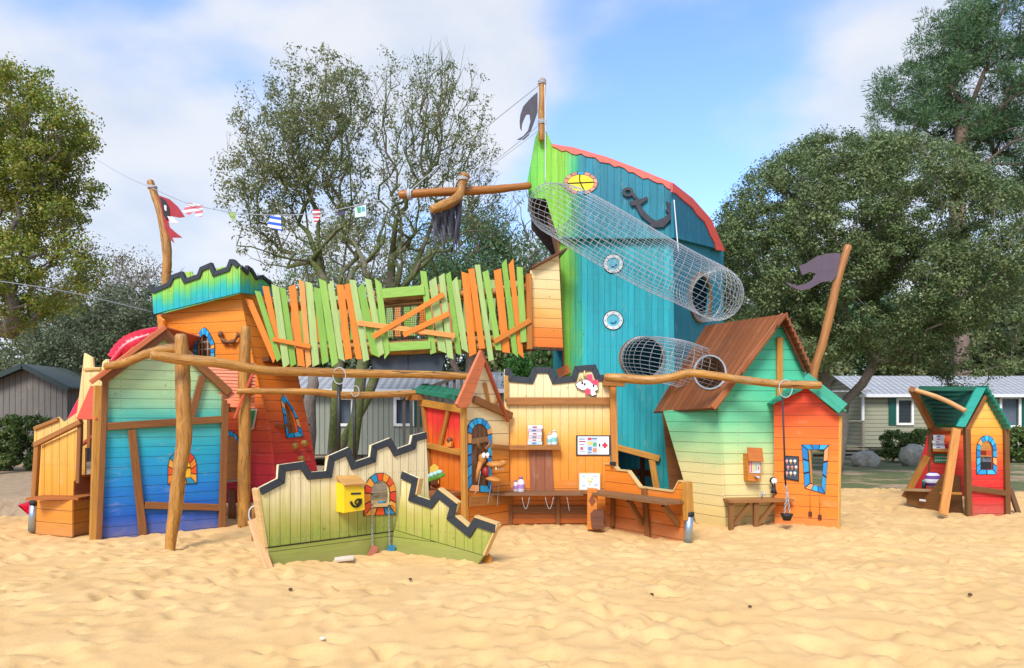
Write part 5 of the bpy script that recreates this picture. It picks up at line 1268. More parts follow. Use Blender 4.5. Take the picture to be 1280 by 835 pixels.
for x, s in ((806, 1), (850, .8)):
    a = PJ.hit(x, 650); a.z = zc-.38*s; b = PJ.hit(x, 620)+PJ.n*.3; b.z = zc-.04; MB().board(a+PJ.n*.04, b, .07, .06, PJ.u).build('bracket', M_br, jf)
beam('stile', PJ, (812, 676), (807, 610), 8, M_br, jf, .04, .03); beam('stile', PJ, (768, 658), (768, 618), 5, M_br, jf, .05, .03)
beam('end_post', PJ, (863, 650), (860.5, 602), 8.5, M_hon, jf, .12, .03)
pe = PJ.hit(862, 672)+PJ.n*.07
MB().tube([V((pe.x+.02, pe.y, -.05)), W(862, 642, pe.y)], .052, 12).build('steel_sleeve', M_steel, jf); MB().tube([W(862, 645, pe.y), W(862, 640, pe.y)], .06, 12).build('rubber_cap', M_rubber, jf)
beam('top_cap', vplane(750, 10.6, 770, 10.6), (762, 579), (769, 579), 4, M_rubber, jf, .1, .05)
oc = thing('chute_post', gpt(742, 10.3), 'orange post with a brown wooden flap between the two counters', 'post')
PO = vplane(732, 10.35, 760, 10.3)
panel('post', PO, [(734, 662), (734, 611), (746.5, 611), (746.5, 662)], wood('#e0862a', .6), oc, .09)
panel('diamond_mark', PO, [(740, 633), (736, 626), (740, 618), (744.5, 626)], wood('#8a4c22'), oc, .006, off=.008, bevel=0)
panel('flap', PO, [(740, 660), (738.5, 641), (743, 636.5), (755, 637), (755.5, 660)], wood('#76482e', .8), oc, .05, off=.08)

# ---------------------------------------------------------------- ship
HL = vplane(698, 12.85, 841, 12.6); xc = (841-CX)*12.6/F
Bs = V(((904-CX)*14.9/F, 14.9, 0)); Ac = V((xc, 12.6, 0))
HS = Plane(Ac, Bs-Ac, (Bs-Ac).cross(V((0, 0, 1))))
sp = thing('ship_tower', gpt(775, 12.7), 'tall teal wooden ship tower with green bow, yellow oval window and black anchor', 'play ship')
def U(x): return HL.to(HL.hit(x, 400))[0]
us = [(U(698), '#8ed23c'), (U(712), '#7fd04a'), (U(722), '#35bd8a'), (U(735), '#12b0b8'), (U(800), '#0e9fae'), (U(841), '#12a0b0')]
mh = planks('hull_boards', [(0, '#149aa2'), (1, '#18a8b0'), (2.2, '#1ab4c0'), (3.5, '#20bccb'), (4.4, '#1ab2c0')], .1, True, us, (U(718), U(738)), gap=.03, grain=.6, wear=.8, vary=.35)
us2 = [(U(660), '#5fca4a'), (U(690), '#8fd630'), (U(706), '#8ad23c'), (U(718), '#2fc08a'), (U(740), '#1090a8'), (U(841), '#128ba4')]
mu = planks('bow_boards', [(4.4, '#17b0b4'), (4.75, '#118fa4'), (5.3, '#13849c'), (6.2, '#128aa2')], .12, True, us2, (U(716), U(736)), gap=.03, grain=.6, wear=.8, vary=.3)
lt = [(x, y) for x, y in [(803 + 28*math.cos(a), 447 + 25*math.sin(a)) for a in [k*math.pi/10 for k in range(20)]]]
panel('hull_front', HL, [(698, 296), (841.5, 296), (845.5, 668), (716, 668), (706, 480)], mh, sp, .05, holes=[lt, [(768, 614), (769, 560), (815, 573), (821, 614)]])
ut = [HS.px([(875 + 12*math.cos(a), 372 + 28*math.sin(a))])[0] for a in [k*math.pi/9 for k in range(18)]]
def S2(x, y): return HS.to(HS.hit(x, y))
mhs = planks('hull_shaded_boards', [(0, '#0b6f80'), (2, '#0d7f92'), (4.6, '#0f869c')], .12, True, gap=.03, grain=.4)  # hull teal darkened: shade of the right face painted into the boards
MB().slab(HS, [S2(841.5, 296), S2(904.5, 311), S2(904.5, 330)[:1] + (0,), (0, -.1)], .05, [ut]).build('hull_side', mhs, sp, .004)
HU = Plane(HL.o + HL.n*.10, HL.u, HL.n)
bowpts = [(697.5, 298.5), (682, 248.5), (661, 247), (659, 227), (669, 172), (674.5, 159), (680.5, 159), (690, 180), (717, 185), (759, 197), (801, 213), (841, 229.5), (842, 297)]
panel('bow_front', HU, bowpts, mu, sp, .05)
HS2 = Plane(HS.o + HS.n*.10, HS.u, HS.n)
mus = planks('bow_shaded_boards', [(4.3, '#138fa2'), (4.8, '#0d6f8a'), (6, '#0e7690')], .13, True, gap=.03, grain=.4)  # darker than the bow front, side shade is put into these colours
panel('bow_side', HS2, [(841.5, 229.5), (866, 249), (889, 275), (905.5, 313), (842.3, 297)], mus, sp, .05)
# salmon wavy trim along the deck line
tr = [(690, 180), (717, 185), (759, 197), (801, 213), (841, 229.5)]; lo = [(690, 183)]
for x in range(696, 842, 6):
    f = np.interp(x, [p[0] for p in tr], [p[1] for p in tr]); lo.append((x, f + 5.5 + 1.6*math.sin(x*.37)+1.1*math.sin(x*.9) + 2*(x-690)/150))
HT = Plane(HU.o + HU.n*.02, HU.u, HU.n)
panel('deck_trim', HT, [(690, 179.5), (717, 184), (759, 196), (801, 212), (841, 228.5)] + lo[::-1], wood('#ee6f5c', .3, .4), sp, .03)
tr2 = [(841, 229.5), (866, 249), (889, 275), (906, 313)]; lo2 = [(840.5, 240)]
for f in np.linspace(.1, .95, 9): y = 229.5 + f*83; x = np.interp(y, [p[1] for p in tr2], [p[0] for p in tr2]); lo2.append((x-7+1.2*math.sin(f*25), y+4))
HT2 = Plane(HS2.o + HS2.n*.02, HS2.u, HS2.n)
panel('deck_trim', HT2, [(841, 228), (866, 247.5), (889, 273.5), (907, 314)] + lo2[::-1], wood('#ec5a48', .3, .4), sp, .03)
# deck / rear so that the hull is closed
rear = V((HL.hit(700, 400).x, 15.0, 0)); rr_ = V((Bs.x-.05, 15.05, 0))
PRr = Plane(rear, rr_-rear, (0, -1, 0)); W_ = (rr_-rear).length
MB().slab(PRr, [(0, -.1), (W_, -.1), (W_, 4.7), (0, 5.2)], .05).build('stern_wall', mhs, sp)
PLf = Plane((HL.hit(700, 400).x+.03, 12.9, 0), (0, 1, 0), (-1, 0, 0)); PLf.n = V((-1, 0, 0)); PLf.u = V((0, 1, 0)); PLf.v = V((0, 0, 1))
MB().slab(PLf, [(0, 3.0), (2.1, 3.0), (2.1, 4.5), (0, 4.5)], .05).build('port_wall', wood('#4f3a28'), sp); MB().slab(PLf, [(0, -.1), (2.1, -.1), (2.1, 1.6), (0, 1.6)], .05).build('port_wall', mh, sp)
dkp = MB(); h0 = [HU.hit(690, 184), HU.hit(759, 198), HU.hit(841, 232), HS2.hit(889, 279), HS2.hit(905, 314)]
for i in range(len(h0)-1):
    a, b = h0[i], h0[i+1]; k = dkp.add([a, b, b+V((0, max(.05, 15-b.y), .1)), a+V((0, 15-a.y, .1))]); dkp.face([k, k+1, k+2, k+3], [(0, 0), ((b-a).length, 0), ((b-a).length, 2), (0, 2)])
dkp.build('roof_deck', wood('#e0604c', .4), sp)
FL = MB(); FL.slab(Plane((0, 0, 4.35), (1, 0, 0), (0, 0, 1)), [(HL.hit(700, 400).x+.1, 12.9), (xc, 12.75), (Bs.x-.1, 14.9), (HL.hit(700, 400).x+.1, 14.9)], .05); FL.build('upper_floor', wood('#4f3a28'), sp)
# bow box underside and bow keel
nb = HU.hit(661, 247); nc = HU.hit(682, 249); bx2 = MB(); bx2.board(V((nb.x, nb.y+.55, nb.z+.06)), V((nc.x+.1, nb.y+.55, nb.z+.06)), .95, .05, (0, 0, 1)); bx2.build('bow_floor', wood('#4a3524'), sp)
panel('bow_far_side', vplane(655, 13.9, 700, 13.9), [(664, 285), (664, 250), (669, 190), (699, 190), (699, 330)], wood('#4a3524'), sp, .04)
beam('keel_board', HL, (686, 268), (699, 322), 7, wood('#6a4428'), sp, .5, -.3); beam('corner_trim', HL, (697.5, 298), (705.5, 478), 2.2, wood('#a8622c'), sp, .05, .01)
beam('seam_board', HU, (702, 297.5), (841, 298), 2., wood('#0f8a94'), sp, .02, .01)
beam('foot_board', HL, (697, 468), (712, 461), 11, wood('#de7a3a'), sp, .06, .1)
# yellow oval window
ov = lambda cx, cy, rx, ry, n=16: [(cx + rx*math.cos(2*math.pi*k/n), cy + ry*math.sin(2*math.pi*k/n)) for k in range(n)]
wo_ = stained('oval_window', HU, ov(726, 229, 21.5, 14.5, 14), ov(726, 229, 16.5, 10.5, 14), ['#d98a72', '#e09a80', '#c97a66', '#2aa0c4', '#dd9078', '#d08470', '#e3a48c'], sp, .002)
panel('pane', HU, ov(726, 229, 16.5, 10.5, 20), flat('#f5e01a', .3, 0, .1), wo_, .006, off=.012, bevel=0)
for S in (((709.5, 229.5), (742.5, 228)), ): beam('glazing_bar', HU, S[0], S[1], 1.3, M_dark, wo_, .008, .018)
MB().tube([HU.hit(*q)+HU.n*.02 for q in spline([(725, 218.5), (724.5, 225), (727, 232), (731, 239)], 4)], .009, 5).build('glazing_bar', M_dark, wo_)
# portholes
for (x, y) in ((766.5, 330), (766.5, 400.5)):
    ph = panel('porthole', HL, ov(x, y, 12, 11.5, 20), flat('#e4e6e2', .35), sp, .02, off=.022, holes=[ov(x, y, 8, 7.6, 20)], bevel=0)
    panel('outline', HL, ov(x, y, 13, 12.5, 20), M_dark, ph, .008, off=.008, holes=[ov(x, y, 8, 7.6, 20)], bevel=0)
    panel('glass', HL, ov(x, y, 8.2, 7.8, 20), flat('#62c4d6', .15, 0, .5), ph, .006, off=.007, bevel=0)
    mb = MB(); [mb.tube([HL.hit(a, b)+HL.n*.02, HL.hit(a, b)+HL.n*.03], .009, 6) for a, b in ov(x, y, 10, 9.6, 8)]; mb.build('bolts', flat('#8c9294', .3, .7), ph)
    MB().tube([HL.hit(a, b)+HL.n*.012 for a, b in spline([(x-3, y+2.5), (x-1, y+3.5), (x+2, y+3), (x+4, y+.5)], 3)], .012, 5).build('painted_wave', flat('#1f6f9c'), ph)
# anchor
an = MB(); AP = lambda x, y, o=.03: HU.hit(x, y)+HU.n*o
def apoly(pts, off=.03): an.slab(HU, HU.px(pts), .03, (), off+.02)
mtr = flat('#3b3a40', .55, .3, .4)
anc = [(794, 250), (797, 247.5), (803, 262), (812, 272), (820, 277), (829, 273), (836, 268), (831, 263), (835, 262), (832, 252), (836, 254.5), (842.5, 251.5), (841.5, 262), (842, 270), (836, 278), (829, 285), (820, 285.5), (810, 284), (813, 281), (801, 271), (793, 256)]
apoly(anc); apoly([(786.5, 252.5), (789, 258.5), (800, 257), (810, 250), (808.5, 246.5), (803, 249)], .032)
an.slab(HU, HU.px(ov(784.8, 241, 7.2, 6, 16)), .03, [HU.px(ov(784.8, 241, 3.2, 2.4, 12))], .05); apoly([(789, 244), (792, 241.5), (797, 248), (793, 250)], .031)
an.build('anchor', mtr, sp, .003)
# doorway frame at the foot
dr = beam('doorway_beam', HL, (764, 557), (824, 573), 7.5, M_hon, sp, .07, .05); beam('doorway_post', HL, (823, 625), (814.5, 574), 8, M_hon, sp, .07, .04)
beam('inner_beam', vplane(760, 13.6, 830, 13.6), (790, 590), (815, 592), 8, M_br, sp, .05, 0); beam('inner_beam', vplane(760, 13.4, 830, 13.4), (803, 560), (803, 640), 6, wood('#6b3d1e'), sp, .05, 0)
# little yellow cabin at the end of the bridge
PY = vplane(661, 12.12, 706, 12.3)
yc = thing('bridge_cabin', HL.hit(680, 436) - V((0, .3, 0)), 'small yellow to orange boarded cabin with slanted roof between bridge and ship', 'play cabin')
mc2 = planks('cabin_boards', [(2.6, '#ee6c22'), (2.95, '#f28a30'), (3.3, '#f5bd66'), (3.8, '#f8dda0')], .16, False, grain=.25)
panel('front_wall', PY, [(663.5, 433.5), (663, 338), (698.5, 318.5), (704, 435.5)], mc2, yc, .03)
PYl = Plane(PY.hit(663.5, 400), (0, 1, 0), (-1, 0, 0)); PYl.n = V((-1, 0, 0)); PYl.u = V((0, 1, 0)); PYl.v = V((0, 0, 1)); z0 = PY.hit(663, 433).z - PYl.o.z; z1 = PY.hit(663, 338).z - PYl.o.z
MB().slab(PYl, [(.03, z0), (.9, z0), (.9, z1), (.03, z1)], .03).build('side_wall', mc2, yc)
a, b = PY.hit(656, 340), PY.hit(699.5, 317); mb = MB(); n = (b-a).cross(V((0, 1, 0))).normalized(); n = n if n.z > 0 else -n
mb.board(a + V((0, .45, .0)), b + V((0, .45, .0)), 1.1, .03, n); mb.build('roof', wood('#7d4a28'), yc)
beam('bottom_board', PY, (661, 436), (704, 437.5), 2.5, wood('#4c321f'), yc, .05, .0)

# flagpole, flag, boom on the ship
fp = thing('flagpole', HU.hit(677, 158), 'round wooden pole with torn black flag on top of the green bow', 'flagpole')
log('pole', [(677, 175, 12.7, 4), (677, 140, 12.7, 4.2), (678, 120, 12.7, 4.3), (678, 100, 12.7, 4.4)], LOG, fp, 4)
for y in (106, 156): MB().tube([W(677.5, y, 12.7)+V((.066*math.cos(a), .066*math.sin(a), .004*a)) for a in [k*.5 for k in range(40)]], .01, 5).build('rope_binding', M_rope, fp)
def flag(name, label, ctrl, Y, colr, parent, t=.012, amp=.04):
    pl = vplane(300, Y, 900, Y); Q = pl.px(ctrl); return MB().slab(pl, Q, t, ()).build(name, flat(colr, .6, 0, .5), parent)
sp1 = [(672, 115), (672, 140), (668, 152), (664, 163), (661, 169), (655, 174.5), (646, 174.5), (654, 170), (660, 163), (663, 152), (662, 143), (658, 143), (655, 149), (652.5, 156), (652, 164), (650, 160), (649.5, 152), (650.5, 143), (654, 133), (661, 125), (667, 119)]
flag('flag', '', sp1, 12.66, '#46424c', fp)
bm = thing('boom', HU.hit(660, 233), 'horizontal wooden spar sticking out left from the ship bow', 'spar')
log('spar', [(500, 243.5, 12.1, 5), (540, 240.5, 12.2, 5.4), (580, 239, 12.35, 5.4), (620, 236.5, 12.5, 5), (662, 232, 12.7, 4.2)], [wood('#b8772f', .85, .4), M_logend], bm)
MB().tube([W(509, 243, 12.12)+V((.004*a, .078*math.cos(a), .078*math.sin(a))) for a in [k*.5 for k in range(44)]], .011, 5).build('rope_binding', M_rope, bm)
cb = thing('cross_branch', W(560, 262, 12.0), 'short curved log lashed over the spar, carrying the tattered sail', 'log')
log('branch', [(540, 261.5, 11.75, 5), (552, 257.5, 11.85, 6.2), (565, 252, 12.0, 6.4), (574, 244, 12.15, 5.6), (577.5, 232, 12.2, 5.2), (581, 219, 12.2, 6.6)], LOG, cb)
MB().tube([W(579, 226, 12.2)+V((.085*math.cos(a), .085*math.sin(a), .003*a)) for a in [k*.5 for k in range(36)]], .009, 5).build('rope_binding', M_rope, cb)
ts = thing('tattered_sail', W(562, 300, 12.0), 'tattered dark grey sail of hanging strips under the curved log', 'sail')
random.seed(12)
for i in range(15):
    f = i/14; x0 = 539 + f*36; y0 = np.interp(x0, [538, 552, 565, 572, 577], [264, 262, 256, 250, 240]); L = 42 + 40*f + random.uniform(-8, 6) if i < 5 else 318 - y0 + random.uniform(-22, 6); L = min(L, 322-y0)
    Yb = 11.85 + .3*f + .02*(i % 2); xe = x0 + 10*(1-f)*random.uniform(.3, 1) - 1; mb = MB(); n = 7; w0 = 4.2
    A = []; B = []
    for k in range(n+1):
        g = k/n; x = x0 + (xe-x0)*g + 1.2*math.sin(g*5+i); yy = y0 + L*g; w = w0*(1-.75*g**1.6); YY = Yb + .05*math.sin(g*4+i*1.7)
        A.append(W(x-w/2, yy, YY)); B.append(W(x+w/2, yy, YY+.02))
    K = mb.add(A+B+[p+V((0, .012, 0)) for p in A+B]); m_ = n+1
    for k in range(n): mb.face([K+k, K+k+1, K+m_+k+1, K+m_+k], None, 0, True); mb.face([K+2*m_+k, K+3*m_+k, K+3*m_+k+1, K+2*m_+k+1], None, 0, True); mb.face([K+k, K+2*m_+k, K+2*m_+k+1, K+k+1]); mb.face([K+m_+k+1, K+3*m_+k+1, K+3*m_+k, K+m_+k])
    mb.build('strip', flat('#55535e', .7, 0, .4), ts)

# rigging ropes, bunting line
def rope(label, pts, r=.009, col='#aab0b8', name='rope', sag=0):
    S = [W(*q) for q in spline(pts, 8)]; o = wire(name, S, r, flat(col, .7)); return tag(o, label, 'rope')
rope('upper rigging rope from the pole top down to the tip of the spar', [(674, 106, 12.66), (620, 149, 12.5), (560, 198, 12.3), (507, 243, 12.1)])
rope('middle rigging rope from the pole foot down over the spar', [(674, 156, 12.66), (630, 192, 12.5), (596, 216, 12.3), (579, 228, 12.2)], .007)
rope('lower rigging rope just under the middle one, pole foot to spar', [(673, 163, 12.66), (640, 188, 12.5), (600, 218, 12.35), (580, 235, 12.22)], .006)
rope('thin white stay running down the front of the green bow', [(681, 106, 12.55), (681.5, 160, 12.5), (681.5, 230, 12.5)], .008, '#e0e4e6')
rope('short white rope holding the wire tunnel to the ship, beside the anchor', [(842.5, 250, 12.35), (845, 280, 12.3), (848, 315, 12.2)], .010, '#e6e6e2')
rope('line with bunting from the left flagpole to the spar tip', [(190, 235, 11.9), (235, 254, 11.9), (290, 265, 11.9), (345, 269, 12), (400, 266, 12), (450, 256, 12.05), (507, 243, 12.1)], .007, name='bunting_line')
rope('line running from the left flagpole off towards the autumn tree', [(189, 234, 11.9), (160, 222, 13.6), (132, 206, 16.2), (112, 195, 19.5)], .007, name='tree_line')

def striped(name, c1, c2, n, ang=0):
    m = NT(name); uvv, u, v = m.uv(); q = m.math('ADD', m.math('MULTIPLY', v, math.cos(ang)), m.math('MULTIPLY', u, math.sin(ang)))
    f = m.math('FRACT', m.math('DIVIDE', q, n)); c = m.mix(m.math('GREATER_THAN', f, .5), lin(c1, .9), lin(c2, .9)); m.col(c); m.rough(.7); return m.m
PW = vplane(180, 11.9, 520, 12.1)
def garment(name, label, pts, mat, extra=()):
    o = thing(name, PW.hit(*pts[0]), label, 'bunting piece', 'clothes hanging on the bunting line'); random.seed(len(label))
    panel('cloth', PW, pts, mat, o, .006, bevel=0)
    for nm, p, mt_ in extra: panel(nm, PW, p, mt_, o, .004, off=.005, bevel=0)
garment('shorts_pennant', 'red and white striped shorts on the bunting line next to the flagpole', [(236, 253), (254, 257), (252, 271), (244, 270), (243.5, 263), (236, 269), (228, 264)], striped('stripe_red', '#d86a78', '#f0f0f2', .085, -.15))
garment('sock_pennant', 'small green and yellow sock on the bunting line', [(288, 264), (295, 265), (294, 272), (296, 275), (290, 275), (286, 269)], flat('#9cb86a', .7))
garment('dress_pennant', 'blue and white striped vest on the bunting line', [(338, 268), (342, 270), (346, 268), (351, 270), (352, 289), (334, 283)], striped('stripe_blue', '#2f5fd0', '#eef2fa', .095, .15))
garment('stocking_pennant', 'red and white striped stocking on the bunting line', [(390, 262), (400, 262), (401, 270), (397, 277), (394, 281), (392, 275)], striped('stripe_red2', '#c8384c', '#f0e6e6', .06))
garment('bow_pennant', 'tiny dark purple bow on the bunting line', [(421, 264), (425, 266), (430, 262), (431, 267), (425, 269), (421, 268)], flat('#4a3a66', .7))
garment('card_pennant', 'pale square card with green spots on the bunting line', [(443.5, 256), (457.5, 255), (458, 270), (443.5, 272)], flat('#cfe3e2', .6), [('printed_spot', [(447, 266), (446, 259), (451, 259), (451, 266)], flat('#3f9a6a')), ('printed_spot', [(452, 264), (452, 258), (456, 259), (456, 264)], flat('#4aa6b8'))])

# left flagpole
lp = thing('flagpole', W(207, 355, 12.0), 'crooked pole with jagged red and black flag rising behind the tower crown', 'flagpole')
log('pole', [(207, 372, 12.0, 5), (208, 345, 12.0, 5.4), (209, 320, 12.0, 5.6), (206, 290, 12.0, 5.8), (200, 262, 12.0, 5.2), (193, 243, 12.0, 4.6), (188, 227, 12.0, 4.2)], LOG, lp, 5)
MB().tube([W(190.5, 236, 12.0)+V((.07*math.cos(a), .07*math.sin(a), .003*a)) for a in [k*.5 for k in range(34)]], .009, 5).build('rope_binding', M_rope, lp)
flag('flag', '', [(198, 244), (212, 249), (222, 258), (231, 271), (224, 272), (214, 270), (218, 279), (210, 276), (212, 284), (220, 291), (228, 297), (215, 297), (218, 304), (213, 300), (206, 285)], 11.93, '#a8222e', lp)
flag('black_patch', '', [(200, 246), (206, 250), (211, 259), (212, 268), (208, 275), (204, 268)], 11.915, '#1d1a1c', lp)
flag('white_patch', '', [(209, 270), (216, 271), (224, 279.5), (213, 278)], 11.91, '#dfe0e0', lp)
flag('white_patch', '', [(205, 256), (208, 257), (208, 264), (205.5, 262)], 11.905, '#dfe0e0', lp)

# ---------------------------------------------------------------- wire mesh tunnels
def mesh_tunnel(label, ctrl, nlong, ring_step, ext_label=None, r=.0042):
    S = spline(ctrl, 10); P_ = [W(*q[:3]) for q in S]; R_ = [q[3]*q[2]/F for q in S]
    o = thing('wire_tunnel', P_[-1] - V((0, 0, .5)), label, 'wire tunnel', 'wire mesh crawling tunnels'); n = len(P_)
    fr = []; nx = None
    for i in range(n):
        d = (P_[min(i+1, n-1)] - P_[max(i-1, 0)]).normalized()
        nx = d.cross(V((0, 0, 1))).normalized() if nx is None else (nx - d*nx.dot(d)).normalized()
        fr.append((P_[i], nx.copy(), d.cross(nx), R_[i], d))
    lg = MB()
    for j in range(nlong):
        a = 2*math.pi*j/nlong; lg.tube([p + (x*math.cos(a) + y*math.sin(a))*rr for p, x, y, rr, _ in fr], r, 3)
    lg.build('lengthwise_wires', M_wire, o)
    rg = MB(); acc = 0; last = None
    for i in range(n-1):
        p0, x0, y0, r0, d0 = fr[i]; p1, x1, y1, r1, d1 = fr[i+1]; L = (p1-p0).length
        while acc < L:
            f = acc/L; p = p0.lerp(p1, f); x = x0.lerp(x1, f); y = y0.lerp(y1, f); rr = r0 + (r1-r0)*f
            rg.tube([p + (x*math.cos(a) + y*math.sin(a))*(rr-.008) for a in [2*math.pi*k/30 for k in range(30)]], r, 3, closed=True); acc += ring_step
        acc -= L
    rg.build('ring_wires', M_wire, o)
    for i in (0, n-1):
        p, x, y, rr, _ = fr[i]; MB().tube([p + (x*math.cos(a) + y*math.sin(a))*rr for a in [2*math.pi*k/36 for k in range(36)]], .009, 6, closed=True).build('end_hoop', M_wire, o)
    return o
mesh_tunnel('long wire mesh tunnel sweeping down across the ship from the bow', [(690, 256, 13.1, 26), (688, 257, 12.7, 28), (694, 261, 12.35, 31), (712, 268, 12.1, 34), (745, 287, 12.0, 35.5), (785, 310, 11.95, 35.5), (825, 332, 11.9, 34.5), (862, 350, 11.95, 33), (888, 363, 12.3, 33), (897, 369, 12.9, 32), (888, 372, 13.4, 30), (876, 373, 13.75, 29)], 36, .105)
mesh_tunnel('short wire mesh tunnel from the ship into the brown plank roof', [(803, 447, 12.65, 26), (806, 448, 12.2, 27), (822, 449, 11.85, 28), (848, 454, 11.7, 29), (872, 461, 11.75, 28), (893, 468, 11.95, 26)], 34, .10)
for pl, cpts, nm in ((HL, ov(803, 447, 29.5, 27, 28), 'tunnel_collar'),):
    panel(nm, pl, cpts, wood('#8c5a34'), sp, .03, off=.03, holes=[ov(803, 447, 27, 24.5, 28)])
MB().slab(HS, [HS.px([(875 + 14*math.cos(a), 372 + 32*math.sin(a))])[0] for a in [k*math.pi/12 for k in range(24)]], .03, [[HS.px([(875 + 11.5*math.cos(a), 372 + 27*math.sin(a))])[0] for a in [k*math.pi/12 for k in range(24)]]], .03).build('tunnel_collar', wood('#8c6a44'), sp)

# ---------------------------------------------------------------- green house with plank roof
PN = vplane(897, 10.55, 1012, 10.75); 
Xn = PN.hit(903, 655); Xf = V(((828-CX)*12.1/F, 12.1, 0)); PNs = Plane(V((PN.hit(898, 600).x, PN.hit(898, 600).y, 0)), V((Xf.x, Xf.y, 0)) - V((PN.hit(898, 600).x, PN.hit(898, 600).y, 0)), (-1, -.6, 0))
PNs.u = -PNs.u if PNs.u.y < 0 else PNs.u; PNs.v = V((0, 0, 1))
gh = thing('playhouse', gpt(925, 11.0), 'tall mint green to cream playhouse with steep brown plank roof', 'playhouse')
mgn = planks('mint_boards', [(0, '#e9cf82'), (.5, '#efd994'), (.85, '#e8dd98'), (1.15, '#b6dc98'), (1.5, '#74cf98'), (2.0, '#52c99c'), (3.0, '#4cc8a2')], .15, False, grain=.3)
panel('gable_wall', PN, [(906, 668), (897, 505), (979, 397), (1008, 465), (1004, 668)], mgn, gh, .035)
panel('side_wall', PNs, [(898.3, 505), (906, 668), (872, 662), (828, 514)], mgn, gh, .035, off=-.01)
beam('gable_stud', PN, (973, 497), (973, 422), 7.5, M_hon, gh, .05, .03)
RA, RB, RC = W(979.5, 392.5, 10.4), W(893, 509, 10.35), W(882.5, 406, 12.35)
PRf = plane3(RA, RB, RC)
hole = ov(888, 466, 19, 20, 20)
panel('roof_left', PRf, [(982, 392), (893.5, 509.5), (817, 514.5), (882, 406.5)], planks('roof_boards', [(0, '#8f4f24'), (2, '#9a5828')], .145, True, gap=.06, grain=.9, wear=.9, rough=.42, vary=.75), gh, .04, holes=[hole])
panel('roof_hatch_ring', PRf, ov(888, 466, 21, 22, 20), M_wire, gh, .02, off=.02, holes=[hole])
PN2 = Plane(PN.o + PN.n*.2, PN.u, PN.n)
beam('barge_board', PN2, (891, 510), (980, 393), 7, wood('#b06a38'), gh, .035, .0)
beam('eave_board', vplane(818, 12.0, 895, 10.36), (818, 515.5), (895, 511), 2.5, wood('#6a3d22'), gh, .04, .0)
# right slope made of lapped shingle boards
sr = MB(); ap, er = W(980, 392.5, 10.42), W(1013, 463, 10.5)
for i in range(10):
    a = ap.lerp(er, (i+.5)/10); b = a + V((-.15, 1.9, .05)); d = (er-ap).normalized(); n = (b-a).cross(d).normalized(); n = n if n.z > 0 else -n; n = (n + d*.28).normalized()
    sr.board(a + n*.03, b + n*.03, (er-ap).length/10*1.25, .03, n)
sr.build('roof_right', wood('#935632', .7), gh)
beam('barge_board', PN2, (978, 392), (1012, 464), 4.5, wood('#7a4526'), gh, .03, -.1)
panel('back_wall', vplane(830, 12.35, 1000, 12.5), [(840, 640), (828, 515), (884, 412), (985, 500), (985, 640)], M_br, gh, .03)
# counter
cn = MB(); zt = PN.hit(930, 623).z
for i in range(3): cn.board(V((PN.hit(902, 620).x, PN.hit(902, 620).y-.07-.12*i, zt)), V((PN.hit(980, 620).x, PN.hit(980, 620).y-.07-.12*i, zt)), .115, .035, (0, 0, 1))
cn.build('counter', wood('#a8733c', .7), gh)
for x in (906, 936):
    MB().board(V((PN.hit(x, 640).x, PN.hit(x, 640).y-.3, -.1)), V((PN.hit(x, 640).x, PN.hit(x, 640).y-.3, zt-.02)), .065, .065, (0, -1, 0)).build('counter_leg', wood('#8a5c2a'), gh)
    MB().board(V((PN.hit(x, 640).x+.04, PN.hit(x, 640).y-.27, zt-.33)), V((PN.hit(x, 640).x+.27, PN.hit(x, 640).y-.27, zt-.04)), .05, .05, (0, -1, 0)).build('counter_brace', wood('#8a5c2a'), gh)
# sweets dispenser and tap
sd_ = prop('dispenser_box', 'orange wooden drinks dispenser box with tap on the cream wall', 'dispenser', PN, 942, 602)
PD = Plane(PN.o + PN.n*.14, PN.u, PN.n)
panel('box', PD, [(935, 601), (934, 567), (951, 568), (951.5, 602)], wood('#dd8a2c'), sd_, .14); 
MB().board(PD.hit(934, 565)+PN.n*.02-V((0, 0, .03)), PD.hit(952.5, 566)+PN.n*.02-V((0, 0, .03)), .2, .02, (PN.u.cross(V((0, 0, .3))-PN.n*.1)).normalized()).build('lid', wood('#c97428'), sd_)
dp = panel('display', PD, [(937, 591), (937, 574), (950, 574.5), (950, 591.5)], flat('#cfd5dc', .2), sd_, .006, off=.008, bevel=0)
for i, cc_ in enumerate(['#e85a6a', '#f2c23a', '#8ad04a', '#e8568a']): panel('tube', PD, [(938+i*3, 590-i), (938+i*3, 577+i*2), (939.5+i*3, 577+i*2), (939.5+i*3, 590-i)], flat(cc_, .3), dp, .006, off=.012, bevel=0)
MB().tube([PD.hit(943, 595)+PN.n*.0, PD.hit(945, 596)+PN.n*.07, PD.hit(947.5, 598)+PN.n*.08], [.014, .018, .012], 8).build('tap', M_wire, sd_)
bt = prop('toy_clock', 'small dark toy scale with round white dial on the counter end', 'toy scale', PN, 962, 613); bt.name = 'toy_scale'; WLOC['toy_scale'] = WLOC.get('toy_clock')
MB().tube([PN.hit(962, y)+PN.n*.12 for y in (615, 611, 606, 601)], [.05, .03, .026, .02], 10).build('stand', flat('#2a2630', .4), bt)
MB().tube([PN.hit(962, 600)+PN.n*.10, PN.hit(962, 600)+PN.n*.14], .042, 14).build('dial', flat('#f0ece4', .3), bt); MB().tube([PN.hit(962, 600)+PN.n*.09, PN.hit(962, 600)+PN.n*.132], .05, 14).build('dial_rim', M_dark, bt)
tp = prop('counter_tap', 'little metal tap standing on the middle of the counter by the cream wall', 'tap', PN, 944, 619)
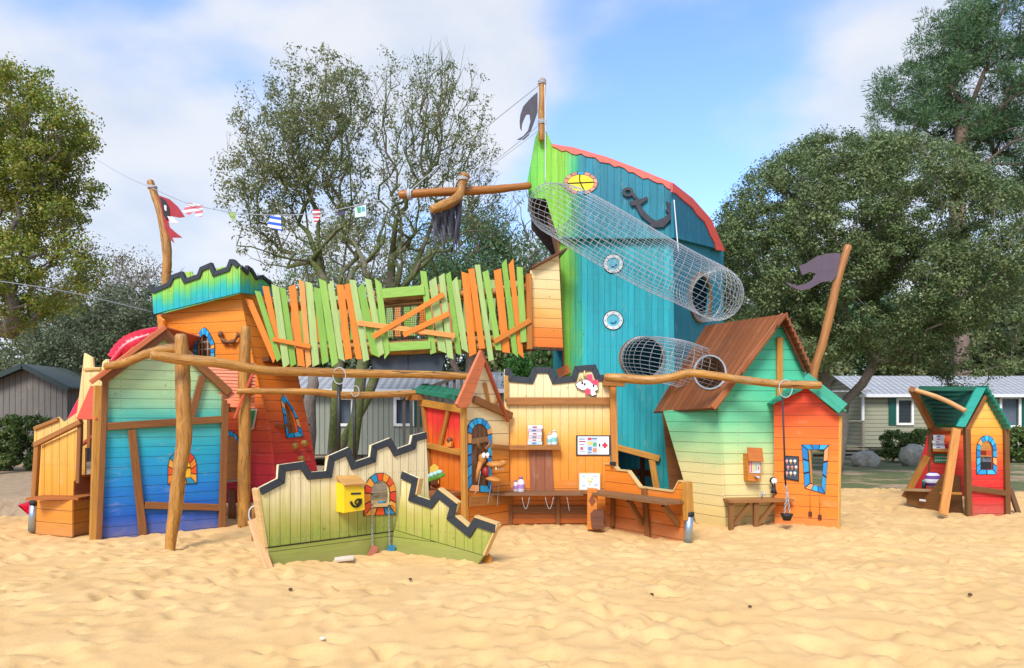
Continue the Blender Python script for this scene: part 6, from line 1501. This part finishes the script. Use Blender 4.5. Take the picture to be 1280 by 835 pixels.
c = PN.hit(944, 619)+PN.n*.2; c.z = zt+.02; MB().tube([c, c+V((0, 0, .07)), c+V((.03, -.03, .07)), c+V((.035, -.035, .045))], .014, 8).build('spout', M_wire, tp); MB().board(c+V((-.02, 0, .085)), c+V((.03, 0, .1)), .014, .01, (0, 0, 1)).build('lever', M_wire, tp)

# ---------------------------------------------------------------- orange hut
POr = vplane(967, 10.55, 1048, 10.15)
oh = thing('playhouse', gpt(1007, 10.4), 'small orange red playhouse with teal roof edge and skewed blue window', 'playhouse')
mor = planks('orange_boards', [(0, '#ee801c'), (.8, '#f48a22'), (1.3, '#f2761e'), (1.6, '#f05c20'), (1.85, '#ea4026'), (2.1, '#e83a28')], .16, False, grain=.35)
qo = [(1002, 555.5), (1036.5, 556), (1031.5, 617.5), (1006, 610)]; qi = [(1010, 562), (1030.5, 562), (1027, 608.5), (1013, 604)]
def sub(q, n): return [(q[i][0] + (q[(i+1) % 4][0]-q[i][0])*k/n, q[i][1] + (q[(i+1) % 4][1]-q[i][1])*k/n) for i in range(4) for k in range(n)]
panel('front_wall', POr, [(968, 664), (967, 504), (1007, 482.5), (1049, 520), (1046.5, 674)], mor, oh, .035, holes=[qi])
fwin = stained('window_frame', POr, sub(qo, 3), sub(qi, 3), ['#2a9ad2', '#1b7fc4', '#38b6e6', '#f2a06a', '#1f8fd0'], oh, .002)
beam('inner_reveal', POr, (1012, 563), (1014.5, 604), 2.2, M_hon, fwin, .08, -.03)
PO2 = Plane(POr.o + POr.n*.12, POr.u, POr.n)
beam('barge_board', PO2, (1005, 472), (1054, 511), 15, wood('#3fb596', .55), oh, .04, .0)
panel('barge_board', PO2, [(966, 505.5), (965, 501), (1001, 483), (1004, 487)], wood('#26876e', .5), oh, .04)
so2 = MB()
for a, b in ((PO2.hit(966, 502), PO2.hit(1007, 477)), (PO2.hit(1006, 473), PO2.hit(1058, 511))):
    for i in range(6):
        f = (i+.5)/6; p = a.lerp(b, f)-V((0, 0, .03)); n = (b-a).normalized().cross(V((0, 1, 0))); n = n if n.z > 0 else -n; so2.board(p, p+V((0, 1.3, 0)), (b-a).length/6*1.02, .025, n)
so2.build('roof', wood('#2c9c80', .5), oh)
xe = POr.hit(1049, 560).x+.015; PX = Plane((xe, 10.15, 0), (0, 1, 0), (1, 0, 0)); PX.n = V((1, 0, 0)); PX.u = V((0, 1, 0)); PX.v = V((0, 0, 1))
MB().board(V((xe-.03, 11.4, -.1)), V((xe-.03, 11.4, 1.6)), .07, .07, (0, -1, 0)).build('rear_post', M_hon, oh); beam('corner_post', POr, (1047.5, 670), (1050.5, 520), 4, wood('#dda545'), oh, .06, -.03)
pst = poster('dark poster with rows of ice creams on the orange hut', POr, [(981, 597), (981, 571), (998, 572), (998, 600)], '#3d4a58', [], .02, '#20262c')
for i in range(9):
    x = 984 + (i % 3)*5 + (1.5 if (i//3) % 2 else 0); y = 577 + (i//3)*7.5; cc_ = ['#f2a6b8', '#f4e2b0', '#f0f0ee', '#e88aa0', '#c98a5a', '#f2c8d2'][i % 6]
    s_ = MB(); s_.slab(POr, POr.px([(x-1, y), (x+1, y), (x, y+3.5)]), .004, (), .032); s_.build('cone', flat('#d9a05c'), pst); MB().ellipsoid(POr.hit(x, y-.8)+POr.n*.032, .022, .006, .022, 0, 8, 6).build('scoop', flat(cc_), pst)
for x, y, x0, y0 in ((1013, 642, 1013, 613), (1025, 646, 1025, 617)):
    h = prop('chained_tag', f'small dark wooden tag hanging {"left" if x < 1020 else "right"} under the skewed window', 'tag', POr, x, y); 
    MB().tube([POr.hit(x0, y0)+POr.n*.03, POr.hit(x, y-2)+POr.n*.03], .0035, 4).build('cord', wood('#c06a20'), h); panel('tag_plate', POr, [(x-2.2, y+3), (x-2.2, y-3), (x+2.2, y-2.5), (x+2.2, y+3.5)], wood('#5c2c22'), h, .02, off=.03)
# bent pole with black flag behind
bp = thing('flagpole', gpt(1020, 11.4), 'bent bare pole with dark pointed flag behind the orange hut', 'flagpole')
log('pole', [(1012, 500, 11.3, 5), (1018, 462, 11.3, 5.2), (1028, 430, 11.3, 5.4), (1039, 385, 11.3, 5.3), (1047, 350, 11.3, 5), (1060, 308, 11.3, 4.6)], [wood('#b5793a', .7, .45), M_logend], bp, 6)
flag('flag', '', [(1051, 317), (1044, 316), (1033, 317), (1020, 321), (1008, 329), (999, 332), (1000, 337), (1003, 344), (1012, 340), (1020, 342), (1015, 350), (1006, 355), (996, 357), (981, 352), (988, 358), (1000, 363), (1012, 361), (1026, 353), (1040, 351), (1046, 346)], 11.25, '#5f4f5c', bp)

# big wavy log over the counters with hanging bucket
wl = thing('log_beam', W(890, 480, 10.2), 'wavy round log resting on the counter wall and the orange hut roof', 'log')
log('log', [(757, 471.5, 10.6, 5), (780, 473, 10.55, 6), (812, 475, 10.5, 5.8), (838, 472, 10.4, 5.2), (862, 466.5, 10.3, 5.2), (890, 469, 10.25, 5), (930, 475, 10.2, 5), (975, 480, 10.1, 5), (1025, 481.5, 10.0, 5)], LOG, wl)
rope_loop(980, 486, 10.1, wl, .12)
bu = thing('hanging_bucket', W(983.5, 650, 10.05), 'small black rubber bucket on a chain and dark rod in front of the orange hut', 'bucket')
MB().tube([W(978, 494, 10.05), W(982, 607, 10.05)], .012, 6).build('rod', flat('#2a2c30', .5), bu)
cmb = MB(); chain(cmb, W(982, 606, 10.05), W(984, 616, 10.05), 0, .05, .005); chain(cmb, W(984, 616, 10.05), W(980.5, 642, 10.05), 0, .04, .005); chain(cmb, W(984, 616, 10.05), W(987, 642, 10.05), 0, .04, .005); cmb.build('chain', M_wire, bu)
c = W(983.5, 650.5, 10.05); MB().tube([c, c+V((0, 0, .055)), c+V((0, 0, .09)), c+V((0, 0, .088)), c+V((0, 0, .03))], [.05, .07, .088, .078, .045], 16).build('bucket', M_rubber, bu)

# ---------------------------------------------------------------- kiosk hut at right
PK_ = vplane(1205, 12.0, 1262, 12.0)
kh = thing('kiosk_hut', gpt(1205, 12.6), 'free standing yellow to red kiosk hut with green roof and open canopy, right', 'play kiosk')
mk = planks('kiosk_boards', [(0, '#cc1f26'), (.55, '#e0302a'), (.85, '#ee5a24'), (1.15, '#f6922a'), (1.5, '#f8b84a'), (2.0, '#f9d888')], .14, False, grain=.3)
ko = arch_outline(1220, 1245.5, 544, 562, 593, 'round', 3, 7, 2, .0); ki = arch_outline(1225, 1240.5, 551, 563, 587, 'round', 3, 7, 2)
panel('gable_wall', PK_, [(1210, 652), (1209, 536), (1231.5, 495), (1254.5, 536), (1257, 652)], mk, kh, .03, holes=[ki])
stained('arched_window_frame', PK_, ko, ki, BL, kh, .002)
beam('post', PK_, (1210, 652), (1207.5, 534), 6.5, wood('#7c5226'), kh, .08, .02); beam('post', PK_, (1258, 652), (1256, 535), 6, wood('#7c5226'), kh, .08, .02)
beam('rafter', PK_, (1207, 537), (1232, 492), 4.5, M_br, kh, .05, .04); beam('rafter', PK_, (1231, 492), (1258, 537), 4.5, M_br, kh, .05, .042)
beam('cross_rail', PK_, (1211, 610), (1255, 616), 7, wood('#7c5226'), kh, .04, .034)
PK2 = Plane(PK_.o + PK_.n*.12, PK_.u, PK_.n)
panel('barge_board', PK2, [(1196, 533), (1206.5, 534), (1233, 484.5), (1221, 484)], wood('#2fae9e', .5), kh, .04)
rs_ = MB(); ap, er = W(1232, 484, 11.85), W(1262, 535, 11.85)
for i in range(9):
    a = ap.lerp(er, (i+.5)/9); b = a + V((-.35, 1.5, 0)); d = (er-ap).normalized(); n = (b-a).cross(d).normalized(); n = n if n.z > 0 else -n; n = (n+d*.3).normalized(); rs_.board(a+n*.03, b+n*.03, (er-ap).length/9*1.3, .03, n)
rs_.build('roof_right', wood('#1f8a72', .5), kh)
# left slope seen from underneath through the open side
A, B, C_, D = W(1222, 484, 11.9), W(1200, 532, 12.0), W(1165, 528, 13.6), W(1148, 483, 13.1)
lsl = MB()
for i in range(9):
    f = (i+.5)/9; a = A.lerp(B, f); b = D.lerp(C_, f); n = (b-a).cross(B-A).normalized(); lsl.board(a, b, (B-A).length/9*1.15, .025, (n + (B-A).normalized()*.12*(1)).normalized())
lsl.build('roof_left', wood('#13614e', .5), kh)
log('canopy_pole', [(1144, 487.5, 12.3, 2.7), (1165, 494, 12.2, 2.9), (1185, 502, 12.0, 2.9), (1206, 513, 11.8, 2.9)], [wood('#d9a368', .5), M_logend], kh, 5)
MB().board(W(1140, 486, 12.35), W(1164, 533, 13.3), .09, .09, (0, -1, 0)).build('canopy_rafter', M_br, kh)
pw = vplane(1157, 13.45, 1206, 13.2)
panel('back_wall', pw, [(1156, 620), (1163, 534), (1206, 534), (1206, 620)], planks('kiosk_back', [(0, '#c8231e'), (.9, '#e23a20'), (1.3, '#ee6a1f'), (1.7, '#f08a22')], .16, False, grain=.3), kh, .03)
beam('back_post', pw, (1156, 622), (1163, 528), 5.5, wood('#7c5226'), kh, .08, .03); beam('head_beam', pw, (1162, 535), (1206, 535), 7, M_br, kh, .07, .05)
beam('shelf', pw, (1165, 562), (1190, 563), 4, M_hon, kh, .16, .08)
MB().board(W(1195.5, 536, 11.8), W(1179, 643, 11.5), .13, .04, (0, -1, 0)).build('slanted_plank', wood('#d99548'), kh)
MB().board(W(1159, 570, 12.9), W(1131, 622, 13.0), .1, .05, V((0, -1, 0))).build('slanted_plank', wood('#b0782f'), kh)
panel('red_side_panel', vplane(1125, 13.6, 1165, 13.3), [(1139, 612), (1155, 560), (1160, 540), (1160, 612)], wood('#d62a24', .3), kh, .03)
panel('low_counter', vplane(1130, 13.0, 1180, 12.4), [(1133, 629), (1133, 612), (1162, 616), (1178, 592), (1182, 600), (1182, 642), (1168, 640)], wood('#84592c', .8), kh, .03)
MB().board(W(1133, 612, 13.0), W(1163, 613, 12.6), .3, .03, (0, 0, 1)).build('counter_top', wood('#b99b72'), kh)
panel('inner_panel', vplane(1175, 12.5, 1210, 12.1), [(1176, 641), (1178, 596), (1200, 594), (1203, 644)], wood('#6b4422'), kh, .03)
beam('inner_shelf', vplane(1175, 12.4, 1210, 12.0), (1177, 616), (1203, 617), 3, M_hon, kh, .05, .03)
panel('label_plate', vplane(1130, 12.95, 1180, 12.35), [(1150, 626), (1150, 623.5), (1158, 624.5), (1158, 627)], flat('#d9dde0'), kh, .006, off=.02, bevel=0)
MB().board(W(1262, 610, 12.3), W(1273, 642, 12.2), .07, .05, (0, -1, 0)).build('side_strut', wood('#6f4a22'), kh); MB().board(W(1150, 486, 12.5), W(1221, 486, 11.9), .06, .05, (0, -1, 0)).build('ridge_board', wood('#1f6d56'), kh)
bookstack(pw, 1172, 560.5, 13, [3.6, 3.2, 3.4, 3.4, 3.4], ['#e4e6ea', '#9fb3c4', '#e8e3da', '#c9d4e2', '#dfe2e6'], 'stack of pale books on the kiosk hut shelf', .1)
apl = prop('toy_apple', 'shiny red toy apple beside the books on the kiosk shelf', 'toy apple', pw, 1184, 560); MB().ellipsoid(pw.hit(1184, 557)+pw.n*.1, .05, .05, .045).build('fruit', flat('#c81f2c', .25), apl); MB().tube([pw.hit(1184, 554)+pw.n*.1, pw.hit(1185, 551.5)+pw.n*.1], .006, 5).build('stalk', M_br, apl)
gb = thing('chalkboard', pw.hit(1178, 577), 'small green board with rows of white scribbles inside the kiosk hut', 'board'); panel('board', pw, [(1167, 578), (1167, 567), (1190, 568), (1190, 579)], flat('#1c7a48', .5), gb, .012, off=.03, bevel=0)
scr = MB()
for r_ in range(2):
    for i in range(9): x = 1168.5 + i*2.3; y = 570.5 + r_*4.2; scr.tube([pw.hit(x, y)+pw.n*.034, pw.hit(x+.9, y+1.4)+pw.n*.034, pw.hit(x+1.5, y-.2)+pw.n*.034], .006, 4)
scr.build('chalk_marks', flat('#e4ece4'), gb)
bg = thing('storage_basket', W(1166, 612, 12.9), 'round purple and white ball basket on the kiosk low counter', 'toy ball'); MB().ellipsoid(W(1166, 600, 12.85), .14, .12, .14).build('ball', striped('ball_stripe', '#6a3f8c', '#dfe4ea', .3), bg); bg.name = 'toy_ball'
jr = thing('jar', W(1155, 608, 12.9), 'small dark jar on the left end of the kiosk counter', 'jar'); MB().tube([W(1155, y, 12.9) for y in (611, 604, 602.5)], [.035, .035, .02], 10).build('body', flat('#1f3236', .25), jr); MB().tube([W(1155, 602.7, 12.9), W(1155, 600, 12.9)], .03, 10).build('lid', flat('#2aa0a0'), jr)
# things seen through its arched window: a grey cupboard cut out
cu = thing('toy_oven', W(1233, 600, 13.3), 'grey toy oven with orange top seen through the kiosk window', 'toy oven'); MB().box(W(1234, 592, 13.3), .34, .3, .6).build('body', flat('#8f99a4', .4, .3), cu, .01); MB().board(W(1226, 566, 13.2), W(1241, 566, 13.2), .3, .08, (0, 0, 1)).build('hob', flat('#c8502a'), cu); MB().box(W(1233, 585, 13.1), .22, .02, .22).build('door', flat('#23262c', .2), cu)
MB().slab(vplane(1200, 13.9, 1265, 13.9), vplane(1200, 13.9, 1265, 13.9).px([(1206, 636), (1206, 530), (1258, 530), (1258, 636)]), .03).build('rear_wall', wood('#c98a3a'), kh)

# bits lying on the sand
for x, y, s, lab in ((1026/2, 727, .018, 'small dark pebble in front of the castle wall'), (363, 739, .02, 'brown pine cone scale in the sand, front left'), (640+1145/2, 748, .02, 'dark pine cone lying in the sand at right'), (640+595/2, 760, .015, 'brown pebble in the middle right sand'), (640+350/2, 745, .018, 'tiny dark pebble in the centre right sand'), (403+0, 798, .02, 'pale shell like pebble in the front sand')):
    Y = 1.6*F/(y-HY); xw = (x-CX)*Y/F
    for _ in range(4): Y = (CH-sandz(xw, Y))*F/(y-HY); xw = (x-CX)*Y/F
    o = MB().ellipsoid((0, 0, 0), s, s*.8, s*.6, 0, 9, 6, .15).build('pebble', flat('#5d4426' if 'pale' not in lab else '#e9dcc2', .8)); o.location = V((xw, Y, sandz(xw, Y)+s*.3)); tag(o, lab, 'pebble', 'bits lying on the sand')
fl_ = thing('fallen_leaf', V(((430-CX)*7.85/F, 7.85, sandz((430-CX)*7.85/F, 7.85)+.01)), 'pale scrap of wood half buried at the castle wall foot', 'wood scrap'); c = WLOC[fl_.name]; MB().board(c+V((-.1, 0, .01)), c+V((.1, .02, .03)), .08, .02, (0, -.3, 1)).build('scrap', wood('#d9cdb8', .4), fl_); fl_.name = 'wood_scrap'
# ================================================================== LIGHT, SKY, CAMERA
SUN_EL, SUN_AZ = math.radians(45), math.radians(197)      # azimuth clockwise from +Y (north): behind the camera, to its left
def world():
    w = bpy.data.worlds.new('World'); SC.world = w; w.use_nodes = True; t = w.node_tree; t.nodes.clear()
    N = lambda k, **kw: (lambda x: ([setattr(x, a, b) for a, b in kw.items()], x)[1])(t.nodes.new(k))
    L = lambda a, b: t.links.new(a, b)
    out = N('ShaderNodeOutputWorld'); bg = N('ShaderNodeBackground'); bg.inputs[1].default_value = .12; L(bg.outputs[0], out.inputs[0])
    sky = N('ShaderNodeTexSky', sky_type='NISHITA'); sky.sun_disc = False; sky.sun_elevation = SUN_EL; sky.sun_rotation = SUN_AZ
    sky.air_density = 1.0; sky.dust_density = .6; sky.ozone_density = 2.0
    tc = N('ShaderNodeTexCoord'); sp_ = N('ShaderNodeSeparateXYZ'); L(tc.outputs['Generated'], sp_.inputs[0])
    def M(op, a, b=None, clamp=False):
        x = N('ShaderNodeMath', operation=op, use_clamp=clamp)
        for i, v in enumerate((a, b)):
            if v is None: continue
            if isinstance(v, bpy.types.NodeSocket): L(v, x.inputs[i])
            else: x.inputs[i].default_value = v
        return x.outputs[0]
    def MR(v, a, b, c=0, d=1):
        x = N('ShaderNodeMapRange'); x.interpolation_type = 'SMOOTHSTEP'; L(v, x.inputs[0])
        for i, q in enumerate((a, b, c, d)): x.inputs[i+1].default_value = q
        return x.outputs[0]
    # cloud deck: project the direction on a plane overhead, thin veils thickening towards the horizon
    zz = M('ADD', M('MAXIMUM', sp_.outputs[2], 0.), .32)
    cb = N('ShaderNodeCombineXYZ'); L(M('DIVIDE', sp_.outputs[0], zz), cb.inputs[0]); L(M('DIVIDE', sp_.outputs[1], zz), cb.inputs[1]); cb.inputs[2].default_value = CLOUD_SEED
    n1 = N('ShaderNodeTexNoise'); L(cb.outputs[0], n1.inputs['Vector']); n1.inputs['Scale'].default_value = 1.25; n1.inputs['Detail'].default_value = 6; n1.inputs['Roughness'].default_value = .5; n1.inputs['Distortion'].default_value = .35
    n2 = N('ShaderNodeTexNoise'); L(cb.outputs[0], n2.inputs['Vector']); n2.inputs['Scale'].default_value = 4.; n2.inputs['Detail'].default_value = 5; n2.inputs['Roughness'].default_value = .5
    v = M('ADD', n1.outputs[0], M('MULTIPLY', M('SUBTRACT', n2.outputs[0], .5), .42))
    # clearer bands of blue: one high at right of the view, a small one at the left top; thicker cloud between and low down
    def patch(az, el, sig, amp):
        a, e = math.radians(az), math.radians(el); d = (math.sin(a)*math.cos(e), math.cos(a)*math.cos(e), math.sin(e))
        vm = N('ShaderNodeVectorMath', operation='DOT_PRODUCT'); L(tc.outputs['Generated'], vm.inputs[0]); vm.inputs[1].default_value = d
        return MR(vm.outputs['Value'], math.cos(math.radians(sig)), 1, 0, amp)
    for q in PATCHES: v = M('ADD', v, patch(*q))
    v = M('ADD', v, MR(sp_.outputs[2], .0, .46, .27, -.02))
    cl = MR(v, .34, .68)
    cc = N('ShaderNodeMix', data_type='RGBA'); L(MR(n2.outputs[0], .3, .7), cc.inputs[0]); cc.inputs[6].default_value = CLOUD_A; cc.inputs[7].default_value = CLOUD_B
    tint = N('ShaderNodeMix', data_type='RGBA', blend_type='MULTIPLY'); tint.inputs[0].default_value = 1; L(sky.outputs[0], tint.inputs[6]); tint.inputs[7].default_value = SKY_TINT
    mx = N('ShaderNodeMix', data_type='RGBA'); L(M('MULTIPLY', cl, .93), mx.inputs[0]); L(tint.outputs[2], mx.inputs[6]); L(cc.outputs[2], mx.inputs[7]); L(mx.outputs[2], bg.inputs[0])
CLOUD_SEED = 3.7
PATCHES = [(12, 23, 13, -.22), (-31, 28, 9, -.15), (-22, 19, 9, -.06), (-6, 26, 12, .16), (-30, 17, 12, .1), (27, 20, 8, .12), (3, 31, 5, -.15)]
CLOUD_A = (3.0, 3.35, 3.95, 1); CLOUD_B = (3.9, 4.0, 4.2, 1); SKY_TINT = (1.12, 1.25, 1.5, 1)
world()
sd = bpy.data.lights.new('sun', 'SUN'); sd.energy = 2.1; sd.angle = math.radians(20); sd.color = (1, .97, .92)
so_ = bpy.data.objects.new('sun', sd); COL.objects.link(so_)
dirv = V((math.sin(SUN_AZ)*math.cos(SUN_EL), math.cos(SUN_AZ)*math.cos(SUN_EL), math.sin(SUN_EL)))
so_.rotation_euler = (dirv).to_track_quat('Z', 'Y').to_euler(); so_.location = (0, 0, 30)

cam = bpy.data.cameras.new('camera'); co = bpy.data.objects.new('camera', cam); COL.objects.link(co); SC.camera = co
co.location = (0, 0, CH); co.rotation_euler = (math.pi/2, 0, 0); cam.sensor_width = 36; cam.lens = 36*F/1280; cam.clip_end = 3000; cam.clip_start = .05
cam.shift_y = (HY - 835/2)/1280
SC.view_settings.view_transform = 'Standard'; SC.view_settings.look = 'None'; SC.view_settings.gamma = 1; SC.view_settings.exposure = .92
SC.render.film_transparent = False
SC.cycles.max_bounces = 6; SC.cycles.diffuse_bounces = 3; SC.cycles.glossy_bounces = 2; SC.cycles.transmission_bounces = 3; SC.cycles.transparent_max_bounces = 6
SC.cycles.use_denoising = True; SC.cycles.sample_clamp_indirect = 5
